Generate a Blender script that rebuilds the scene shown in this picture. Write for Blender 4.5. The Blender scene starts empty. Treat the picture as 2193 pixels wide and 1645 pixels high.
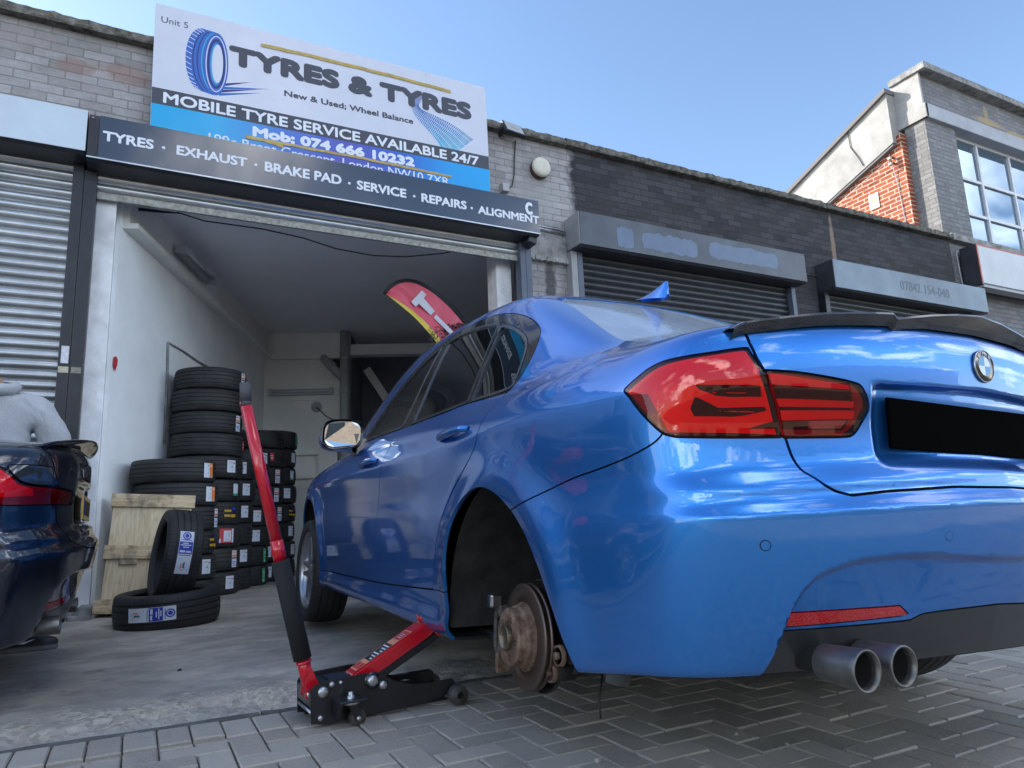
import bpy, bmesh, math, random
import numpy as np
from mathutils import Matrix, Vector
random.seed(7); np.random.seed(7)
SC = bpy.context.scene
COL = SC.collection
R = math.radians

# ------------------------------------------------------------------ camera
cam_d = bpy.data.cameras.new('camera'); cam = bpy.data.objects.new('camera', cam_d); COL.objects.link(cam)
cam_d.sensor_width = 36.0; cam_d.lens = 36.0 * 1520.0 / 2193.0
cam_d.clip_start = 0.05; cam_d.clip_end = 2000
CR = np.array([[0.88624425, 0.4603429, -0.05153192], [-0.46135375, 0.8672267, -0.18727137], [-0.04151919, 0.18974262, 0.9809556]])
M = Matrix(((CR[0][0], CR[0][2], -CR[0][1], 0), (CR[1][0], CR[1][2], -CR[1][1], 0), (CR[2][0], CR[2][2], -CR[2][1], 0.66), (0, 0, 0, 1)))
cam.matrix_world = M
SC.camera = cam

# ------------------------------------------------------------------ world, sun, exposure
SUN = Vector((-0.62, 0.62, 0.46)).normalized()
world = bpy.data.worlds.new('World'); SC.world = world; world.use_nodes = True
wt = world.node_tree; wn = wt.nodes; wl = wt.links
for n in list(wn): wn.remove(n)
wo = wn.new('ShaderNodeOutputWorld'); bg = wn.new('ShaderNodeBackground')
sky = wn.new('ShaderNodeTexSky'); sky.sky_type = 'NISHITA'; sky.sun_disc = False
sky.sun_elevation = math.asin(SUN.z); sky.sun_rotation = math.atan2(SUN.x, SUN.y)
sky.air_density = 1.0; sky.dust_density = 0.6; sky.ozone_density = 2.2; sky.altitude = 50
bg.inputs['Strength'].default_value = 0.15
# broken white cloud over the half of the sky behind the photographer
tc = wn.new('ShaderNodeTexCoord'); sep = wn.new('ShaderNodeSeparateXYZ'); wl.new(tc.outputs['Generated'], sep.inputs[0])
def wmath(op, a, b=None, c=None, clamp=False):
    n = wn.new('ShaderNodeMath'); n.operation = op; n.use_clamp = clamp
    for i, v in enumerate((a, b, c)):
        if v is None: continue
        if isinstance(v, (int, float)): n.inputs[i].default_value = v
        else: wl.new(v, n.inputs[i])
    return n.outputs[0]
zz = wmath('ADD', wmath('MAXIMUM', sep.outputs['Z'], 0.0), 0.30)
cx = wmath('DIVIDE', sep.outputs['X'], zz); cy = wmath('DIVIDE', sep.outputs['Y'], zz)
cmb = wn.new('ShaderNodeCombineXYZ'); wl.new(cx, cmb.inputs[0]); wl.new(cy, cmb.inputs[1])
no = wn.new('ShaderNodeTexNoise'); wl.new(cmb.outputs[0], no.inputs['Vector'])
no.inputs['Scale'].default_value = 1.9; no.inputs['Detail'].default_value = 8; no.inputs['Roughness'].default_value = 0.56; no.inputs['Distortion'].default_value = 0.5
mask = wmath('MULTIPLY_ADD', sep.outputs['Y'], -1.6, 0.10, True)
cl = wmath('MULTIPLY_ADD', wmath('SUBTRACT', no.outputs['Fac'], 0.525), 9.0, 0.0, True)
cl = wmath('MULTIPLY', cl, mask)
mix = wn.new('ShaderNodeMix'); mix.data_type = 'RGBA'
wl.new(cl, mix.inputs['Factor']); wl.new(sky.outputs[0], mix.inputs[6]); mix.inputs[7].default_value = (22, 22, 22.4, 1)
wl.new(mix.outputs[2], bg.inputs['Color']); wl.new(bg.outputs[0], wo.inputs['Surface'])

sun_d = bpy.data.lights.new('sun', 'SUN'); sun_d.energy = 3.5; sun_d.angle = R(0.53); sun_d.color = (1.0, 0.93, 0.84)
sun = bpy.data.objects.new('sun', sun_d); COL.objects.link(sun)
sun.rotation_euler = SUN.to_track_quat('Z', 'Y').to_euler()
SC.view_settings.view_transform = 'Standard'; SC.view_settings.look = 'None'
SC.view_settings.exposure = 1.1; SC.view_settings.gamma = 1.0; SC.view_settings.use_curve_mapping = False

# ------------------------------------------------------------------ helpers
def lin(c):
    c = c / 255.0
    return c / 12.92 if c <= 0.04045 else ((c + 0.055) / 1.055) ** 2.4
def rgb(r, g, b): return (lin(r), lin(g), lin(b), 1)
def tag(o, label=None, cat=None, group=None, kind=None):
    if label: o['label'] = label
    if cat: o['category'] = cat
    if group: o['group'] = group
    if kind: o['kind'] = kind
    return o
def empty(name, loc=(0, 0, 0), rz=0.0):
    o = bpy.data.objects.new(name, None); o.empty_display_size = .1; COL.objects.link(o)
    o.location = loc; o.rotation_euler = (0, 0, rz); return o
def link(name, me, mats=None, parent=None):
    o = bpy.data.objects.new(name, me); COL.objects.link(o)
    if mats:
        for m in (mats if isinstance(mats, (list, tuple)) else [mats]): me.materials.append(m)
    if parent: o.parent = parent
    return o
def copy_tree(o, parent=None):
    c = o.copy(); COL.objects.link(c)
    if parent: c.parent = parent
    for ch in o.children: copy_tree(ch, c)
    return c

class MB:
    """collects boxes, tubes, lathes ... into one mesh"""
    def __init__(s): s.bm = bmesh.new(); s.mi = 0
    def _fin(s, r, sm):
        for f in r:
            f.material_index = s.mi; f.smooth = sm
    def box(s, a, b, bevel=0.0, mat=None, seg=2):
        a = Vector(a); b = Vector(b)
        lo = Vector((min(a.x, b.x), min(a.y, b.y), min(a.z, b.z))); hi = Vector((max(a.x, b.x), max(a.y, b.y), max(a.z, b.z)))
        r = bmesh.ops.create_cube(s.bm, size=1.0)
        vs = r['verts']; c = (lo + hi) / 2; d = hi - lo
        for v in vs: v.co = Vector((v.co.x * d.x, v.co.y * d.y, v.co.z * d.z)) + c
        if bevel > 0:
            es = list({e for v in vs for e in v.link_edges})
            q = bmesh.ops.bevel(s.bm, geom=es, offset=min(bevel, min(d) * .45), segments=seg, affect='EDGES', profile=.5)
            vs = list({v for f in q['faces'] for v in f.verts} | {v for v in vs if v.is_valid})
        if mat is not None:
            for v in vs: v.co = mat @ v.co
        s._fin({f for v in vs for f in v.link_faces}, False)
        return vs
    def prism(s, pts, h0, h1, axis='z', bevel=0.0, mat=None, seg=2):
        """polygon extruded; pts 2D; axis = extrusion axis"""
        def P(p, h):
            return {'z': (p[0], p[1], h), 'y': (p[0], h, p[1]), 'x': (h, p[0], p[1])}[axis]
        a = [s.bm.verts.new(P(p, h0)) for p in pts]; b = [s.bm.verts.new(P(p, h1)) for p in pts]
        n = len(pts); fs = [s.bm.faces.new(a), s.bm.faces.new(b[::-1])]
        for i in range(n): fs.append(s.bm.faces.new((a[i], b[i], b[(i + 1) % n], a[(i + 1) % n])))
        vs = a + b
        bmesh.ops.recalc_face_normals(s.bm, faces=fs)
        if bevel > 0:
            es = list({e for f in fs[:2] for e in f.edges})
            q = bmesh.ops.bevel(s.bm, geom=es, offset=bevel, segments=seg, affect='EDGES')
            vs = list({v for f in q['faces'] for v in f.verts} | {v for v in vs if v.is_valid})
        if mat is not None:
            for v in vs: v.co = mat @ v.co
        s._fin({f for v in vs for f in v.link_faces}, False)
        return vs
    def tube(s, pts, r, n=12, caps=True, smooth=True):
        pts = [Vector(p) for p in pts]; rs = r if isinstance(r, (list, tuple)) else [r] * len(pts)
        rings = []; t0 = None
        for i, p in enumerate(pts):
            t = (pts[min(i + 1, len(pts) - 1)] - pts[max(i - 1, 0)]).normalized()
            if t0 is None:
                u = t.orthogonal().normalized()
            else:
                u = (u - t * u.dot(t)).normalized()
            t0 = t; w = t.cross(u)
            rings.append([s.bm.verts.new(p + (u * math.cos(2 * math.pi * k / n) + w * math.sin(2 * math.pi * k / n)) * rs[i]) for k in range(n)])
        fs = []
        for a, b in zip(rings, rings[1:]):
            for k in range(n): fs.append(s.bm.faces.new((a[k], a[(k + 1) % n], b[(k + 1) % n], b[k])))
        s._fin(fs, smooth)
        if caps:
            cf = [s.bm.faces.new(rings[0][::-1]), s.bm.faces.new(rings[-1])]; s._fin(cf, False)
        return [v for q in rings for v in q]
    def lathe(s, prof, n=48, mat=None, smooth=True, closed=False, arc=2 * math.pi):
        """profile [(r,z)] turned about z"""
        full = abs(arc - 2 * math.pi) < 1e-6; m = n if full else n + 1
        rings = []
        for (r, z) in prof:
            rings.append([s.bm.verts.new((r * math.cos(arc * k / n), r * math.sin(arc * k / n), z)) for k in range(m)])
        fs = []; pr = list(zip(rings, rings[1:])) + ([(rings[-1], rings[0])] if closed else [])
        for a, b in pr:
            for k in range(n):
                fs.append(s.bm.faces.new((a[k], a[(k + 1) % m], b[(k + 1) % m], b[k])))
        s._fin(fs, smooth)
        vs = [v for q in rings for v in q]
        if mat is not None:
            for v in vs: v.co = mat @ v.co
        return vs
    def grid(s, P, smooth=True):
        """P[i][j] points"""
        V = [[s.bm.verts.new(p) for p in row] for row in P]; fs = []
        for i in range(len(V) - 1):
            for j in range(len(V[0]) - 1): fs.append(s.bm.faces.new((V[i][j], V[i + 1][j], V[i + 1][j + 1], V[i][j + 1])))
        s._fin(fs, smooth)
        return V
    def face(s, pts):
        f = s.bm.faces.new([s.bm.verts.new(p) for p in pts]); s._fin([f], False); return f
    def build(s, name, mats=None, parent=None, loc=None, recalc=False):
        if recalc: bmesh.ops.recalc_face_normals(s.bm, faces=s.bm.faces[:])
        me = bpy.data.meshes.new(name); s.bm.to_mesh(me); s.bm.free()
        o = link(name, me, mats, parent)
        if loc: o.location = loc
        return o

def text_mesh(body, x0, z0, x1, z1, bold=0.0, thick=0.002, spacing=1.0, shear=0.0):
    """lettering as a mesh lying in XZ, facing -Y, filling the box x0..x1, z0..z1 (front at y=-thick)"""
    cu = bpy.data.curves.new('lettering', 'FONT'); cu.body = body; cu.extrude = .5; cu.space_character = spacing; cu.shear = shear
    cu.resolution_u = 4
    ob = bpy.data.objects.new('lettering', cu); COL.objects.link(ob)
    dg = bpy.context.evaluated_depsgraph_get(); dg.update()
    me = bpy.data.meshes.new_from_object(ob.evaluated_get(dg))
    bpy.data.objects.remove(ob); bpy.data.curves.remove(cu)
    n = len(me.vertices); co = np.empty(n * 3, np.float32); me.vertices.foreach_get('co', co); co = co.reshape(-1, 3)
    lo = co.min(0); hi = co.max(0)
    u = (co[:, 0] - lo[0]) / (hi[0] - lo[0]); v = (co[:, 1] - lo[1]) / (hi[1] - lo[1]); w = (co[:, 2] - lo[2]) / max(hi[2] - lo[2], 1e-9)
    H = z1 - z0; r = bold * H * 1.35     # heavier weights: the strokes swollen by a ring of copies
    out = np.stack([x0 + r + u * (x1 - x0 - 2 * r), -w * thick, z0 + r + v * (H - 2 * r)], 1).astype(np.float32)
    me.vertices.foreach_set('co', out.ravel()); me.update(); me.materials.clear()
    if r <= 0: return me
    bm = bmesh.new(); k = 8
    for i in range(k + 1):
        a = 2 * math.pi * i / k; rr = r if i < k else 0
        o2 = out + np.array([rr * math.cos(a), -.00006 * i, rr * math.sin(a)], np.float32)
        me.vertices.foreach_set('co', o2.ravel()); bm.from_mesh(me)
    m2 = bpy.data.meshes.new('lettering'); bm.to_mesh(m2); bm.free(); bpy.data.meshes.remove(me)
    return m2
def join_meshes(name, mes):
    bm = bmesh.new()
    for m in mes: bm.from_mesh(m)
    me = bpy.data.meshes.new(name); bm.to_mesh(me); bm.free()
    return me

# ------------------------------------------------------------------ materials
def new_mat(name):
    m = bpy.data.materials.new(name); m.use_nodes = True; nt = m.node_tree
    return m, nt, nt.nodes['Principled BSDF']
class NT:
    def __init__(s, nt): s.nt = nt; s.n = nt.nodes; s.l = nt.links
    def node(s, t, **kw):
        n = s.n.new(t)
        for k, v in kw.items():
            if hasattr(n, k) and k not in n.inputs: setattr(n, k, v)
            else: s.set(n, k, v)
        return n
    def set(s, n, k, v):
        if isinstance(v, bpy.types.NodeSocket): s.l.new(v, n.inputs[k])
        else: n.inputs[k].default_value = v
    def coord(s): return s.n.new('ShaderNodeTexCoord').outputs['Object']
    def noise(s, vec, scale, detail=4, rough=.55, dist=0.0, out='Fac'):
        n = s.n.new('ShaderNodeTexNoise'); s.l.new(vec, n.inputs['Vector'])
        n.inputs['Scale'].default_value = scale; n.inputs['Detail'].default_value = detail; n.inputs['Roughness'].default_value = rough; n.inputs['Distortion'].default_value = dist
        return n.outputs[out]
    def ramp(s, fac, stops, interp='LINEAR'):
        n = s.n.new('ShaderNodeValToRGB'); s.l.new(fac, n.inputs[0]); e = n.color_ramp.elements; n.color_ramp.interpolation = interp
        while len(e) < len(stops): e.new(.5)
        for q, (p, c) in zip(e, stops): q.position = p; q.color = c if len(c) == 4 else (*c, 1)
        return n.outputs[0]
    def mapping(s, vec, scale=(1, 1, 1), loc=(0, 0, 0), rot=(0, 0, 0)):
        n = s.n.new('ShaderNodeMapping'); s.l.new(vec, n.inputs[0])
        n.inputs['Scale'].default_value = scale; n.inputs['Location'].default_value = loc; n.inputs['Rotation'].default_value = rot
        return n.outputs[0]
    def mix(s, fac, a, b, blend='MIX'):
        n = s.n.new('ShaderNodeMix'); n.data_type = 'RGBA'; n.blend_type = blend
        for i, v in ((0, fac), (6, a), (7, b)):
            if isinstance(v, bpy.types.NodeSocket): s.l.new(v, n.inputs[i])
            else: n.inputs[i].default_value = v
        return n.outputs[2]
    def math(s, op, a, b=None, c=None, clamp=False):
        n = s.n.new('ShaderNodeMath'); n.operation = op; n.use_clamp = clamp
        for i, v in enumerate((a, b, c)):
            if v is None: continue
            if isinstance(v, bpy.types.NodeSocket): s.l.new(v, n.inputs[i])
            else: n.inputs[i].default_value = v
        return n.outputs[0]
    def bump(s, h, strength=.3, dist=.01, nrm=None):
        n = s.n.new('ShaderNodeBump'); s.l.new(h, n.inputs['Height']); n.inputs['Strength'].default_value = strength; n.inputs['Distance'].default_value = dist
        if nrm is not None: s.l.new(nrm, n.inputs['Normal'])
        return n.outputs[0]
def mat(name, col, rough=.5, metal=0.0, coat=0.0, var=0.0, vscale=8, bump=0.0, bscale=60, spec=.5, coat_rough=.03, rvar=0.0, emit=None):
    m, nt, p = new_mat(name); N = NT(nt)
    p.inputs['Roughness'].default_value = rough; p.inputs['Metallic'].default_value = metal
    p.inputs['Coat Weight'].default_value = coat; p.inputs['Coat Roughness'].default_value = coat_rough; p.inputs['Specular IOR Level'].default_value = spec
    p.inputs['Base Color'].default_value = col
    c = None
    if var or bump or rvar: c = N.coord()
    if var:
        f = N.noise(c, vscale, 6, .6)
        lo = tuple(x * (1 - var) for x in col[:3]) + (1,); hi = tuple(min(1, x * (1 + var)) for x in col[:3]) + (1,)
        N.set(p, 'Base Color', N.ramp(f, [(.3, lo), (.7, hi)]))
    if rvar:
        f2 = N.noise(c, vscale * 2.3, 5, .6)
        N.set(p, 'Roughness', N.math('MULTIPLY_ADD', f2, 2 * rvar, rough - rvar, True))
    if bump: N.set(p, 'Normal', N.bump(N.noise(c, bscale, 4, .6), bump, .01))
    if emit:
        p.inputs['Emission Color'].default_value = col; p.inputs['Emission Strength'].default_value = emit
    return m

def brick_mat(name, c1, c2, mortar, plane='xz', bump=.5, dirt=.35, bw=.225, bh=.075, ms=.006, dark=None, stains=None, rough=.85, paintover=0.0):
    """bricks laid in the xz or yz plane. dark=(x, width, c1, c2, mortar): the wall is painted a second colour beyond x"""
    m, nt, p = new_mat(name); N = NT(nt); c = N.coord()
    s = N.node('ShaderNodeSeparateXYZ'); N.l.new(c, s.inputs[0]); k = N.node('ShaderNodeCombineXYZ')
    N.l.new(s.outputs['X' if plane[0] == 'x' else 'Y'], k.inputs[0]); N.l.new(s.outputs['Z'], k.inputs[1])
    # a slightly wandering course line
    wob = N.noise(c, 3.0, 2, .5, out='Color'); wv = N.node('ShaderNodeVectorMath', operation='SCALE'); N.l.new(wob, wv.inputs[0]); wv.inputs['Scale'].default_value = .012
    wa = N.node('ShaderNodeVectorMath', operation='ADD'); N.l.new(k.outputs[0], wa.inputs[0]); N.l.new(wv.outputs[0], wa.inputs[1]); kv = wa.outputs[0]
    def bricks(a, b, mo):
        t = N.node('ShaderNodeTexBrick'); N.l.new(kv, t.inputs['Vector'])
        t.inputs['Color1'].default_value = a; t.inputs['Color2'].default_value = b; t.inputs['Mortar'].default_value = mo
        t.inputs['Scale'].default_value = 1.0; t.inputs['Brick Width'].default_value = bw; t.inputs['Row Height'].default_value = bh
        t.inputs['Mortar Size'].default_value = ms; t.inputs['Mortar Smooth'].default_value = .3; t.inputs['Bias'].default_value = 0.0
        return t
    t = bricks(c1, c2, mortar); col = t.outputs['Color']
    n1 = N.noise(c, 2.2, 6, .65); n2 = N.noise(c, 38, 5, .7)
    streak = N.noise(N.mapping(c, (1, 1, 9) if plane[0] == 'x' else (1, 1, 9)), 9, 5, .7)
    if dark:
        t2 = bricks(dark[2], dark[3], dark[4])
        edge = N.math('ADD', s.outputs['X'], N.math('MULTIPLY_ADD', N.noise(c, 7, 4, .6), .35, -.17))
        f = N.math('MULTIPLY_ADD', edge, 1 / dark[1], -dark[0] / dark[1], True)
        wear = N.ramp(N.noise(c, 11, 6, .7), [(.64, (1, 1, 1)), (.74, (0, 0, 0))])
        col = N.mix(N.math('MULTIPLY', f, N.math('MULTIPLY_ADD', wear, .3, .7)), col, t2.outputs['Color'])
    col = N.mix(N.math('MULTIPLY', N.ramp(n1, [(.35, (1, 1, 1)), (.62, (0, 0, 0))]), dirt), col, (.07, .065, .06, 1), 'MIX')
    col = N.mix(N.math('MULTIPLY', N.ramp(n2, [(.4, (0, 0, 0)), (.75, (1, 1, 1))]), .45), col, N.mix(1.0, col, (1.45, 1.42, 1.4, 1), 'MULTIPLY'))
    col = N.mix(N.math('MULTIPLY', N.ramp(streak, [(.45, (0, 0, 0)), (.7, (1, 1, 1))]), .4), col, N.mix(1.0, col, (.62, .62, .64, 1), 'MULTIPLY'))
    for (sx, sz, sw, sh, scol, amt) in (stains or []):
        dx = N.math('DIVIDE', N.math('SUBTRACT', s.outputs['X' if plane[0] == 'x' else 'Y'], sx), sw); dz = N.math('DIVIDE', N.math('SUBTRACT', s.outputs['Z'], sz), sh)
        r = N.math('SQRT', N.math('ADD', N.math('MULTIPLY', dx, dx), N.math('MULTIPLY', dz, dz)))
        r = N.math('ADD', r, N.math('MULTIPLY_ADD', N.noise(c, 9, 5, .65), 1.2, -.6))
        col = N.mix(N.math('MULTIPLY', N.ramp(r, [(.6, (1, 1, 1)), (1.0, (0, 0, 0))]), amt), col, scol)
    N.set(p, 'Base Color', col); p.inputs['Roughness'].default_value = rough; p.inputs['Specular IOR Level'].default_value = .3
    h = N.math('ADD', N.math('MULTIPLY', t.outputs['Fac'], -1.0), N.math('ADD', N.math('MULTIPLY', n2, .55), N.math('MULTIPLY', streak, .5)))
    N.set(p, 'Normal', N.bump(h, bump, .008))
    return m

# ------------------------------------------------------------------ shared materials
M_ = {}
M_['brick'] = brick_mat('painted_brick', (.42, .41, .42, 1), (.31, .30, .30, 1), (.25, .245, .24, 1),
    dark=(4.02, .12, (.030, .031, .038, 1), (.066, .067, .078, 1), (.030, .030, .036, 1)), bump=.55,
    stains=[(-.25, 4.42, .24, .10, (.26, .13, .10, 1), .5), (-.62, 4.40, .16, .09, (.26, .13, .10, 1), .45), (-.95, 4.55, .3, .12, (.30, .24, .22, 1), .3), (8.35, 4.2, .05, .55, (.30, .22, .17, 1), .8),
            (3.62, 4.1, .35, .3, (.36, .36, .37, 1), .5), (3.75, 3.0, .08, .5, (.05, .05, .055, 1), .8)])
M_['brick_grey'] = brick_mat('grey_painted_brick', (.27, .275, .29, 1), (.20, .205, .22, 1), (.17, .17, .18, 1), dirt=.2, bump=.8,
    stains=[(13.05, 7.25, .55, .07, (.42, .33, .20, 1), .9), (13.0, 7.42, .07, .16, (.42, .33, .20, 1), .8), (14.0, 7.18, .5, .08, (.42, .33, .20, 1), .9)])
M_['brick_grey_side'] = brick_mat('grey_painted_brick_side', (.27, .27, .27, 1), (.19, .19, .19, 1), (.17, .17, .165, 1), plane='yz', dirt=.15, bump=.9)
M_['brick_red'] = brick_mat('red_brick', (.40, .105, .045, 1), (.27, .06, .03, 1), (.50, .42, .34, 1), plane='yz', dirt=.12, bump=.5, ms=.010)
M_['stone'] = mat('weathered_concrete', (.26, .26, .255, 1), .9, var=.55, vscale=7, bump=.6, bscale=45)
M_['coping'] = mat('lichened_coping', (.13, .122, .105, 1), .95, var=.75, vscale=16, bump=1.0, bscale=38)
M_['render'] = mat('grey_cement_render', (.36, .355, .34, 1), .85, var=.22, vscale=3, bump=.35, bscale=14)
M_['band'] = mat('painted_concrete_band', (.40, .42, .47, 1), .8, var=.12, vscale=4, bump=.2)
M_['soffit'] = mat('soffit', (.16, .16, .165, 1), .8)
M_['dark_paint'] = mat('dark_grey_paint', (.035, .037, .045, 1), .42, var=.3, vscale=5, rvar=.12)
M_['black_paint'] = mat('black_post_paint', (.012, .013, .018, 1), .38, var=.4, vscale=9, bump=.1, rvar=.15)
M_['blue_steel'] = mat('grey_blue_post_paint', (.075, .095, .135, 1), .4, var=.2, vscale=6)
M_['box_grey'] = mat('weathered_grey_housing', (.060, .075, .095, 1), .36, var=.35, vscale=2.5, rvar=.15)
M_['box_light'] = mat('pale_end_plate', (.30, .30, .31, 1), .5, var=.15, vscale=5)
M_['fascia'] = mat('gloss_navy_fascia', (.022, .030, .052, 1), .16, spec=.8, coat=.6, rvar=.05, vscale=1.5)
M_['silver'] = mat('brushed_silver_housing', (.50, .56, .60, 1), .42, metal=.6, var=.06, vscale=3)
M_['galv'] = mat('galvanised_slats', (.50, .52, .53, 1), .33, metal=.9, var=.15, vscale=5, rvar=.1)
M_['galv_bar'] = mat('dirty_galvanised_bar', (.34, .34, .31, 1), .55, metal=.4, var=.4, vscale=30, bump=.2)
M_['dark_slat'] = mat('black_slats', (.030, .034, .042, 1), .38, metal=.2, var=.3, vscale=8, rvar=.12)
M_['white_wall'] = mat('white_painted_wall', (.87, .885, .89, 1), .7, var=.07, vscale=2.2, bump=.15, bscale=9)
M_['jamb'] = mat('rough_white_plaster', (.76, .765, .77, 1), .8, var=.18, vscale=6, bump=.6, bscale=14)
M_['ceil'] = mat('grey_ceiling', (.82, .82, .85, 1), .8, var=.06, vscale=1.2)
M_['back_wall'] = mat('dull_cream_wall', (.80, .805, .76, 1), .75, var=.08, vscale=2)
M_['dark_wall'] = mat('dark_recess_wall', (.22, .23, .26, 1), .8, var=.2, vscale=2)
M_['white'] = mat('white_lettering', (.72, .76, .84, 1), .45)
M_['grey_ink'] = mat('dark_grey_ink', (.048, .053, .075, 1), .45)
M_['plastic_grey'] = mat('grey_plastic', (.36, .37, .38, 1), .5)
M_['plastic_white'] = mat('cream_plastic', (.62, .60, .50, 1), .45, var=.1)
M_['black'] = mat('black_plastic', (.012, .012, .013, 1), .5)
M_['cable'] = mat('black_cable', (.012, .012, .014, 1), .6)
M_['steel'] = mat('bare_steel', (.45, .45, .46, 1), .32, metal=1.0)

def adopt(o, par):
    o.parent = par
    o.matrix_parent_inverse = (Matrix.Translation(par.location) @ par.rotation_euler.to_matrix().to_4x4()).inverted()
    return o

# ------------------------------------------------------------------ ground
def vnoise(x, y, seed=0):
    xi = np.floor(x).astype(np.int64); yi = np.floor(y).astype(np.int64); fx = x - xi; fy = y - yi
    def h(a, b):
        n = (a * 374761393 + b * 668265263 + seed * 2147483) & 0xffffffff
        n = ((n ^ (n >> 13)) * 1274126177) & 0xffffffff
        return ((n ^ (n >> 16)) & 0xffff) / 65535.0
    u = fx * fx * (3 - 2 * fx); v = fy * fy * (3 - 2 * fy)
    return (h(xi, yi) * (1 - u) + h(xi + 1, yi) * u) * (1 - v) + (h(xi, yi + 1) * (1 - u) + h(xi + 1, yi + 1) * u) * v
def fbm(x, y, o=4, seed=0):
    r = 0; a = .5
    for i in range(o):
        r = r + a * vnoise(x * 2 ** i, y * 2 ** i, seed + i * 17); a *= .5
    return r
def gz(y):
    """height of the yard: it climbs gently to the doorway, then a level slab inside"""
    y = np.asarray(y, float)
    base = .02 * (np.clip(y, -6, 5.75) - 2)
    t = np.clip((y - 5.75) / .4, 0, 1)
    return base + (.12 - .075) * t * t * (3 - 2 * t)
def kerb_y(x): return 2.86 + .025 * np.sin(np.asarray(x) * 1.1 + 1.0) - .03 * (np.asarray(x) > .3)
def axis(spec):
    out = []
    for a, b, st in spec: out += list(np.arange(a, b, st))
    return np.array(out + [spec[-1][1]])
gx = axis([(-160, -20, 20), (-20, -2.4, 1.1), (-2.4, 2.6, .022), (2.6, 6, .12), (6, 20, 1.0), (20, 160, 20)])
gy = axis([(-160, -20, 20), (-20, -2, 1.5), (-2, 2.6, .2), (2.6, 4.4, .018), (4.4, 6.4, .04), (6.4, 12, .5), (12, 160, 20)])
X, Y = np.meshgrid(gx, gy, indexing='ij')
Z = gz(Y)
near = (np.abs(X) < 6) & (Y < 6.4)
pave = np.clip((kerb_y(X) - Y) / .02, 0, 1)
Z = Z - .016 * pave
# broken strip of concrete along the paving edge, with potholes
d = Y - kerb_y(X)
rag = .34 + .55 * (fbm(X * 1.6, Y * 1.6, 3, 5) - .5) + .12 * np.sin(X * 2.3)
strip = np.clip((rag - d) / .05, 0, 1) * np.clip(d / .02, 0, 1) * (X > -3) * (X < 4)
rough_h = (fbm(X * 14, Y * 14, 4, 9) - .45) * .055 + (fbm(X * 48, Y * 48, 2, 3) - .4) * .016
Z = Z + strip * (rough_h - .014)
for (px_, py_, pr, pd) in ((.43, 3.10, .11, .035), (.22, 3.0, .06, .02), (.30, 3.95, .12, .010), (.55, 3.52, .12, .012), (1.35, 3.25, .35, .02), (.95, 3.35, .2, .015)):
    rr = np.hypot(X - px_, (Y - py_) * 1.2) + .08 * (fbm(X * 9, Y * 9, 3, 31) - .5)
    k = np.clip(1 - rr / pr, 0, 1); k = k * k * (3 - 2 * k)
    Z = Z - pd * np.minimum(1, k * 2.2) + (k > 0) * np.minimum(1, k * 2) * (fbm(X * 30, Y * 30, 3, 7) - .45) * .022
smooth_c = np.clip(d / .3, 0, 1) * (Y < 6)
Z = Z + smooth_c * (fbm(X * 1.7, Y * 1.7, 4, 13) - .47) * .02 * np.clip((6 - Y), 0, 1) * np.clip(1 - (np.abs(X) - 5) / 2, 0, 1)
def grid_mesh(name, X, Y, Z, m, smooth=True):
    nx, ny = X.shape; v = np.stack([X, Y, Z], -1).reshape(-1, 3)
    idx = np.arange(nx * ny).reshape(nx, ny)
    q = np.stack([idx[:-1, :-1], idx[1:, :-1], idx[1:, 1:], idx[:-1, 1:]], -1).reshape(-1, 4)
    me = bpy.data.meshes.new(name); me.from_pydata(v, [], q.tolist()); me.polygons.foreach_set('use_smooth', [smooth] * len(q))
    return link(name, me, m)
gm, gnt, gp = new_mat('yard_concrete'); N = NT(gnt); c = N.coord()
sx = N.node('ShaderNodeSeparateXYZ'); N.l.new(c, sx.inputs[0])
n1 = N.noise(c, 1.6, 8, .62, .3); n2 = N.noise(c, 14, 6, .65); n3 = N.noise(c, 160, 3, .6); n4 = N.noise(N.mapping(c, (1.5, 2.3, 1)), 1.6, 7, .68)
con = N.ramp(n1, [(.28, (.29, .262, .222)), (.5, (.46, .42, .36)), (.72, (.59, .54, .46))])
con = N.mix(N.math('MULTIPLY', N.ramp(n4, [(.42, (1, 1, 1)), (.62, (0, 0, 0))]), .55), con, (.17, .163, .155, 1))
con = N.mix(N.math('MULTIPLY', N.ramp(n3, [(.55, (0, 0, 0)), (.72, (1, 1, 1))]), .35), con, (.58, .55, .49, 1))
oil = N.ramp(N.noise(c, 5.5, 5, .6), [(.60, (0, 0, 0)), (.70, (1, 1, 1))])
con = N.mix(N.math('MULTIPLY', oil, .5), con, (.09, .086, .08, 1))
agg = N.ramp(N.node('ShaderNodeTexVoronoi', Vector=c, Scale=55.0).outputs['Color'], [(.0, (.26, .22, .17)), (.5, (.54, .475, .38)), (1, (.78, .70, .58))])
kb = N.math('ADD', sx.outputs['Y'], N.math('MULTIPLY_ADD', N.noise(c, 3.2, 5, .65), .9, -.45))
fs = N.math('MULTIPLY', N.math('MULTIPLY_ADD', kb, -10, 10 * 3.36, True), N.math('MULTIPLY_ADD', N.noise(c, 5, 4, .6), 3, -.9, True))
con = N.mix(N.math('MULTIPLY', fs, .85), con, agg)
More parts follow.
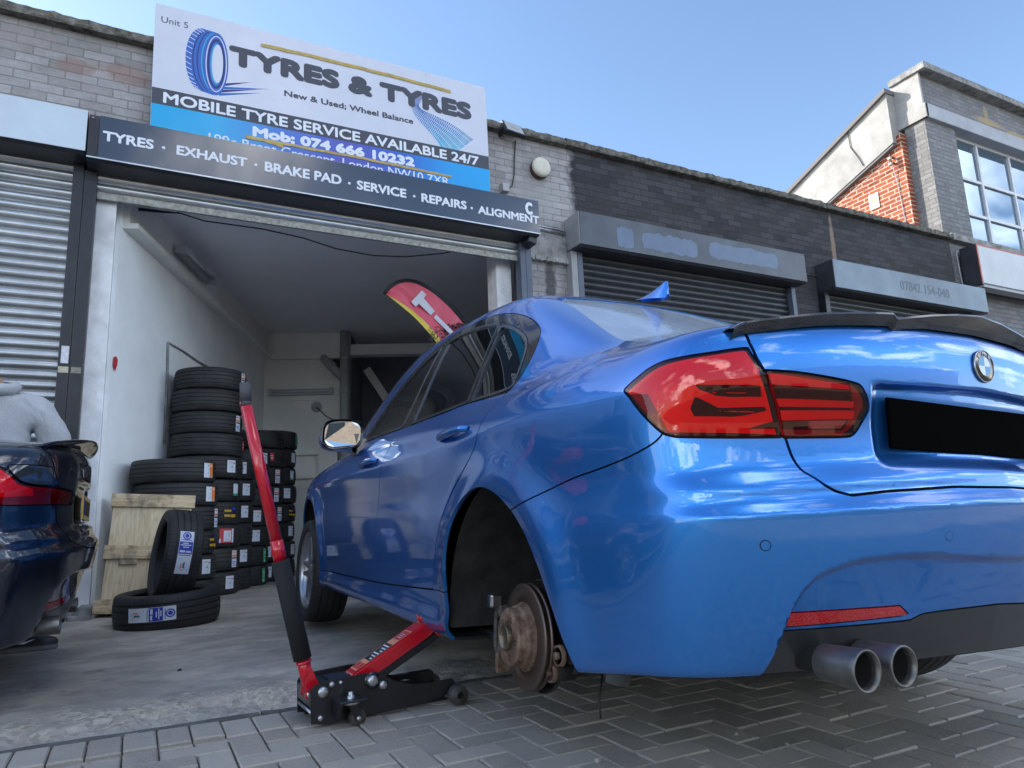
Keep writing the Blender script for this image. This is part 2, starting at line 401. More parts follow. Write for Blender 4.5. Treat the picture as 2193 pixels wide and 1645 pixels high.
# sand in the joints of the block paving
con = N.mix(N.math('MULTIPLY_ADD', sx.outputs['Y'], -40, 40 * 2.86, True), con, (.14, .125, .10, 1))
N.set(gp, 'Base Color', con); gp.inputs['Roughness'].default_value = .85; gp.inputs['Specular IOR Level'].default_value = .3
N.set(gp, 'Normal', N.bump(N.math('ADD', N.math('MULTIPLY', n2, .6), N.math('MULTIPLY_ADD', N.math('MULTIPLY', fs, N.noise(c, 70, 4, .7)), 1.5, N.math('MULTIPLY', n3, .5))), .55, .014))
ground = tag(grid_mesh('ground', X, Y, Z, gm), kind='structure')

# block paving, herringbone, every block bevelled and a little out of level
pm, pnt, pp = new_mat('paving_block'); N = NT(pnt); c = N.coord()
at = N.node('ShaderNodeAttribute', attribute_name='tone')
n2 = N.noise(c, 220, 3, .6); n1 = N.noise(c, 2.4, 6, .6); n5 = N.noise(c, 30, 5, .65)
bc = N.ramp(at.outputs['Fac'], [(0, (.25, .224, .187)), (.5, (.325, .292, .246)), (1, (.42, .378, .32))])
bc = N.mix(N.math('MULTIPLY', N.ramp(n2, [(.48, (0, 0, 0)), (.68, (1, 1, 1))]), .5), bc, (.58, .535, .465, 1))
bc = N.mix(N.math('MULTIPLY', N.ramp(n1, [(.42, (0, 0, 0)), (.68, (1, 1, 1))]), .5), bc, (.46, .418, .35, 1))
bc = N.mix(N.math('MULTIPLY', N.ramp(n5, [(.60, (0, 0, 0)), (.75, (1, 1, 1))]), .35), bc, (.10, .096, .09, 1))
N.set(pp, 'Base Color', bc); N.set(pp, 'Roughness', N.math('MULTIPLY_ADD', n1, .35, .48)); pp.inputs['Specular IOR Level'].default_value = .4
N.set(pp, 'Normal', N.bump(N.math('ADD', n2, N.math('MULTIPLY', n5, 1.2)), .4, .006))
pv, pf, ptone = [], [], []
def block(x0, y0, x1, y1):
    g = .0025; b = .0045
    dz = random.gauss(0, .0013); tx = random.gauss(0, .006); ty = random.gauss(0, .006)
    cx0, cy0 = (x0 + x1) / 2, (y0 + y1) / 2; t = random.random()
    base = len(pv)
    for (ins, h) in ((g, -.03), (g, -b), (g + b, 0)):
        for (x, y) in ((x0 + ins, y0 + ins), (x1 - ins, y0 + ins), (x1 - ins, y1 - ins), (x0 + ins, y1 - ins)):
            pv.append((x, y, float(.02 * (y - 2)) + h + dz + tx * (x - cx0) + ty * (y - cy0)))
    for r in (0, 4):
        for k in range(4): pf.append((base + r + k, base + r + (k + 1) % 4, base + r + 4 + (k + 1) % 4, base + r + 4 + k)); ptone.append(t)
    pf.append((base + 8, base + 9, base + 10, base + 11)); ptone.append(t)
U = .1
for i in range(-26, 70):
    x0 = i * U * 1.0
    yk = float(kerb_y(x0 + .05)) - .012
    if -2.6 < x0 < 6.4: block(x0, yk - .2, x0 + U, yk)
for i in range(-26, 64):
    for j in range(-16, 27):
        k = (i - j) % 4
        if k == 0: q = (i * U, j * U, (i + 2) * U, (j + 1) * U)
        elif k == 3: q = (i * U, j * U, (i + 1) * U, (j + 2) * U)
        else: continue
        if q[3] > 2.66: 
            if q[1] > 2.6: continue
            q = (q[0], q[1], q[2], min(q[3], 2.63))
        block(*q)
me = bpy.data.meshes.new('block_paving'); me.from_pydata(pv, [], pf)
a = me.attributes.new('tone', 'FLOAT', 'FACE'); a.data.foreach_set('value', ptone)
tag(link('block_paving', me, pm), kind='structure')

b = MB(); x = -3.2; ked = mat('dark_edging', (.12, .115, .108, 1), .85, var=.4, vscale=14, bump=.5)
while x < 6.2:
    x1 = x + .91; ya_, yb_ = float(kerb_y(x)), float(kerb_y(x1 - .01)); P = []
    for i in range(13):
        t = i / 12; xx = x + (x1 - .008 - x) * t; yy = ya_ + (yb_ - ya_) * t - .010; z_ = float(gz(yy)) + random.uniform(-.003, .002); j = random.uniform(-.004, .004)
        P.append([(xx, yy, z_ - .03), (xx, yy, z_ + .002), (xx, yy + .038 + j, z_ + .003), (xx, yy + .044 + j, z_ - .03)])
    b.grid(P, False); x = x1
tag(b.build('kerb_edging', ked), kind='structure')
# ------------------------------------------------------------------ the terrace of workshops
FY = 6.1
terr = tag(empty('workshop_terrace', (3.0, 6.2, 0)), 'long single storey brick workshop terrace, pale grey to the left, black painted to the right', 'building')
b = MB()
b.box((-30, FY, -.3), (-.40, 6.36, 4.71)); b.box((3.46, FY, -.3), (11.13, 6.36, 4.71)); b.box((-.40, FY, 3.42), (3.46, 6.36, 4.71))
adopt(b.build('wall', M_['brick']), terr)
b = MB(); x = -30.0
while x < 11.1:
    L = random.uniform(.85, 1.15) if x > -3 else 3.0
    x1 = min(x + L, 11.13); n = max(2, int((x1 - x) / .06)); P = []
    prof = [(6.36, 4.712), (6.02, 4.712), (6.012, 4.73), (6.015, 4.785), (6.05, 4.802), (6.36, 4.81)]
    dzc = random.gauss(0, .003)
    for i in range(n + 1):
        t = i / n; xx = x + (x1 - .004 - x) * t
        P.append([(xx, yy + (random.uniform(-.008, .008) if k in (2, 3) else 0), z_ + dzc + (random.uniform(-.009, .008) if k in (3, 4) else random.uniform(-.002, .002))) for k, (yy, z_) in enumerate(prof)])
    b.grid(P, False); x = x1
adopt(b.build('parapet_coping', M_['coping']), terr)
b = MB(); b.box((3.475, 6.06, 3.36), (3.955, 6.11, 3.60), .004)
for i in range(14):
    xx = 3.48 + i * .034; b.box((xx, 6.05 - random.uniform(0, .02), 3.325 + random.uniform(-.012, .01)), (xx + .036, 6.11, 3.372), .006)
adopt(b.build('lintel', M_['stone']), terr)
b = MB(); b.box((-.402, 6.105, -.2), (-.262, 6.42, 3.42), .006); adopt(b.build('door_jamb', M_['jamb']), terr)
b = MB(); b.box((3.165, 6.20, -.2), (3.335, 6.42, 3.42), .006); adopt(b.build('door_jamb', M_['jamb']), terr)
b = MB(); 
for i in range(26):
    a_ = random.uniform(0, 1); b.box((-.44 + a_ * .17 - .03, 5.98 + random.uniform(0, .1), .05), (-.44 + a_ * .17 + .05, 6.12, .05 + random.uniform(.03, .16)), .012)
adopt(b.build('broken_plinth', M_['stone']), terr)
# garage room: it lies askew behind the front wall
LA = np.array([-.235, 6.25]); LC = np.array([1.566, 10.68]); dl = (LC - LA) / np.linalg.norm(LC - LA); dr = np.array([dl[1], -dl[0]])
def wallbox(b, p, q, t, z0, z1, bev=0):
    p = np.array(p); q = np.array(q); d_ = (q - p) / np.linalg.norm(q - p); n_ = np.array([-d_[1], d_[0]]) * t
    b.prism([tuple(p), tuple(q), tuple(q + n_), tuple(p + n_)], z0, z1)
CE = 3.53
b = MB(); wallbox(b, LA, LC, .15, -.1, CE + .1); adopt(b.build('side_wall', M_['white_wall']), terr)
RB = LC + dr * 1.24
b = MB(); wallbox(b, LC, RB, .15, -.1, CE + .1); b.prism([tuple(LC + dr * 0), tuple(RB), tuple(RB - dl * .02), tuple(LC - dl * .02)], -.1, 1.28)
adopt(b.build('back_wall', M_['back_wall']), terr)
RE = LC + dr * 4.0
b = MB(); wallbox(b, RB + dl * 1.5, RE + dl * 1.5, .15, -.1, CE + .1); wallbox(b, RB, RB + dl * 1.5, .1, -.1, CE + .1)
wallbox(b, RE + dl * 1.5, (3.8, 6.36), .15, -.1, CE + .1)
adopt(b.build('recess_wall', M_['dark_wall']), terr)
b = MB(); pth = [(-.6, 6.36), (3.9, 6.36), tuple(RE + dl * 1.7 + dr * .2), tuple(LC + dl * 1.7 - dr * .2)]
b.prism(pth, CE, CE + .14); adopt(b.build('ceiling', M_['ceil']), terr)
# ledge along the top of the side wall and across the back wall, and the beam on the right
b = MB(); wallbox(b, LA + dl * .05 + dr * .12, LC + dr * .12 - dl * .01, .13, 3.155, 3.20); wallbox(b, LA + dl * .05 + dr * .05, LC + dr * .05, .06, 3.20, CE)
adopt(b.build('side_ledge', M_['back_wall']), terr)
b = MB(); wallbox(b, LC + dr * .12 - dl * .10, RB - dl * .10, .11, 3.13, 3.19); wallbox(b, LC + dr * .12 - dl * .04, RB - dl * .04, .05, 3.19, CE)
adopt(b.build('back_ledge', M_['back_wall']), terr)
b = MB(); b.prism([tuple(LC - dl * .03 + dr * .03), tuple(RB - dl * .03 - dr * .1), tuple(RB - dr * .1), tuple(LC + dr * .03)], 2.52, 2.545); adopt(b.build('dado_rail', M_['back_wall']), terr)
b = MB(); wallbox(b, RB + dl * .02, RE + dl * .02, .18, 3.20, 3.36); adopt(b.build('beam', M_['back_wall']), terr)
b = MB()
P0 = RB + dr * .18 + dl * .6
mt = Matrix.Translation((P0[0], P0[1], 3.1)) @ Matrix.Rotation(math.atan2(dr[1], dr[0]), 4, 'Z') @ Matrix.Rotation(R(58), 4, 'Y')
b.box((0, -.06, -.06), (2.4, .06, .06), mat=mt); adopt(b.build('stair_stringer', M_['back_wall']), terr)
# filled crack lines on the side wall
b = MB()
def lw(p, z, off=.012): q = LA + dl * p + dr * off; return (q[0], q[1], z)
b.tube([lw(1.09, 2.46), lw(1.10, 2.3), lw(1.115, 2.1), lw(1.12, 1.5)], .012, 5); b.tube([lw(1.09, 2.46), lw(1.5, 2.47), lw(1.9, 2.465), lw(2.3, 2.475)], .009, 5)
adopt(b.build('crack', M_['stone']), terr)

# ------------------------------------------------------------------ two storey end building
two = tag(empty('two_storey_building', (13, 8, 0)), 'two storey grey painted brick building with large windows, standing beyond the black terrace', 'building')
b = MB()
b.box((11.13, 6.15, -.3), (20, 6.55, 4.72)); b.box((11.12, 6.15, 4.72), (11.93, 6.50, 6.86)); b.box((11.12, 6.15, 7.10), (20, 6.45, 7.67))
adopt(b.build('wall', M_['brick_grey']), two)
b = MB(); b.box((11.117, 6.153, 4.0), (11.135, 6.50, 6.86)); adopt(b.build('pillar_side', M_['brick_grey_side']), two)
b = MB(); b.box((11.085, 6.12, 7.10), (11.13, 6.62, 7.67), .006); b.box((11.07, 6.08, 6.85), (11.14, 6.62, 7.10), .006); adopt(b.build('corner_render', M_['render']), two)
b = MB(); b.box((11.085, 6.08, 6.85), (20, 6.5, 7.103), .01); adopt(b.build('lintel_band', M_['band']), two)
b = MB()
x = 11.04
while x < 20:
    b.box((x, 5.98, 7.67), (x + 1.19, 6.62, 7.785), .012); x += 1.2
adopt(b.build('coping', M_['stone']), two)
b = MB(); b.box((11.14, 6.04, 4.72), (20, 6.3, 4.83), .012); adopt(b.build('ledge', M_['stone']), two)
# gable side, roof falling to the back
GX = 10.98
b = MB(); b.prism([(6.5, 3.0), (13, 3.0), (13, 5.0), (6.5, 6.75)], GX, GX + .25, 'x'); adopt(b.build('gable_wall', M_['brick_red']), two)
b = MB(); b.prism([(6.58, 6.60), (6.58, 7.50), (13, 4.95), (13, 4.4)], GX - .10, GX + .25, 'x'); adopt(b.build('verge_render', M_['render']), two)
b = MB(); b.prism([(6.56, 7.50), (6.56, 7.575), (13, 5.03), (13, 4.95)], GX - .16, GX + .3, 'x'); b.prism([(6.6, 6.55), (6.6, 6.60), (13, 4.40), (13, 4.36)], GX - .085, GX, 'x'); adopt(b.build('verge_capping', M_['soffit']), two)
b = MB(); b.prism([(6.5, 7.4), (6.5, 7.45), (13, 4.95), (13, 4.9)], GX + .25, 20, 'x'); adopt(b.build('roof', M_['soffit']), two)
M_['sky_glass'] = mat('window_glass', (.18, .26, .34, 1), .03, metal=.55, spec=1.0)
M_['frame_white'] = mat('white_window_frame', (.62, .64, .68, 1), .4)
wf = None
b = MB()
for xx in (11.93, 12.73, 13.74, 14.74, 15.74, 16.74): b.box((xx, 6.27, 4.83), (xx + .055, 6.34, 6.85), .004)
for zz_ in (4.83, 5.40, 6.05, 6.795): b.box((11.932, 6.275, zz_), (16.8, 6.335, zz_ + .055), .004)
wf = adopt(b.build('window', M_['frame_white']), two)
b = MB(); b.box((11.95, 6.31, 4.85), (16.78, 6.32, 6.84)); g_ = b.build('pane', M_['sky_glass']); g_.parent = wf
b = MB(); b.box((11.9, 6.9, 4.83), (16.8, 6.95, 6.85)); adopt(b.build('room_wall', M_['soffit']), two)
# bracket with insulators and its wire
br = tag(empty('insulator_bracket', (10.93, 6.72, 6.3)), 'rusty two insulator bracket on the red brick gable', 'bracket')
M_['rust'] = mat('rusty_iron', (.10, .052, .032, 1), .8, metal=.3, var=.5, vscale=25)
b = MB(); b.box((10.88, 6.66, 6.36), (10.98, 6.68, 6.39)); b.box((10.88, 6.66, 6.26), (10.98, 6.68, 6.29)); b.box((10.86, 6.655, 6.22), (10.885, 6.685, 6.42)); adopt(b.build('bracket_arm', M_['rust']), br)
M_['porcelain'] = mat('pale_porcelain', (.55, .52, .46, 1), .3)
for dz in (0, .1):
    b = MB(); b.lathe([(.0, 0), (.03, 0), (.022, .02), (.032, .035), (.02, .055), (0, .06)], 12, Matrix.Translation((10.87, 6.70, 6.25 + dz)) @ Matrix.Rotation(R(90), 4, 'X')); adopt(b.build('insulator', M_['porcelain']), br)
b = MB(); b.tube([(10.87, 6.72, 6.31), (10.89, 7.3, 6.16), (10.9, 8.2, 5.85), (10.9, 9.2, 5.5)], .006, 6)
adopt(tag(b.build('wire', M_['porcelain']), None), br)
ws = tag(empty('warning_sign', (10.97, 7.12, 5.8)), 'small white and yellow triangle warning sign on the red brick gable', 'sign')
b = MB(); b.box((10.962, 7.03, 5.66), (10.976, 7.21, 5.93), .003); adopt(b.build('plate', mat('sign_white', (.7, .7, .68, 1), .4)), ws)
b = MB(); b.prism([(7.05, 5.76), (7.19, 5.76), (7.12, 5.90)], 10.956, 10.9615, 'x'); adopt(b.build('triangle', mat('sign_yellow', (.75, .42, .03, 1), .4)), ws)
cbl = MB(); cbl.tube([(10.93, 6.68, 6.25), (10.96, 6.66, 5.9), (10.965, 6.64, 5.4), (10.965, 6.62, 4.9)], .007, 6)
tag(cbl.build('cable', M_['plastic_grey']), 'thin grey cable hanging down the red brick gable beside the pillar', 'cable')
cbl = MB(); cbl.tube([(10.86, 7.35, 7.25), (10.865, 7.34, 6.9), (10.86, 7.2, 6.6), (10.865, 7.15, 6.45)], .007, 6)
tag(cbl.build('cable', M_['cable']), 'thin dark cable looping over the grey sloping verge of the tall building', 'cable')

# the building over the road, behind the photographer (seen in the reflections)
opp = tag(empty('warehouse', (2, -31, 0)), 'long pale warehouse across the road with dark windows, seen only in reflections', 'building')
M_['opp'] = brick_mat('stock_brick', (.40, .33, .25, 1), (.32, .25, .19, 1), (.36, .34, .3, 1), dirt=.2)
b = MB(); b.box((-30, -34, -.7), (36, -23, 5.2)); adopt(b.build('wall', M_['opp']), opp)
b = MB(); b.box((-30.2, -34.2, 5.2), (36.2, -22.9, 5.45)); adopt(b.build('roof', M_['stone']), opp)
M_['dkglass'] = mat('dark_glass', (.03, .04, .05, 1), .05)
for k in range(9):
    x0 = -22 + k * 5.8
    b = MB(); b.box((x0, -23.02, 1.2), (x0 + 2.6, -22.97, 3.4)); adopt(b.build('window', M_['dkglass']), opp)

# ------------------------------------------------------------------ roller shutters
def slats(b, x0, x1, z0, z1, y, h=.076, dep=.016):
    """curved interlocking slats, convex towards the street"""
    z = z1; prof = []
    while z > z0 + 1e-4:
        zb = max(z - h, z0)
        for t in (0, .06, .12, .22, .38, .55, .72, .86, .94, 1.0):
            dy = 0.0 if t < .02 or t > .985 else (-.004 - dep * math.sin(math.pi * min(1, max(0, (t - .06) / .86))) ** .8)
            if t <= .07: dy = .004
            prof.append((y + dy, z + (zb - z) * t))
        z = zb
    b.grid([[(x, py_, pz_) for (py_, pz_) in prof] for x in (x0, x1)][::-1], True)
def housing(b, x0, x1, z0, z1, yf, yb=6.098, bev=.004):
    b.prism([(yb, z1), (yf, z1), (yf, z0), (yf + .03, z0 - .02), (yb, z0 - .02)], x0, x1, 'x', bevel=bev)
def screws(par, pts, y):
    for (x, z) in pts:
        b = MB(); b.lathe([(0, -.003), (.006, -.003), (.008, 0)], 10, Matrix.Translation((x, y, z)) @ Matrix.Rotation(R(90), 4, 'X')); adopt(b.build('screw', M_['steel']), par)

# left neighbour, closed, silver
s0 = tag(empty('roller_shutter', (-2.4, 6.0, 0)), 'closed bright silver roller shutter with a plain silver housing, left of the open doorway', 'roller shutter')
b = MB(); housing(b, -4.6, -.478, 3.535, 3.862, 5.80); adopt(b.build('housing', M_['dark_paint']), s0)
b = MB(); b.box((-4.6, 5.792, 3.532), (-.480, 5.7995, 3.866), .002); adopt(b.build('face_plate', M_['silver']), s0)
b = MB(); slats(b, -4.4, -.555, .09, 3.56, 6.075); adopt(b.build('slat_curtain', M_['galv']), s0)
b = MB(); b.box((-.562, 5.985, 0), (-.488, 6.097, 3.52), .004); adopt(b.build('guide_rail', M_['black_paint']), s0)
b = MB(); b.box((-4.55, 5.985, 0), (-4.40, 6.097, 3.52), .004); adopt(b.build('guide_rail', M_['black_paint']), s0)
screws(s0, [(-.50, 3.845)], 5.791)
for (z0, z1, m, x0, x1) in ((1.93, 2.06, mat('paper_sticker', (.62, .64, .68, 1), .6, var=.25, vscale=60), -.545, -.497), (1.86, 1.905, mat('tape_sticker', (.5, .46, .34, 1), .6, var=.2, vscale=40), -.556, -.492)):
    b = MB(); b.box((x0, 5.982, z0), (x1, 5.9849, z1)); adopt(b.build('sticker', m), s0)
# the workshop's own shutter, rolled up
s1 = tag(empty('roller_shutter', (1.5, 6.0, 0)), 'rolled up shutter over the open doorway, its dark navy housing lettered in white', 'roller shutter')
b = MB(); housing(b, -.470, 3.470, 3.492, 3.842, 5.80); adopt(b.build('housing', M_['dark_paint']), s1)
b = MB(); b.box((-.395, 5.792, 3.490), (3.468, 5.7995, 3.846), .002); fas = adopt(b.build('fascia_panel', M_['fascia']), s1)
b = MB(); b.box((-.470, 5.786, 3.485), (3.470, 5.7915, 3.497), .001); adopt(b.build('edge_trim', M_['galv']), s1)
b = MB(); b.box((-.468, 5.790, 3.50), (-.402, 5.7995, 3.815), .012); adopt(b.build('end_plate', M_['black_paint']), s1)
b = MB(); slats(b, -.40, 3.335, 3.335, 3.50, 6.06, h=.082, dep=.02); adopt(b.build('slat_curtain', M_['galv']), s1)
b = MB(); b.box((-.40, 6.045, 3.275), (3.335, 6.075, 3.342), .004); adopt(b.build('bottom_bar', M_['galv_bar']), s1)
b = MB(); b.box((-.486, 5.985, 0), (-.40, 6.097, 3.47), .004); adopt(b.build('guide_rail', M_['black_paint']), s1)
b = MB(); b.box((3.335, 5.985, 0), (3.398, 6.097, 3.47), .004); b.box((3.402, 5.99, 0), (3.468, 6.097, 3.47), .004); adopt(b.build('guide_rail', M_['blue_steel']), s1)
b = MB(); b.box((3.36, 5.84, 3.405), (3.46, 6.0, 3.472), .01, mat=Matrix.Translation((3.41, 5.92, 3.44)) @ Matrix.Rotation(R(14), 4, 'Y') @ Matrix.Translation((-3.41, -5.92, -3.44))); adopt(b.build('bent_end_cover', M_['dark_paint']), s1)
for (t, x0, z0, x1, z1) in (('TYRES', -.373, 3.640, -.024, 3.724), ('EXHAUST', .139, 3.634, .671, 3.7185), ('BRAKE PAD', .810, 3.630, 1.4575, 3.719), ('SERVICE', 1.594, 3.616, 2.0565, 3.7045), ('REPAIRS', 2.203, 3.607, 2.6625, 3.695), ('ALIGNMENT', 2.782, 3.591, 3.463, 3.6765)):
    adopt(link('lettering', text_mesh(t, x0, z0, x1, z1, bold=.036, thick=.0025), M_['white']), s1).location = (0, 5.7915, 0)
adopt(link('lettering', text_mesh('C', 3.306, 3.672, 3.388, 3.808, bold=.05, thick=.006), M_['white']), s1).location = (0, 5.789, 0)
for (x, z) in ((.046, 3.672), (.739, 3.669), (1.527, 3.659), (2.132, 3.649), (2.716, 3.634)):
    b = MB(); b.lathe([(0, .0025), (.013, .0025), (.013, 0)], 16, Matrix.Translation((x, 5.7915, z)) @ Matrix.Rotation(R(90), 4, 'X')); adopt(b.build('bullet_point', M_['white']), s1)
screws(s1, [(-.445, 3.815), (-.445, 3.515), (3.435, 3.815), (3.435, 3.515)], 5.7895)
b = MB(); b.box((-.476, 5.982, 1.86), (-.412, 5.9849, 1.905)); adopt(b.build('sticker', mat('worn_label', (.22, .21, .17, 1), .5, var=.5, vscale=70)), s1)
# two closed ones on the black wall
def closed(x0, x1, zt, zb, label, endm, rails):
    s = tag(empty('roller_shutter', ((x0 + x1) / 2, 6.0, 0)), label, 'roller shutter')
    b = MB(); housing(b, x0 + .004, x1, zb, zt, 5.825); adopt(b.build('housing', M_['dark_paint']), s)
    b = MB(); b.box((x0 + .006, 5.818, zb - .002), (x1 - .002, 5.8245, zt + .003), .002); adopt(b.build('face_plate', M_['box_grey']), s)
    b = MB(); b.box((x0 - .004, 5.822, zb), (x0 + .0035, 6.097, zt)); adopt(b.build('end_plate', endm), s)
    b = MB(); slats(b, x0 + .10, x1 - .10, .1, zb, 6.075); adopt(b.build('slat_curtain', M_['dark_slat']), s)
    for (a, c_, m) in rails:
        b = MB(); b.box((a, 5.99, 0), (c_, 6.097, zb - .02), .004); adopt(b.build('guide_rail', m), s)
    screws(s, [(x0 + .03, zt - .03), (x0 + .03, zb + .03), (x1 - .03, zt - .03), (x1 - .03, zb + .03)], 5.817)
    return s
s2 = closed(3.967, 7.380, 3.840, 3.478, 'closed black shutter under a long grey housing with pale blue painted out patches', M_['box_light'], ((3.955, 4.03, M_['box_light']), (4.032, 4.10, M_['blue_steel']), (7.275, 7.345, M_['blue_steel'])))
M_['patch'] = mat('pale_blue_paint_patch', (.105, .155, .245, 1), .38, var=.15, vscale=5)
def blob(x0, x1, z0, z1, seed):
    rnd = random.Random(seed); pts = []; n = 70
    for i in range(n):
        a = 2 * math.pi * i / n; ca, sa = math.cos(a), math.sin(a)
        k = 1 / max(abs(ca), abs(sa)) ** .82
        pts.append(((x0 + x1) / 2 + (x1 - x0) / 2 * ca * k * .94, (z0 + z1) / 2 + (z1 - z0) / 2 * sa * k * .9 + rnd.uniform(-.016, .016)))
    return pts
for i, (x0, x1, z0, z1) in enumerate(((4.44, 4.675, 3.50, 3.755), (4.755, 5.61, 3.525, 3.755), (5.72, 6.92, 3.555, 3.78))):
    b = MB(); b.prism(blob(x0, x1, z0, z1, i), 5.8165, 5.8178, 'y'); adopt(b.build('paint_patch', M_['patch']), s2)
s3 = closed(7.91, 11.36, 3.855, 3.478, 'closed black shutter under a weathered pale blue housing with a faded phone number', M_['dark_paint'], ((7.90, 7.985, M_['black_paint']), (11.24, 11.31, M_['blue_steel'])))
bg3 = mat('weathered_blue_housing', (.155, .215, .275, 1), .42, var=.3, vscale=1.4, rvar=.15)
for ch in s3.children:
    if ch.name.startswith('face_plate'): ch.data.materials.clear(); ch.data.materials.append(bg3)
adopt(link('lettering', text_mesh('07842 154-048', 9.27, 3.595, 10.40, 3.735, bold=.008, thick=.0012), mat('faded_number', (.115, .15, .185, 1), .6)), s3).location = (0, 5.8178, 0)

# ------------------------------------------------------------------ the big signboard
sg = empty('signboard', (-.06 * .9885, 5.995, .66 + (3.88 - .66) * .9885)); sg.rotation_euler = (0, R(-.68), 0); sg.scale = (.9885, .9885, .9885)
tag(sg, 'tall white, black and blue tyre shop signboard above the doorway, rising past the parapet', 'sign')
def sput(o, mats=None):
    o.parent = sg; return o
OX, OZ = -.06, 3.88
def sx_(x): return x - OX
def sz_(x, z): return z - OZ - .0119 * (x - OX)
M_['sign_white'] = mat('sign_white_print', (.60, .62, .72, 1), .32, coat=.2, var=.03)
M_['sign_edge'] = mat('sign_edge', (.45, .46, .48, 1), .4)
b = MB(); b.box((0, -.022, .0), (3.112, 0, 1.245)); b.build('panel', M_['sign_white'], sg)
def band(x0, x1, z0, z1, name, m, y=-.0235):
    b = MB(); b.box((x0, y, z0), (x1, -.0221, z1)); return b.build(name, m, sg)
ink = M_['grey_ink']
bm_, bnt, bp = new_mat('cyan_violet_print'); N = NT(bnt); c = N.coord(); sp = N.node('ShaderNodeSeparateXYZ'); N.l.new(c, sp.inputs[0])
f = N.math('DIVIDE', sp.outputs['X'], 3.112)
N.set(bp, 'Base Color', N.ramp(f, [(.0, (.0, .37, .70)), (.16, (.0, .36, .70)), (.34, (.02, .14, .55)), (.52, (.085, .085, .44)), (.70, (.03, .12, .55)), (.86, (.01, .32, .74)), (1, (.0, .36, .78))]))
bp.inputs['Roughness'].default_value = .32; bp.inputs['Coat Weight'].default_value = .2
zb0, zb1 = .308, .455
band(.002, 3.110, zb0, zb1, 'black_band', ink); band(.002, 3.110, .002, zb0 - .0005, 'blue_band', bm_)
def stext(t, x0, z0, x1, z1, m, bold=0.0, y=-.0236, sp=1.0):
    o = link('lettering', text_mesh(t, x0, z0, x1, z1, bold=bold, thick=.0012, spacing=sp), m, sg); o.location = (0, y, 0); return o
Lx = lambda x: x - OX
def LT(t, a, bb, m, bold, y=-.0236, sp=1.0):
    """a=(x,z) top left, bb=(x,z) bottom right, world"""
    stext(t, sx_(a[0]), sz_(bb[0], bb[1]), sx_(bb[0]), sz_(a[0], a[1]), m, bold, y, sp)
ink2 = M_['grey_ink']
LT('Unit 5', (-.011, 5.012), (.197, 4.958), ink2, .0, -.0222)
LT('TYRES & TYRES', (.531, 4.906), (2.878, 4.735), ink2, .070, -.0222)
LT('New & Used; Wheel Balance', (1.005, 4.588), (2.237, 4.535), ink2, .03, -.0222)
LT('MOBILE TYRE SERVICE AVAILABLE 24/7', (.028, 4.310), (2.935, 4.243), M_['white'], .030)
LT('Mob: 074 666 10232', (.738, 4.167), (2.238, 4.085), M_['white'], .065)
LT('199c Brent Crescent, London NW10 7XR', (.385, 4.018), (2.596, 3.945), M_['white'], .008)
# printed tyre emblem: tread barrel, side wall, bore, speed lines
c_dk = mat('print_navy', (.010, .022, .16, 1), .35); c_bl = mat('print_blue', (.025, .12, .46, 1), .35); c_lt = mat('print_cyan', (.03, .38, .62, 1), .35)
def ell(cx, cz, rx, rz, n=48, a0=0, a1=2 * math.pi, tilt=0.0):
    o = []
    for i in range(n):
        a = a0 + (a1 - a0) * i / (n - (0 if abs(a1 - a0 - 2 * math.pi) < 1e-6 else 1))
        x, z = rx * math.cos(a), rz * math.sin(a); o.append((cx + x * math.cos(tilt) - z * math.sin(tilt), cz + x * math.sin(tilt) + z * math.cos(tilt)))
    return o
def flat(pts, m, name, y0, y1=-.0221):
    b = MB(); b.prism(pts, y0, y1, 'y'); return b.build(name, m, sg)
def ring(cx, cz, rx, rz, w, m, name, y, tilt=0.0, n=56):
    o = ell(cx, cz, rx, rz, n, tilt=tilt); i = ell(cx, cz, rx - w, rz - w * 1.25, n, tilt=tilt); b = MB()
    for k in range(n):
        k2 = (k + 1) % n; b.face([(o[k][0], y, o[k][1]), (o[k2][0], y, o[k2][1]), (i[k2][0], y, i[k2][1]), (i[k][0], y, i[k][1])])
    return b.build(name, m, sg, recalc=False)
ecx, ecz = .47, sz_(.41, 4.685)
barrel = ell(ecx - .10, ecz + .01, .125, .300, 30, math.pi * .5, math.pi * 1.5) + [(ecx, ecz - .305), (ecx + .02, ecz - .30), (ecx + .03, ecz), (ecx + .02, ecz + .30), (ecx, ecz + .305)]
flat(barrel, c_bl, 'emblem_tread', -.0228)
for k in range(3):
    q = .05 + .035 * k
    flat(ell(ecx - .10 + q, ecz + .008, .122, .294, 26, math.pi * .58, math.pi * 1.42) + ell(ecx - .10 + q + .009, ecz + .008, .122, .294, 26, math.pi * .58, math.pi * 1.42)[::-1], c_dk if k < 2 else c_lt, 'emblem_groove', -.0231, -.0228)
for k in range(17):
    a = math.pi * (.56 + .88 * k / 16); x = ecx - .10 + .121 * math.cos(a); z = ecz + .01 + .297 * math.sin(a)
    flat([(x - .004, z - .004), (x + .040, z - .022), (x + .042, z - .016), (x - .004, z + .003)], M_['sign_white'], 'emblem_sipe', -.0232, -.0228)
flat(ell(ecx + .02, ecz, .098, .302), c_bl, 'emblem_sidewall', -.0234)
ring(ecx + .02, ecz, .086, .272, .008, M_['sign_white'], 'emblem_ring', -.02345); ring(ecx + .02, ecz, .074, .24, .018, c_dk, 'emblem_ring', -.02345)
flat(ell(ecx + .024, ecz, .052, .195), c_lt, 'emblem_bore_edge', -.0236); flat(ell(ecx + .030, ecz + .004, .045, .185), M_['sign_white'], 'emblem_bore', -.0238)
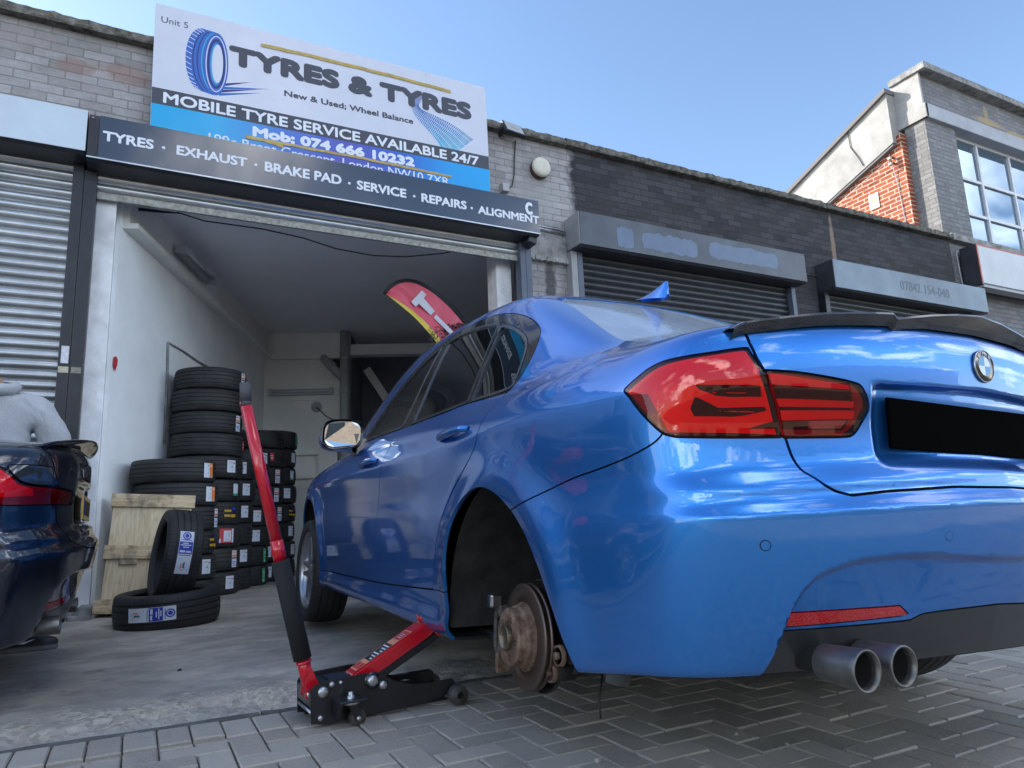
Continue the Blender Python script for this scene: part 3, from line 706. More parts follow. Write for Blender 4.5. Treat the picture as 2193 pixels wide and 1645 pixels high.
for k in range(4):
    z0 = ecz - .30 + k * .034
    flat([(ecx + .05 + .012 * k, z0), (ecx + .05 + .012 * k, z0 + .026), (ecx + .40 + (.07 if k == 2 else -.03 * k), z0 + .115 - .006 * k)], c_bl if k % 2 == 0 else c_dk, 'emblem_speed_line', -.0228)
# printed tyre track winding down the right side
def track():
    cpts = [(2.335, 4.90, .028), (2.285, 4.82, .034), (2.262, 4.745, .042), (2.31, 4.67, .062), (2.44, 4.60, .10), (2.58, 4.52, .145), (2.68, 4.44, .18), (2.735, 4.385, .205)]
    P = np.array(cpts); t = np.linspace(0, len(P) - 1, 64); out = []
    def cr(t):
        i = int(min(max(math.floor(t), 0), len(P) - 2)); f = t - i; p0, p1, p2, p3 = P[max(i - 1, 0)], P[i], P[i + 1], P[min(i + 2, len(P) - 1)]
        return .5 * ((2 * p1) + (-p0 + p2) * f + (2 * p0 - 5 * p1 + 4 * p2 - p3) * f * f + (-p0 + 3 * p1 - 3 * p2 + p3) * f ** 3)
    pts = [cr(v) for v in t]
    b = MB()
    lanes = [(-1, -.80), (-.76, -.44), (-.40, -.06), (-.02, .34), (.38, .74), (.79, 1)]
    for i in range(len(pts) - 1):
        for li, (a, c_) in enumerate(lanes):
            sk = [.35, .55, -.45, .45, -.55, -.35][li] * .9
            def at(u, s):
                q = pts[i] * (1 - u) + pts[i + 1] * u; d_ = pts[i + 1][:2] - pts[i][:2]; d_ = d_ / np.linalg.norm(d_); n_ = np.array([-d_[1], d_[0]])
                ll = np.linalg.norm(pts[i + 1][:2] - pts[i][:2])
                p = q[:2] + n_ * s * q[2] + d_ * sk * (s - (a + c_) / 2) * ll * 2
                return (sx_(p[0]), -.02235, sz_(p[0], p[1]))
            b.face([at(.10, a), at(.78, a), at(.78, c_), at(.10, c_)])
    m, nt, p = new_mat('track_print'); N = NT(nt); c = N.coord(); s = N.node('ShaderNodeSeparateXYZ'); N.l.new(c, s.inputs[0])
    N.set(p, 'Base Color', N.ramp(N.math('MULTIPLY_ADD', s.outputs['Z'], 1 / .5, -.48 / .5, True), [(0, (.02, .40, .62)), (.5, (.02, .17, .48)), (1, (.03, .06, .30))])); p.inputs['Roughness'].default_value = .35
    b.build('tyre_track', m, sg)
track()
M_['tape'] = mat('brown_yellow_tape', (.42, .30, .06, 1), .3, var=.25, vscale=20, coat=.3)
def tape(x0, z0, x1, z1, h, seed):
    rnd = random.Random(seed); n = 24; b = MB(); P = []
    for i in range(n + 1):
        t = i / n; x = x0 + (x1 - x0) * t; z = z0 + (z1 - z0) * t + rnd.uniform(-.004, .004) + .012 * math.sin(t * 3.1)
        P.append([(sx_(x), -.026 - rnd.uniform(0, .003), sz_(x, z) - h / 2), (sx_(x), -.028 - rnd.uniform(0, .004), sz_(x, z)), (sx_(x), -.026, sz_(x, z) + h / 2)])
    b.grid(P[::-1]); b.build('tape_strip', M_['tape'], sg)
tape(.80, 4.985, 2.65, 5.008, .036, 1); tape(.68, 4.045, 2.62, 4.058, .026, 2); tape(.68, 4.05, 1.0, 4.02, .03, 3)
band(2.448, 2.450, .305, 1.244, 'seam', M_['sign_edge'], -.0233)
for (x, z) in ((.03, 1.21), (3.08, 1.21), (1.2, 1.225), (2.0, 1.225), (3.08, .05), (2.45, .9), (2.45, .4)):
    b = MB(); b.lathe([(0, -.0035), (.006, -.003), (.008, 0)], 8, Matrix.Translation((x, -.0225, z)) @ Matrix.Rotation(R(90), 4, 'X')); b.build('screw', M_['steel'], sg)

# ------------------------------------------------------------------ fittings on the wall
fl = tag(empty('floodlight', (3.30, 6.0, 4.70)), 'slim black framed floodlight tilted down beside the signboard', 'floodlight')
fm = Matrix.Translation((3.30, 5.93, 4.70)) @ Matrix.Rotation(R(8), 4, 'Z') @ Matrix.Rotation(R(-28), 4, 'X')
b = MB(); b.box((-.125, 0, -.09), (.125, .035, .09), .008, mat=fm); adopt(b.build('body', M_['black']), fl)
b = MB(); b.box((-.108, -.004, -.074), (.108, .001, .074), .002, mat=fm); adopt(b.build('lens', mat('frosted_lens', (.40, .41, .42, 1), .25)), fl)
b = MB(); b.box((-.04, -.006, -.022), (.04, -.0041, .022), mat=fm); adopt(b.build('led_panel', mat('led_chip', (.33, .335, .30, 1), .4)), fl)
b = MB(); b.box((3.20, 5.95, 4.66), (3.22, 6.10, 4.70), .003); b.box((3.21, 5.95, 4.70), (3.38, 5.965, 4.72), .003); adopt(b.build('bracket', M_['black']), fl)
bl = tag(empty('bulkhead_lamp', (3.668, 6.06, 4.37)), 'round cream bulkhead lamp with a dark rusty lower rim on the brick wall', 'lamp')
bmx = Matrix.Translation((3.668, 6.098, 4.372)) @ Matrix.Rotation(R(90), 4, 'X')
b = MB(); b.lathe([(.105, 0), (.112, .03), (.108, .055), (.0, .055)], 40, bmx); adopt(b.build('base', mat('rusty_cream', (.07, .028, .02, 1), .6)), bl)
b = MB(); b.lathe([(.106, .052), (.110, .062), (.106, .085), (.095, .097), (.05, .104), (0, .105)], 40, bmx @ Matrix.Translation((0, .006, 0))); adopt(b.build('cover', M_['plastic_white']), bl)
b = MB(); b.tube([(3.40, 6.09, 4.66), (3.375, 6.085, 4.45), (3.36, 6.085, 4.25), (3.33, 6.085, 4.12), (3.25, 6.07, 4.05), (3.20, 6.07, 4.06)], .006, 6)
tag(b.build('cable', M_['cable']), 'black cable running down from the floodlight to the small grey box', 'cable')
b = MB(); b.box((3.185, 6.02, 4.015), (3.265, 6.098, 4.105), .006); tag(b.build('junction_box', M_['plastic_grey']), 'small grey junction box just above the shutter housing', 'junction box')
for k in range(2):
    b = MB(); b.tube([(3.468, 6.075, 3.735 - .03 * k), (3.95, 6.075, 3.70 - .03 * k)], .009, 8)
    tag(b.build('conduit', M_['galv']), ('upper' if k == 0 else 'lower') + ' of two thin metal conduits joining the navy and grey shutter housings', 'conduit')
b = MB(); b.tube([(7.38, 6.08, 3.72), (7.91, 6.08, 3.70)], .008, 8); tag(b.build('conduit', M_['galv']), 'short pale conduit between the two closed black shutters', 'conduit')
gr = link('house_number_graffiti', text_mesh('199c', 3.53, 2.80, 3.86, 2.935, bold=.02, thick=.001, shear=.1), mat('blue_marker', (.03, .07, .30, 1), .7)); gr.location = (0, 6.0985, 0)
tag(gr, 'blue hand painted number 199c on the brick pier', 'graffiti')

# white lightbox sign at the far right
lb = tag(empty('lightbox_sign', (12.6, 5.97, 4.2)), 'wide faded white lightbox sign with a red edge, under the tall building', 'sign')
b = MB(); b.box((11.36, 5.84, 3.94), (15.5, 6.095, 4.60), .004); adopt(b.build('box', M_['dark_paint']), lb)
b = MB(); b.box((11.39, 5.834, 3.965), (15.49, 5.8395, 4.575)); adopt(b.build('face', mat('faded_white_acrylic', (.52, .54, .57, 1), .35, var=.12, vscale=1.6)), lb)
b = MB(); b.box((11.355, 5.832, 4.576), (15.5, 5.8405, 4.60)); b.box((11.355, 5.832, 3.94), (11.388, 5.8405, 4.575)); adopt(b.build('red_trim', mat('red_trim', (.42, .08, .05, 1), .45, var=.4, vscale=9)), lb)
b = MB(); b.box((11.39, 5.836, 3.90), (15.5, 6.0, 3.938)); adopt(b.build('bottom_rail', M_['plastic_grey']), lb)
cbl = MB(); cbl.tube([(11.28, 6.085, 4.55), (11.24, 6.08, 4.5), (11.24, 6.075, 4.2), (11.26, 6.07, 3.86)], .01, 6)
tag(cbl.build('cable', M_['plastic_grey']), 'pale cable curving down the black wall beside the white lightbox sign', 'cable')

# ---------------- car body as a smooth field, metres, x forward, y left
class Spl:
    """natural cubic spline through points"""
    def __init__(s, pts):
        a = np.array(pts, float); s.x = a[:, 0]; s.y = a[:, 1]; n = len(a)
        h = np.diff(s.x); A = np.zeros((n, n)); b = np.zeros(n); A[0, 0] = A[-1, -1] = 1
        for i in range(1, n - 1):
            A[i, i - 1] = h[i - 1]; A[i, i] = 2 * (h[i - 1] + h[i]); A[i, i + 1] = h[i]
            b[i] = 6 * ((s.y[i + 1] - s.y[i]) / h[i] - (s.y[i] - s.y[i - 1]) / h[i - 1])
        s.m = np.linalg.solve(A, b); s.h = h
    def __call__(s, x):
        x = np.asarray(x, float); xc = np.clip(x, s.x[0], s.x[-1])
        i = np.clip(np.searchsorted(s.x, xc) - 1, 0, len(s.h) - 1); h = s.h[i]
        a = (s.x[i + 1] - xc) / h; b = (xc - s.x[i]) / h
        r = a * s.y[i] + b * s.y[i + 1] + ((a ** 3 - a) * s.m[i] + (b ** 3 - b) * s.m[i + 1]) * h * h / 6
        d0 = (s.y[1] - s.y[0]) / s.h[0] - s.h[0] * s.m[1] / 6; d1 = (s.y[-1] - s.y[-2]) / s.h[-1] + s.h[-1] * s.m[-2] / 6
        return r + np.where(x < s.x[0], (x - s.x[0]) * d0, 0) + np.where(x > s.x[-1], (x - s.x[-1]) * d1, 0)
def smax(a, b, k): return .5 * (a + b + np.sqrt((a - b) ** 2 + k * k))
def smin(a, b, k): return .5 * (a + b - np.sqrt((a - b) ** 2 + k * k))
def sstep(a, b, x):
    t = np.clip((x - a) / (b - a), 0, 1); return t * t * (3 - 2 * t)
def poly_sdf(px, pz, poly):
    """signed distance to a closed polygon, negative inside"""
    P = np.array(poly, float); Q = np.roll(P, -1, 0); sh = np.broadcast(px, pz).shape
    px = np.broadcast_to(px, sh).ravel(); pz = np.broadcast_to(pz, sh).ravel()
    d = np.full(px.shape, 1e9); ins = np.zeros(px.shape, bool)
    for (ax, az), (bx, bz) in zip(P, Q):
        ex, ez = bx - ax, bz - az; l2 = ex * ex + ez * ez
        if l2 < 1e-14: continue
        wx, wz = px - ax, pz - az; t = np.clip((wx * ex + wz * ez) / l2, 0, 1)
        d = np.minimum(d, (wx - ex * t) ** 2 + (wz - ez * t) ** 2)
        c = (az > pz) != (bz > pz)
        if az != bz: ins ^= c & (px < (bx - ax) * (pz - az) / (bz - az) + ax)
    d = np.sqrt(d); d[ins] *= -1
    return d.reshape(sh)
def smooth_line(pts, n=6, closed=True):
    """Catmull-Rom through points; a doubled point is a sharp corner"""
    P = np.array(pts, float); m = len(P); out = []
    for i in range(m if closed else m - 1):
        p0, p1, p2, p3 = (P[(i - 1) % m], P[i], P[(i + 1) % m], P[(i + 2) % m]) if closed else (P[max(i - 1, 0)], P[i], P[min(i + 1, m - 1)], P[min(i + 2, m - 1)])
        if np.allclose(p1, p2): continue
        for k in range(n):
            f = k / n; out.append(.5 * ((2 * p1) + (-p0 + p2) * f + (2 * p0 - 5 * p1 + 4 * p2 - p3) * f * f + (-p0 + 3 * p1 - 3 * p2 + p3) * f ** 3))
    if not closed: out.append(P[-1])
    return np.array(out)
Wz = Spl([(.05, .79), (.17, .835), (.28, .858), (.42, .876), (.58, .886), (.72, .889), (.82, .889), (.88, .884), (.94, .868), (1.0, .838), (1.1, .77)])
Px = Spl([(-1.05, -.10), (-.8, -.05), (-.5, -.014), (-.15, .004), (.3, 0), (.8, -.003), (1.4, -.003), (2.1, 0), (2.6, .004), (2.9, 0), (3.2, -.025), (3.45, -.085), (3.62, -.17)])
Cy = Spl([(0, 0), (.2, .007), (.4, .03), (.55, .062), (.65, .095), (.75, .148), (.83, .21), (.95, .34)])
rL = Spl([(.1, -.86), (.2, -.905), (.3, -.952), (.45, -.998), (.58, -1.026), (.68, -1.042), (.85, -1.06), (1.2, -1.09)])
rU = Spl([(.3, -1.27), (.585, -1.083), (.64, -1.036), (.662, -1.012), (.678, -1.005), (.697, -1.003), (.712, -.995), (.733, -.979), (.76, -.972), (.82, -.968), (.90, -.975), (.97, -.982), (1.03, -.978), (1.08, -.962), (1.14, -.93)])
ht = Spl([(-1.05, 1.062), (-.9, 1.080), (-.7, 1.095), (-.45, 1.105), (0, 1.07), (.6, 1.03), (1.6, 1.02), (2.3, 1.01), (2.6, .985), (2.9, .95), (3.15, .905), (3.35, .85), (3.5, .78), (3.62, .69)])
fr = Spl([(.1, 3.40), (.25, 3.50), (.45, 3.57), (.6, 3.585), (.75, 3.56), (.9, 3.45), (1.1, 3.2)])
hr = Spl([(-.6, 1.24), (-.2, 1.395), (.2, 1.48), (.6, 1.52), (1.1, 1.528), (1.5, 1.505), (1.9, 1.445), (2.3, 1.345)])
bo = Spl([(-1.1, .320), (-.95, .285), (-.83, .262), (-.69, .246), (-.4, .205), (0, .18), (.35, .165), (1.4, .165), (2.5, .165), (3.0, .20), (3.6, .24)])
wgx = Spl([(-1., -.22), (-.5, -.11), (-.1, -.045), (.3, -.012), (.8, 0), (1.4, 0), (1.9, -.03), (2.4, -.085), (2.8, -.14)])
RIDGE = smooth_line([(.665, .20), (.645, .267), (.626, .363), (.618, .401), (.600, .444), (.570, .475), (.523, .494), (.469, .508), (.35, .516), (.2, .512), (.0, .505), (-.3, .50), (-.3, .50), (-.3, .1), (-.3, .1), (.665, .1), (.665, .1)])
def gauss(d, s): return np.exp(-(d / s) ** 2)
def field(x, y, z):
    y = np.sqrt(y * y + 1e-6)
    w = Wz(z) + Px(x)
    # shoulder line through the door handles with a hollow beneath it
    zc = .80 + .034 * (1.6 - x); dz = z - zc
    fade = np.clip((x + .95) / .3, 0, 1) * np.clip((3.3 - x) / .5, 0, 1)
    w = w + fade * (.012 * np.exp(-np.sqrt(dz * dz + .012 ** 2) / .05) - .008 * gauss(z - .66, .09))
    for cx in (0.0, 2.81):                       # wheel arch flares
        rr = np.hypot(x - cx, z - .31)
        w = w + .020 * gauss(rr - .385, .075) * np.clip((z - .05) / .25, 0, 1)
    w = w + .022 * gauss(z - .20, .05) * np.clip((x - .3) / .1, 0, 1) * np.clip((2.55 - x) / .1, 0, 1)
    side = y - w
    zs = z + .05 * np.minimum(y / .75, 1.25) ** 1.3
    rear = smax(rL(z), rU(zs), .007) + Cy(y)
    # number plate recess, its overhanging brow, and the recessed middle of the bumper
    rear = rear + .026 * sstep(.392, .345, y) * sstep(.912, .893, z + .03 * y) * sstep(.70, .745, z)
    rs = poly_sdf(y, z, RIDGE)
    rear = rear + .030 * sstep(.005, -.013, rs) * sstep(.60, .30, z - .35 * (.62 - y))
    rear = rear - x
    front = x - (fr(z) - .30 * y * y - .25 * y ** 4)
    top = (z - (ht(x) - .046 * (y / .6) ** 2)) * .97
    bot = bo(x) - z
    B = smax(side, rear, .05)
    B = smax(B, front, .12)
    B = smax(B, top, .085 - .040 * sstep(-.5, -.85, x))
    B = smax(B, bot, .016)
    wg = .831 - (z - .95) * .37 - .2 * np.clip(z - 1.15, 0, 1) ** 2 + wgx(x)
    gs = (y - wg) * .9
    roof = z - (hr(x) - .028 * (y / .55) ** 2)
    ws = (x - (2.55 - (z - .98) * 1.9 - .28 * y * y)) * .47
    rw = (-.44 + (z - 1.08) * 1.88 + .18 * y * y - x) * .44
    G = smax(gs, roof, .07)
    G = smax(G, ws, .04); G = smax(G, rw, .04)
    G = smax(G, .93 - z, .02)
    return smin(B, G, .055)

# ------------------------------------------------------------------ meshing the body surface
def surface_nets(xs, ys, zs):
    F = field(xs[:, None, None], ys[None, :, None], zs[None, None, :])
    S = F < 0
    nx, ny, nz = F.shape
    cnt = np.zeros((nx - 1, ny - 1, nz - 1), np.int16); corners = [(i, j, k) for i in (0, 1) for j in (0, 1) for k in (0, 1)]
    sl = lambda A, i, j, k: A[i:nx - 1 + i, j:ny - 1 + j, k:nz - 1 + k]
    for c in corners: cnt += sl(S, *c)
    act = np.argwhere((cnt > 0) & (cnt < 8)); idm = np.full(cnt.shape, -1, np.int64); idm[tuple(act.T)] = np.arange(len(act))
    acc = np.zeros((len(act), 3)); num = np.zeros(len(act))
    ax = (xs, ys, zs); base = act
    for a in corners:
        for d in range(3):
            if a[d]: continue
            b = list(a); b[d] = 1
            ia = base + np.array(a); ib = base + np.array(b)
            fa = F[tuple(ia.T)]; fb = F[tuple(ib.T)]; m = (fa < 0) != (fb < 0)
            t = np.where(m, fa / np.where(m, fa - fb, 1), 0)
            pa = np.stack([ax[q][ia[:, q]] for q in range(3)], 1); pb = np.stack([ax[q][ib[:, q]] for q in range(3)], 1)
            acc += np.where(m[:, None], pa + (pb - pa) * t[:, None], 0); num += m
    V = acc / num[:, None]
    quads = []
    for d in range(3):
        u, v = [(1, 2), (2, 0), (0, 1)][d]
        lo = [slice(None)] * 3; hi = [slice(None)] * 3; lo[d] = slice(0, -1); hi[d] = slice(1, None)
        ch = S[tuple(lo)] != S[tuple(hi)]
        e = np.argwhere(ch); ok = (e[:, u] > 0) & (e[:, v] > 0)
        sh = cnt.shape
        ok &= (e[:, u] < sh[u]) & (e[:, v] < sh[v]); e = e[ok]
        inside = S[tuple(e.T)]
        def cell(du, dv):
            q = e.copy(); q[:, u] += du; q[:, v] += dv; return idm[tuple(q.T)]
        a, b, c, dd = cell(-1, -1), cell(0, -1), cell(0, 0), cell(-1, 0)
        q = np.stack([a, b, c, dd], 1); q[~inside] = q[~inside][:, ::-1]
        quads.append(q)
    Q = np.concatenate(quads); Q = Q[(Q >= 0).all(1)]
    T = np.concatenate([Q[:, [0, 1, 2]], Q[:, [0, 2, 3]]])
    return V, T
def fgrad(V, e=8e-4):
    g = np.empty_like(V)
    for d in range(3):
        o = np.zeros(3); o[d] = e; p = V + o; m = V - o
        g[:, d] = (field(p[:, 0], p[:, 1], p[:, 2]) - field(m[:, 0], m[:, 1], m[:, 2])) / (2 * e)
    return g
def project(V, it=3):
    for _ in range(it):
        f = field(V[:, 0], V[:, 1], V[:, 2]); g = fgrad(V); n2 = np.maximum((g * g).sum(1), .05)
        st = g * (f / n2)[:, None]; l = np.linalg.norm(st, axis=1, keepdims=True); st *= np.minimum(1, .02 / np.maximum(l, 1e-9))
        keep = np.abs(V[:, 1]) < 1e-6
        V = V - st; V[keep, 1] = 0
    return V
def cut(V, T, d):
    """split triangles along d=0 -> (V, inside, outside)"""
    d = np.where(np.abs(d) < 1e-7, 1e-7, d); s = d < 0; c = s[T].sum(1)
    Tin = T[c == 3]; Tout = T[c == 0]; mx = T[(c == 1) | (c == 2)]
    if len(mx) == 0: return V, Tin, Tout
    one = s[mx].sum(1) == 1; odd = np.where(one[:, None], s[mx], ~s[mx]); k = odd.argmax(1); r = np.arange(len(mx))
    a = mx[r, k]; b = mx[r, (k + 1) % 3]; e = mx[r, (k + 2) % 3]
    E = np.sort(np.concatenate([np.stack([a, b], 1), np.stack([a, e], 1)]), 1); U_, inv = np.unique(E, axis=0, return_inverse=True); inv = inv.ravel()
    t = d[U_[:, 0]] / (d[U_[:, 0]] - d[U_[:, 1]])
    nv = V[U_[:, 0]] + (V[U_[:, 1]] - V[U_[:, 0]]) * t[:, None]; off = len(V); V = np.concatenate([V, nv])
    ab = inv[:len(mx)] + off; ae = inv[len(mx):] + off
    tri = np.stack([a, ab, ae], 1); qa = np.stack([ab, b, e], 1); qb = np.stack([ab, e, ae], 1)
    Tin = np.concatenate([Tin, tri[one], qa[~one], qb[~one]]); Tout = np.concatenate([Tout, tri[~one], qa[one], qb[one]])
    return V, Tin, Tout
def compact(V, T):
    u, inv = np.unique(T, return_inverse=True); return V[u], inv.reshape(T.shape)
def subdiv(V, T):
    E = np.sort(np.concatenate([T[:, [0, 1]], T[:, [1, 2]], T[:, [2, 0]]]), 1); U_, inv = np.unique(E, axis=0, return_inverse=True); inv = inv.ravel()
    m = len(T); ab, bc, ca = [inv[i * m:(i + 1) * m] + len(V) for i in range(3)]; V = np.concatenate([V, (V[U_[:, 0]] + V[U_[:, 1]]) / 2])
    a, b, c = T.T
    return V, np.concatenate([np.stack(q, 1) for q in ((a, ab, ca), (ab, b, bc), (ca, bc, c), (ab, bc, ca))])
def mesh_from(name, V, T, N_, mats, parent, mi=None, rim=0.0, double=False):
    """surface with exact normals; rim = depth of the returned edge flange"""
    nv = len(V); faces = T; ln = N_[T].reshape(-1, 3); VV = V; fm = np.zeros(len(T), int) if mi is None else mi
    if rim:
        E = np.concatenate([T[:, [0, 1]], T[:, [1, 2]], T[:, [2, 0]]]); Es = np.sort(E, 1)
        key = Es[:, 0] * (nv + 1) + Es[:, 1]; u, idx, cn = np.unique(key, return_index=True, return_counts=True)
        B = E[idx[cn == 1]]; B = B[~((np.abs(V[B[:, 0], 1]) < 1e-4) & (np.abs(V[B[:, 1], 1]) < 1e-4))]
        if len(B):
            bv, inv = np.unique(B, return_inverse=True); inv = inv.reshape(B.shape)
            t0 = np.arange(len(bv)) + nv; t1 = t0 + len(bv)
            VV = np.concatenate([V, V[bv], V[bv] - N_[bv] * rim])
            a, b = inv[:, 0], inv[:, 1]
            r1 = np.stack([t0[b], t0[a], t1[a]], 1); r2 = np.stack([t0[b], t1[a], t1[b]], 1)
            R_ = np.concatenate([r1, r2]); fn = np.cross(VV[R_[:, 1]] - VV[R_[:, 0]], VV[R_[:, 2]] - VV[R_[:, 0]]); fn /= np.maximum(np.linalg.norm(fn, axis=1, keepdims=True), 1e-12)
            faces = np.concatenate([T, R_]); ln = np.concatenate([ln, np.repeat(fn, 3, 0)]); fm = np.concatenate([fm, np.full(len(R_), fm[0] if len(fm) else 0)])
    me = bpy.data.meshes.new(name); me.from_pydata(VV, [], faces.tolist())
    me.polygons.foreach_set('use_smooth', [True] * len(faces)); me.polygons.foreach_set('material_index', fm.astype(int))
    o = link(name, me, mats, parent)
    me.normals_split_custom_set(ln.astype(np.float32).tolist())
    return o
def frange(specs): return axis(specs)
SA, CA = math.sin(R(50)), math.cos(R(50))
class Shell:
    """left half of the body; parts are taken from it and mirrored"""
    def __init__(s, fine=True):
        k = 1.0 if fine else 1.7
        xs = frange([(-1.13, -.55, .0085 * k), (-.55, .7, .0105 * k), (.7, 2.0, .014 * k), (2.0, 3.66, .020 * k)]); ys = frange([(-.05, .335, .013 * k), (.335, .40, .006 * k), (.40, .97, .0095 * k)]); zs = frange([(.12, .875, .0105 * k), (.875, .925, .0045 * k), (.925, 1.60, .0105 * k)])
        V, T = surface_nets(xs, ys, zs); V = project(V, 4)
        V, _, T = cut(V, T, V[:, 1]); V, T = compact(V, T)
        near = V[:, 1] < 1e-6; V[near, 1] = 0.0
        s.V = V; s.T = T
    def sz(s, V): return V[:, 0] * SA + V[:, 1] * CA, V[:, 2]
    def take(s, fn, gap=.0):
        """remove region fn<0 from the shell and return it (with a gap between)"""
        d = fn(s.V); s.V, _i, s.T = cut(s.V, s.T, d - gap / 2)
        V = s.V; V2, Ti, _ = cut(V, _i, fn(V) + gap / 2); V2, Ti = compact(V2, Ti); s.V, s.T = compact(s.V, s.T)
        return V2, Ti
def finish(name, VT, mats, parent, rim=.012, sides='LR', offset=0.0, mi=None, joined=False, proj=True):
    V, T = VT
    if len(T) == 0: return []
    if proj: V = project(V.copy(), 1)
    g = fgrad(V); Nn = g / np.maximum(np.linalg.norm(g, axis=1, keepdims=True), 1e-9)
    Nn[V[:, 1] < 1e-6, 1] = 0; Nn /= np.linalg.norm(Nn, axis=1, keepdims=True)
    V = V + Nn * offset; out = []
    f = np.array([1, -1, 1.0])
    if joined:
        VV = np.concatenate([V, V * f]); TT = np.concatenate([T, T[:, ::-1] + len(V)]); NN = np.concatenate([Nn, Nn * f])
        return [mesh_from(name, VV, TT, NN, mats, parent, None if mi is None else np.concatenate([mi, mi]), rim)]
    if 'L' in sides: out.append(mesh_from(name, V, T, Nn, mats, parent, mi, rim))
    if 'R' in sides: out.append(mesh_from(name, V * f, T[:, ::-1].copy(), Nn * f, mats, parent, mi, rim))
    return out
ARCH_R = smooth_line([(.40, .02), (.40, .02), (.392, .17), (.386, .32), (.384, .42), (.362, .494), (.314, .571), (.24, .629), (.162, .664), (.085, .679), (.014, .675), (-.051, .656), (-.114, .625), (-.168, .593), (-.231, .542), (-.286, .473), (-.341, .389), (-.382, .312), (-.405, .246), (-.412, .205), (-.42, .02), (-.42, .02)], 4)
ARCH_F = [(2.80 + .388 * math.cos(a), .30 + .388 * math.sin(a)) for a in np.linspace(-.35, math.pi + .35, 60)] + [(2.42, .02), (3.18, .02)]
DLO = smooth_line([(1.835, .968), (1.835, .968), (1.50, .968), (1.116, .971), (.60, .982), (.371, .991), (.085, .986), (.049, .992), (.03, 1.02), (.015, 1.08), (.010, 1.14), (.022, 1.19), (.06, 1.229), (.15, 1.281), (.283, 1.333), (.439, 1.375), (.62, 1.403), (.80, 1.413), (.968, 1.41), (1.12, 1.385), (1.26, 1.338), (1.40, 1.275), (1.53, 1.205), (1.70, 1.10), (1.80, 1.02)], 5)
GL_R = smooth_line([(.94, .990), (.94, .990), (.386, 1.004), (.386, 1.004), (.416, 1.319), (.416, 1.319), (.60, 1.352), (.83, 1.372), (.952, 1.366), (.952, 1.366)], 5)
GL_Q = smooth_line([(.338, 1.006), (.338, 1.006), (.364, 1.298), (.364, 1.298), (.29, 1.274), (.195, 1.234), (.118, 1.19), (.083, 1.150), (.068, 1.09), (.062, 1.03), (.080, 1.008)], 5)
GL_F = smooth_line([(1.74, .985), (1.74, .985), (1.085, .987), (1.085, .987), (1.05, 1.355), (1.05, 1.355), (1.18, 1.322), (1.32, 1.268), (1.47, 1.19), (1.66, 1.068)], 5)
DOOR_R = smooth_line([(1.10, 1.0), (1.10, 1.0), (1.13, .93), (1.19, .83), (1.235, .73), (1.268, .59), (1.275, .45), (1.27, .32), (1.262, .288), (1.262, .288), (.90, .304), (.552, .323), (.552, .323), (.516, .403), (.468, .533), (.417, .605), (.351, .666), (.27, .716), (.18, .768), (.12, .816), (.095, .860), (.082, .92), (.050, .988), (.050, 1.02), (.050, 1.02)], 5)
DOOR_F = smooth_line([(1.10, 1.0), (1.10, 1.0), (1.13, .93), (1.19, .83), (1.235, .73), (1.268, .59), (1.275, .45), (1.27, .32), (1.262, .288), (1.262, .288), (1.8, .276), (2.262, .268), (2.262, .268), (2.31, .36), (2.365, .56), (2.382, .70), (2.34, .81), (2.24, .90), (2.05, .955), (1.85, .975), (1.85, 1.0), (1.85, 1.0)], 5)
SKIRT = smooth_line([(.33, .1), (.33, .1), (.33, .331), (.33, .331), (.552, .321), (.90, .302), (1.262, .286), (1.8, .274), (2.262, .266), (2.40, .263), (2.40, .263), (2.45, .1), (2.45, .1)], 4)
LID = [(-.02, .668), (.2, .664), (.40, .650), (.49, .640), (.525, .648), (.550, .662), (.578, .690), (.592, .725), (.601, .765), (.612, .80), (.628, .86), (.650, .914), (.660, .935), (.668, .97), (.668, 1.0), (.655, 1.3), (-.02, 1.3)]
RGLASS = smooth_line([(-.435, -.1), (-.435, -.1), (-.43, .45), (-.415, .60), (-.37, .632), (-.30, .628), (-.12, .585), (.05, .545), (.18, .52), (.22, .49), (.24, .40), (.265, -.1), (.265, -.1)], 5)
WSCR = smooth_line([(1.80, -.1), (1.80, -.1), (1.76, .50), (1.80, .56), (2.2, .64), (2.42, .66), (2.46, .60), (2.53, -.1), (2.53, -.1)], 5)
HOOD = smooth_line([(2.52, -.1), (2.52, -.1), (2.47, .62), (2.50, .70), (2.9, .70), (3.3, .62), (3.45, .5), (3.52, -.1), (3.52, -.1)], 5)
DIFF = [(-.02, .395), (.20, .388), (.262, .384), (.296, .371), (.625, .358), (.64, .30), (.648, .267), (.66, .1), (-.02, .1)]
REFL = [(.298, .383), (.332, .405), (.617, .397), (.622, .366), (.58, .368)]
def car_materials(paint, spoiler):
    return dict(paint=paint)
def side_fn(poly, ymin=.45):
    return lambda V: np.maximum(poly_sdf(V[:, 0], V[:, 2], poly), ymin - V[:, 1])
def rear_fn(poly, xmax=-.3):
    return lambda V: np.maximum(poly_sdf(V[:, 1], V[:, 2], poly), V[:, 0] - xmax)
def corner_fn(poly, xmax=.3):
    def f(V):
        return np.maximum(poly_sdf(V[:, 0] * SA + V[:, 1] * CA, V[:, 2], poly), V[:, 0] - xmax)
    return f
def top_fn(poly, zmin):
    return lambda V: np.maximum(poly_sdf(V[:, 0], V[:, 1], poly), zmin - V[:, 2])
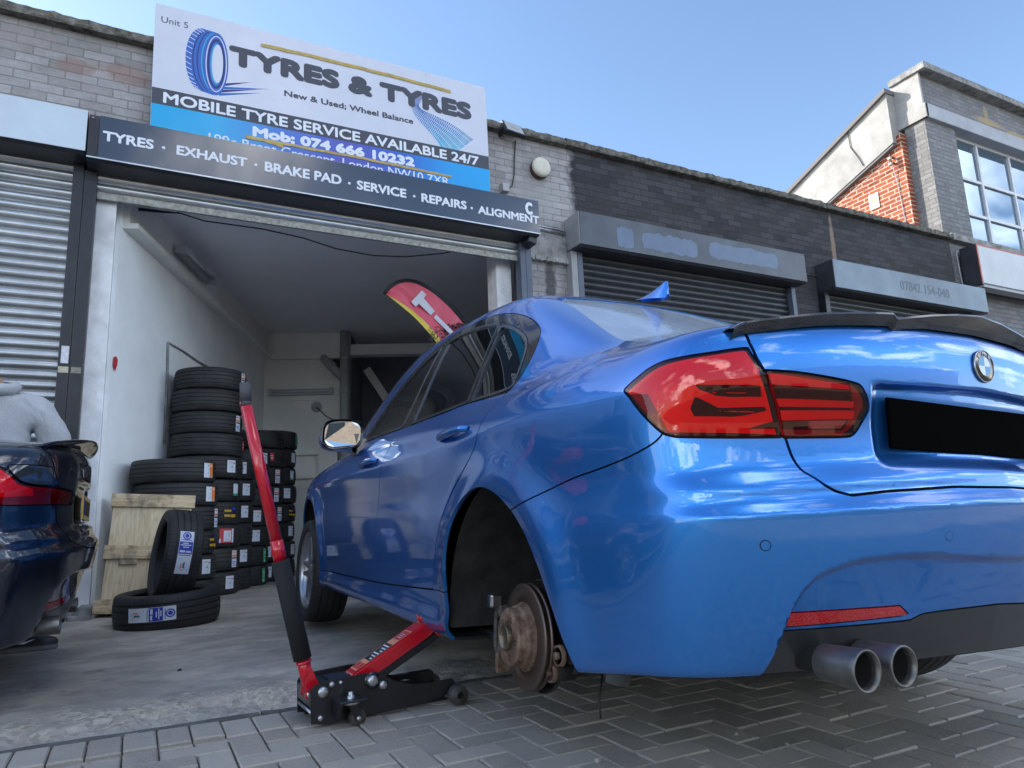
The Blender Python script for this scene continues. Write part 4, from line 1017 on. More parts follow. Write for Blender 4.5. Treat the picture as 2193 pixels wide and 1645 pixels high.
def car_body(root, paint, shell, lampO, lampL, lampcol, bump_poly, m, regions, diff_mat, lid=LID):
    """takes the panels off the shell one by one"""
    arch_r = side_fn(ARCH_R, .42); arch_f = side_fn(ARCH_F, .42)
    shell.take(arch_r); shell.take(arch_f)
    P = {}
    under = (shell.V.copy(), shell.T.copy())
    V, T = under; g = fgrad(V); n_ = g / np.maximum(np.linalg.norm(g, axis=1, keepdims=True), 1e-9)
    f = np.array([1, -1, 1.0]); W = V - n_ * .016
    mesh_from('inner_structure', np.concatenate([W, W * f]), np.concatenate([T, T[:, ::-1] + len(W)]), np.concatenate([n_, n_ * f]), m['under'], root)
    # lamps
    def lamp(name, poly, regs):
        V, T = shell.take(corner_fn(poly), .006)
        for _ in range(2): V, T = subdiv(V, T)
        V = project(V, 1)
        tags = np.zeros(len(T), int)
        for (mi_, rp) in regs:
            dd = poly_sdf(V[:, 0] * SA + V[:, 1] * CA, V[:, 2], rp)
            # split along the border, keep tags of the parents
            d2 = np.where(np.abs(dd) < 1e-7, 1e-7, dd); c = (d2 < 0)[T].sum(1); keep = (c == 0) | (c == 3)
            tk = T[keep]; tg = np.where(c[keep] == 3, mi_, tags[keep]); Tn = [tk]; Gn = [tg]
            for old in np.unique(tags[~keep]) if (~keep).any() else []:
                V, a, b = cut(V, T[~keep & (tags == old)], np.concatenate([d2, np.full(len(V) - len(d2), 1.0)]) if len(V) > len(d2) else d2)
                Tn += [a, b]; Gn += [np.full(len(a), mi_), np.full(len(b), old)]
            T = np.concatenate(Tn); tags = np.concatenate(Gn)
        lens = finish(name, (V, T), m['lens'], root, 0.0, offset=.0015, proj=False)
        for side, par in zip('LR', lens):
            finish('lamp_back', (V, T), lampcol[1], par, .0, sides=side, offset=-.034, proj=False)
            for tg, (nm, off, rim) in enumerate((('light_guide', -.008, .010), ('smoked_panel', -.015, 0.0), ('upper_panel', -.009, .010), ('side_panel', -.012, .006), ('reversing_lens', -.010, .008))):
                if (tags == tg).any(): finish(nm, compact(V, T[tags == tg]), lampcol[tg], par, rim, sides=side, offset=off, proj=False)
        return lens
    lamp('tail_light', lampO, regions[0])
    if lampL is not None: lamp('boot_light', lampL, regions[1])
    # glass
    frame_regions = (GL_R, GL_Q, GL_F)
    for nm, gp in (('rear_door_window', GL_R), ('quarter_window', GL_Q), ('front_door_window', GL_F)):
        VT = shell.take(side_fn(gp, .3)); finish(nm, VT, m['glass'], root, 0.0, offset=-.004)
    def trim(V):
        d = np.minimum(np.minimum(poly_sdf(V[:, 0], V[:, 2], GL_R), poly_sdf(V[:, 0], V[:, 2], GL_Q)), poly_sdf(V[:, 0], V[:, 2], GL_F))
        return np.maximum(np.maximum(d - .013, poly_sdf(V[:, 0], V[:, 2], DLO) + .002), .3 - V[:, 1])
    finish('window_trim', shell.take(trim, .002), m['trim'], root, .010, offset=.002)
    finish('window_frame', shell.take(side_fn(DLO, .3), .003), m['gloss_black'], root, .010)
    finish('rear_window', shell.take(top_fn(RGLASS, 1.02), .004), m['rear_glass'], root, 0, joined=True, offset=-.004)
    finish('windscreen', shell.take(top_fn(WSCR, .96), .004), m['glass'], root, 0, joined=True, offset=-.004)
    # panels
    finish('rear_door', shell.take(side_fn(DOOR_R), .0055), paint, root)
    finish('front_door', shell.take(side_fn(DOOR_F), .0055), paint, root)
    finish('underside', shell.take(lambda V: np.maximum(V[:, 2] - bo(V[:, 0]) - .005, V[:, 1] - .835), .001), m['under'], root, joined=True)
    finish('side_skirt', shell.take(side_fn(SKIRT, .55), .004), paint, root)
    def lidf(V): return np.maximum(poly_sdf(V[:, 1], V[:, 2], lid), V[:, 0] + .455)
    finish('boot_lid', shell.take(lidf, .0065), paint, root, joined=True)
    finish('bonnet', shell.take(top_fn(HOOD, .70), .005), paint, root, joined=True)
    finish('reflector', shell.take(rear_fn(REFL), .003), m['reflector'], root, offset=.001)
    finish('diffuser', shell.take(rear_fn(DIFF, -.55), .004), diff_mat, root, joined=True)
    finish('rear_bumper', shell.take(corner_fn(bump_poly, -.12), .0045), paint, root, joined=True)
    # front lamps, seen from elsewhere only
    HL = smooth_line([(3.05, .70), (3.05, .70), (3.02, .76), (3.12, .80), (3.40, .76), (3.56, .70), (3.5, .65), (3.3, .655)], 5)
    finish('headlight', shell.take(lambda V: np.maximum(np.maximum(poly_sdf(V[:, 0], V[:, 2], HL), .35 - V[:, 1]), 2.5 - V[:, 0]), .005), m['glass'], root)
    finish('body', (shell.V, shell.T), paint, root, joined=True)
BUMP = smooth_line([(.62, .02), (.62, .02), (.47, .604), (.47, .604), (.3195, .655), (.217, .686), (.135, .703), (.05, .724), (-.005, .744), (-.03, .758), (-.046, .775), (-.055, .80), (-.055, .80), (-.40, .80), (-1.05, .80), (-1.05, .80), (-1.05, .02), (-1.05, .02)], 5)
LAMP_O = smooth_line([(.048, .881), (.034, .895), (.015, .908), (-.014, .926), (-.051, .938), (-.105, .944), (-.16, .950), (-.2, .956), (-.231, .960), (-.231, .960), (-.249, .926), (-.2625, .908), (-.2625, .908), (-.281, .836), (-.291, .764), (-.291, .764), (-.195, .762), (-.09, .764), (-.062, .768), (-.042, .777), (-.012, .806), (.013, .835), (.036, .866)], 5)
LAMP_L = smooth_line([(-.2625, .909), (-.2625, .909), (-.328, .907), (-.405, .898), (-.444, .891), (-.458, .884), (-.467, .864), (-.470, .847), (-.468, .830), (-.453, .804), (-.436, .778), (-.42, .770), (-.36, .766), (-.292, .763), (-.292, .763), (-.282, .836)], 5)

# ------------------------------------------------------------------ car materials
def paint_mat(name, base, flake, rough=.34, metal=.75):
    m, nt, p = new_mat(name); N = NT(nt); c = N.coord()
    lw_ = N.node('ShaderNodeLayerWeight', Blend=.35)
    col = N.mix(lw_.outputs['Facing'], base, flake)
    sp = N.noise(c, 900, 1, .5)
    col = N.mix(N.math('MULTIPLY', N.ramp(sp, [(.5, (0, 0, 0)), (.75, (1, 1, 1))]), .25), col, N.mix(1.0, col, (1.8, 1.8, 1.8, 1), 'MULTIPLY'))
    N.set(p, 'Base Color', col); p.inputs['Metallic'].default_value = metal; p.inputs['Roughness'].default_value = rough
    p.inputs['Coat Weight'].default_value = 1.0; p.inputs['Coat Roughness'].default_value = .015; p.inputs['Coat IOR'].default_value = 1.55
    dust = N.noise(c, 5, 6, .6)
    N.set(p, 'Coat Roughness', N.math('MULTIPLY_ADD', dust, .016, .0))
    peel = N.noise(c, 55, 2, .5); N.set(p, 'Coat Normal', N.bump(peel, .012, .01))
    return m
BLUE = paint_mat('blue_metallic_paint', (.030, .235, .66, 1), (.014, .105, .46, 1))
NAVY = paint_mat('black_sapphire_paint', (.006, .012, .030, 1), (.003, .006, .016, 1), .3, .6)
M_['under'] = mat('black_underbody', (.006, .006, .007, 1), .8)
M_['liner'] = mat('dusty_black_liner', (.022, .021, .020, 1), .85, var=.6, vscale=12, bump=.3, bscale=30)
M_['tint'] = mat('tinted_glass', (.004, .005, .006, 1), .01, spec=.6)
M_['rear_glass'] = mat('dusty_skylit_rear_glass', (.36, .39, .43, 1), .22, spec=1.0, coat=.5, var=.25, vscale=4)  # dust, plus the sky's reflection painted into the pale base colour
M_['gloss_black'] = mat('gloss_black_trim', (.006, .006, .007, 1), .12, coat=.5)
M_['trim'] = mat('dark_satin_metal', (.20, .20, .21, 1), .22, metal=.9)
M_['lamp_red'] = mat('bright_red_lens', (.92, .006, .012, 1), .35, spec=.3)
M_['lamp_pink'] = mat('sky_paled_red_lens', (.86, .060, .095, 1), .3, coat=.6, coat_rough=.01, spec=0)  # lens red, lightened by some sky reflection put into the colour
M_['lamp_dark'] = mat('smoked_red_lens', (.028, .001, .003, 1), .5, coat=.6, coat_rough=.01, spec=0)
M_['lamp_mid'] = mat('deep_red_lens', (.26, .003, .008, 1), .5, coat=.6, coat_rough=.01, spec=0)
M_['lamp_clear'] = mat('reversing_lens', (.30, .27, .26, 1), .2, coat=1.0)
m_, nt_, p_ = new_mat('red_prismatic_reflector'); N = NT(nt_); c = N.coord()
p_.inputs['Base Color'].default_value = (.50, .008, .012, 1); p_.inputs['Roughness'].default_value = .2; p_.inputs['Coat Weight'].default_value = 1
N.set(p_, 'Normal', N.bump(N.node('ShaderNodeTexVoronoi', Vector=c, Scale=220.0).outputs['Distance'], .6, .004)); M_['reflector'] = m_
M_['diffuser'] = mat('gloss_dark_grey_diffuser', (.026, .027, .029, 1), .36, coat=.25, coat_rough=.12, rvar=.08, vscale=6)
M_['exhaust'] = mat('sooty_steel_tip', (.19, .183, .17, 1), .46, metal=.9, var=.25, vscale=25, rvar=.12)
M_['soot'] = mat('soot', (.008, .008, .008, 1), .9)
def carbon_mat():
    m, nt, p = new_mat('carbon_fibre'); N = NT(nt); c = N.coord(); s = N.node('ShaderNodeSeparateXYZ'); N.l.new(c, s.inputs[0])
    a = N.math('FRACT', N.math('MULTIPLY', N.math('ADD', s.outputs['Y'], N.math('MULTIPLY', s.outputs['Z'], .6)), 115)); bq = N.math('FRACT', N.math('MULTIPLY', N.math('SUBTRACT', s.outputs['Z'], N.math('MULTIPLY', s.outputs['Y'], .2)), 170))
    f = N.math('MULTIPLY', N.math('GREATER_THAN', a, .5), N.math('GREATER_THAN', bq, .3))
    N.set(p, 'Base Color', N.mix(f, (.006, .006, .007, 1), (.030, .030, .032, 1))); p.inputs['Roughness'].default_value = .35
    p.inputs['Coat Weight'].default_value = 1; p.inputs['Coat Roughness'].default_value = .02
    return m
M_['carbon'] = carbon_mat()
def lens_mat(name, tint, ridges=0.0):
    m = bpy.data.materials.new(name); m.use_nodes = True; nt = m.node_tree; N = NT(nt); nt.nodes.remove(nt.nodes['Principled BSDF'])
    tr = nt.nodes.new('ShaderNodeBsdfTransparent'); tr.inputs[0].default_value = tint; gl = nt.nodes.new('ShaderNodeBsdfGlossy'); gl.inputs['Roughness'].default_value = .008; gl.inputs['Color'].default_value = (1, 1, 1, 1)
    fr_ = nt.nodes.new('ShaderNodeFresnel'); fr_.inputs['IOR'].default_value = 1.5; mx = nt.nodes.new('ShaderNodeMixShader')
    nt.links.new(fr_.outputs[0], mx.inputs[0]); nt.links.new(tr.outputs[0], mx.inputs[1]); nt.links.new(gl.outputs[0], mx.inputs[2]); nt.links.new(mx.outputs[0], nt.nodes['Material Output'].inputs['Surface'])
    return m
M_['lens'] = lens_mat('red_lamp_lens', (1.0, .38, .38, 1))
M_['rust_disc'] = None
m_, nt_, p_ = new_mat('rusty_hub'); N = NT(nt_); c = N.coord(); f = N.noise(c, 28, 7, .7)
N.set(p_, 'Base Color', N.ramp(f, [(.3, (.085, .045, .030)), (.5, (.20, .125, .085)), (.62, (.30, .205, .145)), (.78, (.42, .335, .27))])); p_.inputs['Roughness'].default_value = .7; p_.inputs['Metallic'].default_value = .35
N.set(p_, 'Normal', N.bump(N.noise(c, 140, 4, .7), .5, .004)); M_['rust_hub'] = m_
m_, nt_, p_ = new_mat('worn_brake_face'); N = NT(nt_); c = N.coord(); s = N.node('ShaderNodeSeparateXYZ'); N.l.new(c, s.inputs[0])
r_ = N.math('SQRT', N.math('ADD', N.math('POWER', N.math('SUBTRACT', s.outputs['X'], .075), 2.0), N.math('POWER', N.math('SUBTRACT', s.outputs['Z'], .215), 2.0)))
cmb_ = N.node('ShaderNodeCombineXYZ'); N.l.new(N.math('MULTIPLY', r_, 380.0), cmb_.inputs[0])
f = N.noise(cmb_.outputs[0], 1.0, 3, .7)
N.set(p_, 'Base Color', N.mix(N.noise(c, 12, 4, .6), N.ramp(f, [(.3, (.11, .095, .085)), (.7, (.26, .23, .21))]), (.17, .10, .07, 1))); p_.inputs['Metallic'].default_value = .85; N.set(p_, 'Roughness', N.math('MULTIPLY_ADD', f, .3, .28)); M_['disc_face'] = m_
m_, nt_, p_ = new_mat('tyre_rubber'); N = NT(nt_); c = N.coord(); s = N.node('ShaderNodeSeparateXYZ'); N.l.new(c, s.inputs[0])
ang = N.math('ARCTAN2', s.outputs['Y'], s.outputs['X']); az_ = N.math('ABSOLUTE', s.outputs['Z'])
fr_ = N.math('FRACT', N.math('MULTIPLY_ADD', ang, 70 / (2 * math.pi), 0.0)); fr2 = N.math('FRACT', N.math('ADD', N.math('MULTIPLY', ang, 78 / (2 * math.pi)), N.math('MULTIPLY', s.outputs['Z'], 14.0)))
rad = N.math('SQRT', N.math('ADD', N.math('POWER', s.outputs['X'], 2.0), N.math('POWER', s.outputs['Y'], 2.0)))
sh = N.math('MULTIPLY', N.math('LESS_THAN', fr_, .16), N.math('MULTIPLY', N.math('GREATER_THAN', az_, .066), N.math('GREATER_THAN', rad, .292)))
md = N.math('MULTIPLY', N.math('MULTIPLY', N.math('LESS_THAN', fr2, .10), N.math('LESS_THAN', az_, .060)), N.math('GREATER_THAN', az_, .020))
gv = N.math('MAXIMUM', sh, N.math('MULTIPLY', md, .6))
tcol = N.ramp(N.noise(c, 7, 5, .6), [(.35, (.017, .017, .018)), (.7, (.034, .033, .033))])
N.set(p_, 'Base Color', N.mix(N.math('MULTIPLY', gv, .85), tcol, (.004, .004, .004, 1))); p_.inputs['Roughness'].default_value = .62; p_.inputs['Specular IOR Level'].default_value = .45
N.set(p_, 'Normal', N.bump(N.math('SUBTRACT', N.math('MULTIPLY', N.noise(c, 90, 3, .6), .12), gv), .7, .006)); M_['rubber'] = m_

def tyre_profile(Ro=.325, W=.225, Ri=.232):
    h = W / 2; g = .0075; gw = .0042; pr = []
    def crown(z): return Ro - .010 * (abs(z) / (h * .86)) ** 2.6
    zs = [-h * .84]
    gro = [-h * .53, -h * .18, h * .18, h * .53]
    out = []
    out.append((Ri, -h * .80)); out.append((Ri + .012, -h * .93)); out.append((Ri + .03, -h * .985)); out.append((Ri + (Ro - Ri) * .55, -h)); out.append((Ro - .028, -h * .975)); out.append((Ro - .016, -h * .925))
    z = -h * .86; out.append((crown(z), z))
    for q in gro:
        out += [(crown(q - gw - .0008), q - gw - .0008), (crown(q) - g, q - gw), (crown(q) - g, q + gw), (crown(q + gw + .0008), q + gw + .0008)]
    out.append((crown(h * .86), h * .86))
    out += [(Ro - .016, h * .925), (Ro - .028, h * .975), (Ri + (Ro - Ri) * .55, h), (Ri + .03, h * .985), (Ri + .012, h * .93), (Ri, h * .80), (Ri + .006, h * .72), (Ri + .035, h * .86), (Ro - .035, h * .86), (Ro - .018, h * .6), (Ro - .016, 0), (Ro - .018, -h * .6), (Ro - .035, -h * .86), (Ri + .035, -h * .86), (Ri + .006, -h * .72)]
    return out
def tyre_mesh(Ro, W, Ri, n=88):
    b = MB(); b.lathe(tyre_profile(Ro, W, Ri), n, closed=True)
    # flat shade the sharp groove walls
    for f in b.bm.faces: f.smooth = True
    for e in b.bm.edges:
        if len(e.link_faces) == 2 and e.link_faces[0].normal.angle(e.link_faces[1].normal, 0) > R(40): e.smooth = False
    bmesh.ops.recalc_face_normals(b.bm, faces=b.bm.faces[:])
    me = bpy.data.meshes.new('tyre'); b.bm.normal_update()
    for e in b.bm.edges:
        if len(e.link_faces) == 2 and e.link_faces[0].normal.angle(e.link_faces[1].normal, 0) > R(40): e.smooth = False
    b.bm.to_mesh(me); b.bm.free(); me.materials.append(M_['rubber'])
    return me
TY = Matrix.Rotation(R(90), 4, 'X')       # wheel axis z -> -y

def wheel(parent, loc, Ro=.322, W=.228, left=True):
    w = empty('wheel'); w.parent = parent; w.location = loc; w.rotation_euler = (R(-90), 0, 0) if left else (R(90), 0, 0)
    t = link('tyre', tyre_mesh(Ro, W, .232), None, w)
    rimm = M_.setdefault('alloy', mat('silver_alloy', (.42, .43, .45, 1), .3, metal=.9, var=.1))
    b = MB(); h = W / 2
    b.lathe([(.232, -h * .8), (.238, -h * .86), (.22, -h * .7), (.215, 0), (.215, h * .55), (.228, h * .72), (.240, h * .82), (.241, h * .88), (.236, h * .90), (.226, h * .80), (.222, h * .62), (.222, h * .4)], 56)
    for k in range(5):
        for s_ in (-1, 1):
            mt = Matrix.Rotation(2 * math.pi * k / 5 + s_ * .16, 4, 'Z')
            b.prism([(.03, -.017 + s_ * .012), (.225, -.012), (.225, .012), (.03, .017 + s_ * .012)], h * .42, h * .70, 'z', .004, mat=mt)
    b.lathe([(.0, h * .74), (.03, h * .73), (.055, h * .68), (.06, h * .4)], 24)
    b.build('rim', rimm, w)
    b = MB(); b.lathe([(.06, -.02), (.16, -.02), (.16, 0), (.06, 0)], 40, closed=True); b.build('brake_disc', M_['disc_face'], w)
    return w
def arch_liner(root, cx, cz, side=1, r=.415, yo=.845, yi=.40):
    b = MB(); P = []
    for k in range(41):
        a = R(-13) + R(206) * k / 40; P.append([(cx + r * math.cos(a), side * yo, cz + r * math.sin(a)), (cx + (r - .004) * math.cos(a), side * (yo - .2), cz + (r - .004) * math.sin(a)), (cx + r * math.cos(a), side * yi, cz + r * math.sin(a))])
    b.grid(P)
    ring_ = [p[2] for p in P]; b.face(ring_)
    return b.build('arch_liner', M_['liner'], root)

# ------------------------------------------------------------------ the blue car
blue = empty('saloon_car')
ya, pi_, ro = R(89.32366), R(-1.66825), R(4.14086)
RCM = Matrix.Rotation(ya, 3, 'Z') @ Matrix.Rotation(pi_, 3, 'Y') @ Matrix.Rotation(ro, 3, 'X')
pv_ = Vector((0, .85, .75)); RC2 = RCM @ Matrix.Rotation(R(-1.8), 3, 'X')
blue.matrix_world = Matrix.Translation(Vector((1.796973, 1.992456, -.632441 + .66)) + RCM @ pv_ - RC2 @ pv_) @ RC2.to_4x4()
tag(blue, 'blue saloon car jacked up at the left rear with its left rear wheel taken off', 'car')
shell = Shell(True)
lampcols = [M_['lamp_red'], M_['lamp_dark'], M_['lamp_pink'], M_['lamp_mid'], M_['lamp_clear']]
regsO = [(2, [(.060, .877), (.032, .9), (.013, .913), (-.016, .932), (-.053, .944), (-.106, .950), (-.161, .957), (-.228, .970), (-.242, .923), (-.254, .909), (-.258, .880), (-.119, .883), (-.081, .881), (-.034, .874)]),
    (3, [(.06, .876), (-.009, .866), (-.054, .782), (-.07, .77), (-.05, .75), (.06, .8)]),
    (1, [(-.119, .879), (-.257, .876), (-.259, .850), (-.197, .849), (-.166, .852), (-.130, .867)]),
    (1, [(-.119, .853), (-.149, .837), (-.168, .826), (-.263, .829), (-.267, .821), (-.222, .810), (-.196, .807), (-.115, .809), (-.108, .825)]),
    (0, [(-.158, .8605), (-.226, .8585), (-.226, .8565), (-.158, .8585)]), (0, [(-.17, .8205), (-.24, .8185), (-.24, .8165), (-.17, .8185)]),
    (1, [(-.222, .781), (-.280, .800), (-.283, .783)]), (1, [(-.255, .92), (-.27, .90), (-.30, .75), (-.282, .769), (-.266, .86), (-.255, .905)]),
    (1, [(-.05, .7755), (-.281, .7705), (-.30, .7705), (-.30, .75), (-.05, .75)])]
regsL = [(3, [(-.25, .93), (-.48, .9), (-.48, .75), (-.25, .75)]), (2, [(-.276, .905), (-.437, .886), (-.440, .876), (-.281, .879)]), (1, [(-.282, .877), (-.444, .874), (-.446, .850), (-.287, .848)]),
    (0, [(-.287, .847), (-.446, .849), (-.444, .835), (-.292, .830)]), (1, [(-.291, .829), (-.442, .834), (-.443, .830), (-.294, .823)]), (0, [(-.294, .822), (-.446, .829), (-.442, .811), (-.296, .801)]), (1, [(-.295, .800), (-.349, .801), (-.436, .808), (-.42, .785), (-.296, .782)]),
    (4, [(-.351, .802), (-.429, .807), (-.416, .789), (-.350, .786)]), (1, [(-.25, .925), (-.274, .906), (-.290, .77), (-.30, .75), (-.25, .75)]), (1, [(-.28, .7695), (-.418, .7745), (-.447, .803), (-.462, .832), (-.49, .83), (-.45, .74), (-.28, .74)])]
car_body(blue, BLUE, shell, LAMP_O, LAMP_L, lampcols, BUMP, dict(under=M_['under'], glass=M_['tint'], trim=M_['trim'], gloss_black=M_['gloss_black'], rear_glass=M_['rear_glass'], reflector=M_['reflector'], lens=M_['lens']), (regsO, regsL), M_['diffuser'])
for s_ in (1, -1):
    arch_liner(blue, 0.0, .30, s_); arch_liner(blue, 2.80, .30, s_, r=.40)
# surface point helpers
def on_side(x, z):
    y = np.linspace(1.1, .3, 400); f = field(np.full(400, x), y, np.full(400, z)); i = int(np.argmax(f < 0)); return float(y[i])
def on_top(x, y):
    z = np.linspace(1.25, .8, 400); f = field(np.full(400, x), np.full(400, y), z); i = int(np.argmax(f < 0)); return float(z[i])
def on_rear(y, z):
    x = np.linspace(-1.2, -.3, 600); f = field(x, np.full(600, y), np.full(600, z)); i = int(np.argmax(f < 0)); return float(x[i])
# door handles
def handle(root, x0, x1, z, pm, side=1):
    h = empty('door_handle'); h.parent = root
    n = 16; P = []
    for i in range(n + 1):
        t = i / n; x = x0 + (x1 - x0) * t; y = on_side(x, z); bul = .034 * math.sin(math.pi * min(1, max(0, t))) ** .35
        zc = z + .012 * t; hh = .0165 * (math.sin(math.pi * (.06 + .88 * t)) ** .4); row = []
        for k in range(10):
            a = 2 * math.pi * k / 10; row.append((x, side * (y + bul - .006 + .010 * math.cos(a)), zc + hh * math.sin(a)))
        P.append(row + [row[0]])
    b = MB(); b.grid(P if side < 0 else P[::-1]); b.build('grip', pm, h)
    b = MB(); xm = (x0 + x1) / 2 + .02; y = on_side(xm, z)
    b.lathe([(0, .0005), (.050, .0012), (.056, .0020), (.060, -.002)], 32, Matrix.Translation((xm, side * (y + .0012), z - .004)) @ Matrix.Diagonal((1.25, 1, .62, 1)) @ Matrix.Rotation(R(-90 * side), 4, 'X')); b.build('recess', M_.setdefault('shaded_recess_blue', paint_mat('shaded_handle_recess_paint', (.012, .06, .24, 1), (.006, .03, .14, 1))) if pm is BLUE else pm, h)  # shade of the hollow painted as a darker copy of the body blue
    return h
for s_ in (1, -1): handle(blue, .475, .195, .868, BLUE, s_); handle(blue, 1.555, 1.285, .832, BLUE, s_)
# door mirrors
def mirror(root, side, pm, gm):
    mo = empty('door_mirror'); mo.parent = root; mo.location = (1.76, side * .925, 1.0)
    b = MB(); P = []
    for i in range(9):
        t = i / 8; x = -.065 + .15 * t; s = [1, 1.02, 1.02, 1.0, .95, .87, .74, .55, .12][i]
        row = []
        for k in range(24):
            a = 2 * math.pi * k / 24; ca, sa = math.cos(a), math.sin(a); e = .62
            row.append((x + .02 * ca * side, side * (.022 + .102 * s * math.copysign(abs(ca) ** e, ca)), .004 + .079 * s * math.copysign(abs(sa) ** e, sa) - .006 * ca))
        P.append(row + [row[0]])
    b.grid(P if side > 0 else P[::-1]); b.build('housing', M_['gloss_black'], mo)
    b = MB(); ring_ = [(p[0] + .012, p[1] * .88 + .0012 * side, p[2] * .86) for p in P[0][:-1]]; b.face(ring_); b.build('mirror_glass', M_.setdefault('mirror', mat('mirror_silver', (.60, .62, .64, 1), .01, metal=1.0)), mo)
    b = MB(); b.lathe([(0, 0), (.06, 0)], 8) if False else None; r0 = P[0][:-1]; b.grid([[q for q in r0] + [r0[0]], [(p[0] + .014, p[1] * .87, p[2] * .85) for p in r0] + [(r0[0][0] + .014, r0[0][1] * .87, r0[0][2] * .85)]]); b.build('bezel', M_['gloss_black'], mo)
    b = MB(); b.prism([(-.03, -.075), (.07, -.075), (.10, .01), (.02, .015)], 0, .12, 'y', .01, mat=Matrix.Translation((.0, -.165 * side if side > 0 else .045, -.02))); b.build('arm', M_['gloss_black'], mo)
    b = MB()
    for i in range(1): b.lathe([(.0, 0)] , 3) if False else None
    P2 = []
    for i in range(7):
        t = i / 6; x = -.04 + .115 * t; s = [1.03, 1.04, 1.03, 1.0, .92, .8, .5][i]; row = []
        for k in range(13):
            a = math.pi + math.pi * k / 12; ca, sa = math.cos(a), math.sin(a); row.append((x + .02 * ca * side, side * (.022 + .102 * s * math.copysign(abs(ca) ** .62, ca)), .0 + .081 * s * math.copysign(abs(sa) ** .62, sa) - .006 * ca))
        P2.append(row)
    b.grid(P2 if side > 0 else P2[::-1]); b.build('lower_cap', pm, mo)
    return mo
mirror(blue, 1, BLUE, None); mirror(blue, -1, BLUE, None)
# carbon spoiler along the boot edge: kicked up ends, lower middle
def spoiler(root):
    zt_ = Spl([(0, 1.096), (.1, 1.088), (.2, 1.074), (.294, 1.056)]); zh_ = Spl([(.30, 1.068), (.42, 1.058), (.55, 1.042), (.62, 1.030), (.66, 1.024), (.69, 1.015), (.705, 1.004)])
    ys = [.705, .695, .68, .65, .61, .56, .50, .43, .36, .318, .305, .293, .25, .18, .09, 0]
    full = [(y, float(zh_(y) if y > .3 else zt_(y))) for y in ys]; full += [(-y, h) for y, h in full[::-1][1:]]
    rows = []
    for y, zt in full:
        a = abs(y); xe = on_rear(a, 1.0 - .05 * (a / .6) ** 2); zd = min(on_top(xe + .06, a), zt - .006); h = zt - zd
        bk = .004 + .45 * h
        rows.append([(xe + .012, y, zd - .022), (xe + .002, y, zd - .012), (xe - bk, y, zt - .006), (xe - bk + .002, y, zt - .001), (xe - bk + .014, y, zt), (xe + .05, y, zd + .55 * h), (xe + .12, y, zd + .012), (xe + .13, y, zd - .03)])
    b = MB(); b.grid(rows, True)
    for f in b.bm.faces: f.smooth = False
    b.build('spoiler', M_['carbon'], root, recalc=True)
spoiler(blue)
# shark fin aerial
b = MB(); P = []
for i in range(13):
    t = i / 12; x = .405 - .195 * t; h = .078 * (t ** 1.6) if t < .9 else .078 * (.9 ** 1.6) * (1 - (t - .9) / .1 * .9); wd = .032 * math.sin(math.pi * min(1, .15 + .75 * t)) ** .7
    zb = 1.508 + .004 - .04 * (t - .3); row = []
    for k in range(9):
        a = math.pi * k / 8; row.append((x - .03 * math.sin(a) * t * (h / .078), wd * math.cos(a) * (1 - .72 * math.sin(a)), zb - .012 + (h + .012) * math.sin(a) ** .8))
    P.append(row)
b.grid(P); b.build('roof_aerial', BLUE, blue, recalc=True)
# exhaust tips
ex = MB()
for (y, x0) in ((.540, -1.0), (.428, -1.0)):
    e_ = empty('exhaust_tip'); e_.parent = blue
    mt = Matrix.Translation((x0, y, .298)) @ Matrix.Rotation(R(-90), 4, 'Y') @ Matrix.Diagonal((1.0, 1.0, 1, 1))
    b = MB(); b.lathe([(.036, -.10), (.0385, -.06), (.0405, -.01), (.0412, .0), (.0402, .003), (.0365, .002), (.035, -.01), (.034, -.09)], 40, mt); b.build('pipe', M_['exhaust'], e_)
    b = MB(); b.lathe([(.0348, -.015), (.034, -.085), (0, -.085)], 32, mt); b.lathe([(.026, -.10), (.026, -.30)], 20, mt); b.build('bore', M_['soot'], e_)
b = MB(); b.box((-.80, .30, .23), (-.45, .66, .36), .05); b.build('silencer', M_['liner'], blue)
# badge
bx = on_rear(0.0, .965); bd = empty('badge'); bd.parent = blue
bmt = Matrix.Translation((bx - .001, .0, .966)) @ Matrix.Rotation(R(-90), 4, 'Y') @ Matrix.Rotation(R(90), 4, 'Z')
b = MB(); b.lathe([(.0, .004), (.0385, .004), (.041, .003), (.0415, 0)], 48, bmt); b.build('black_ring', M_['gloss_black'], bd)
b = MB(); b.lathe([(.039, .0035), (.0395, .0052), (.041, .0052), (.0418, .0)], 48, bmt, closed=True); b.lathe([(.0235, .004), (.0238, .0052), (.0248, .0052), (.025, .004)], 48, bmt, closed=True); b.build('chrome_ring', M_['steel'], bd)
qa = mat('badge_blue', (.01, .20, .52, 1), .15, coat=.5); qb = mat('badge_white', (.72, .74, .76, 1), .15, coat=.5)
for k in range(4):
    b = MB(); pts = [(0, 0)] + [(.0236 * math.cos(a), .0236 * math.sin(a)) for a in np.linspace(k * math.pi / 2, (k + 1) * math.pi / 2, 12)]
    b.prism(pts, .0041, .0048, 'z', mat=bmt); b.build('quadrant', qa if k % 2 else qb, bd)
for ch, an in (('B', 40), ('M', 0), ('W', -40)):
    me = text_mesh(ch, -.0055 if ch != 'B' else -.0042, -.005, .0055 if ch != 'B' else .0042, .005, bold=.02, thick=.0006)
    o = link('badge_letter', me, M_['white'], bd)
    # text faces -Y in its own frame; bring it onto the ring, facing the rear
    o.matrix_local = Matrix.Translation((bx - .0055, 0, .966)) @ Matrix.Rotation(R(-90), 4, 'Z') @ Matrix.Rotation(R(an) * -1, 4, 'Y') @ Matrix.Translation((0, 0, .0322))
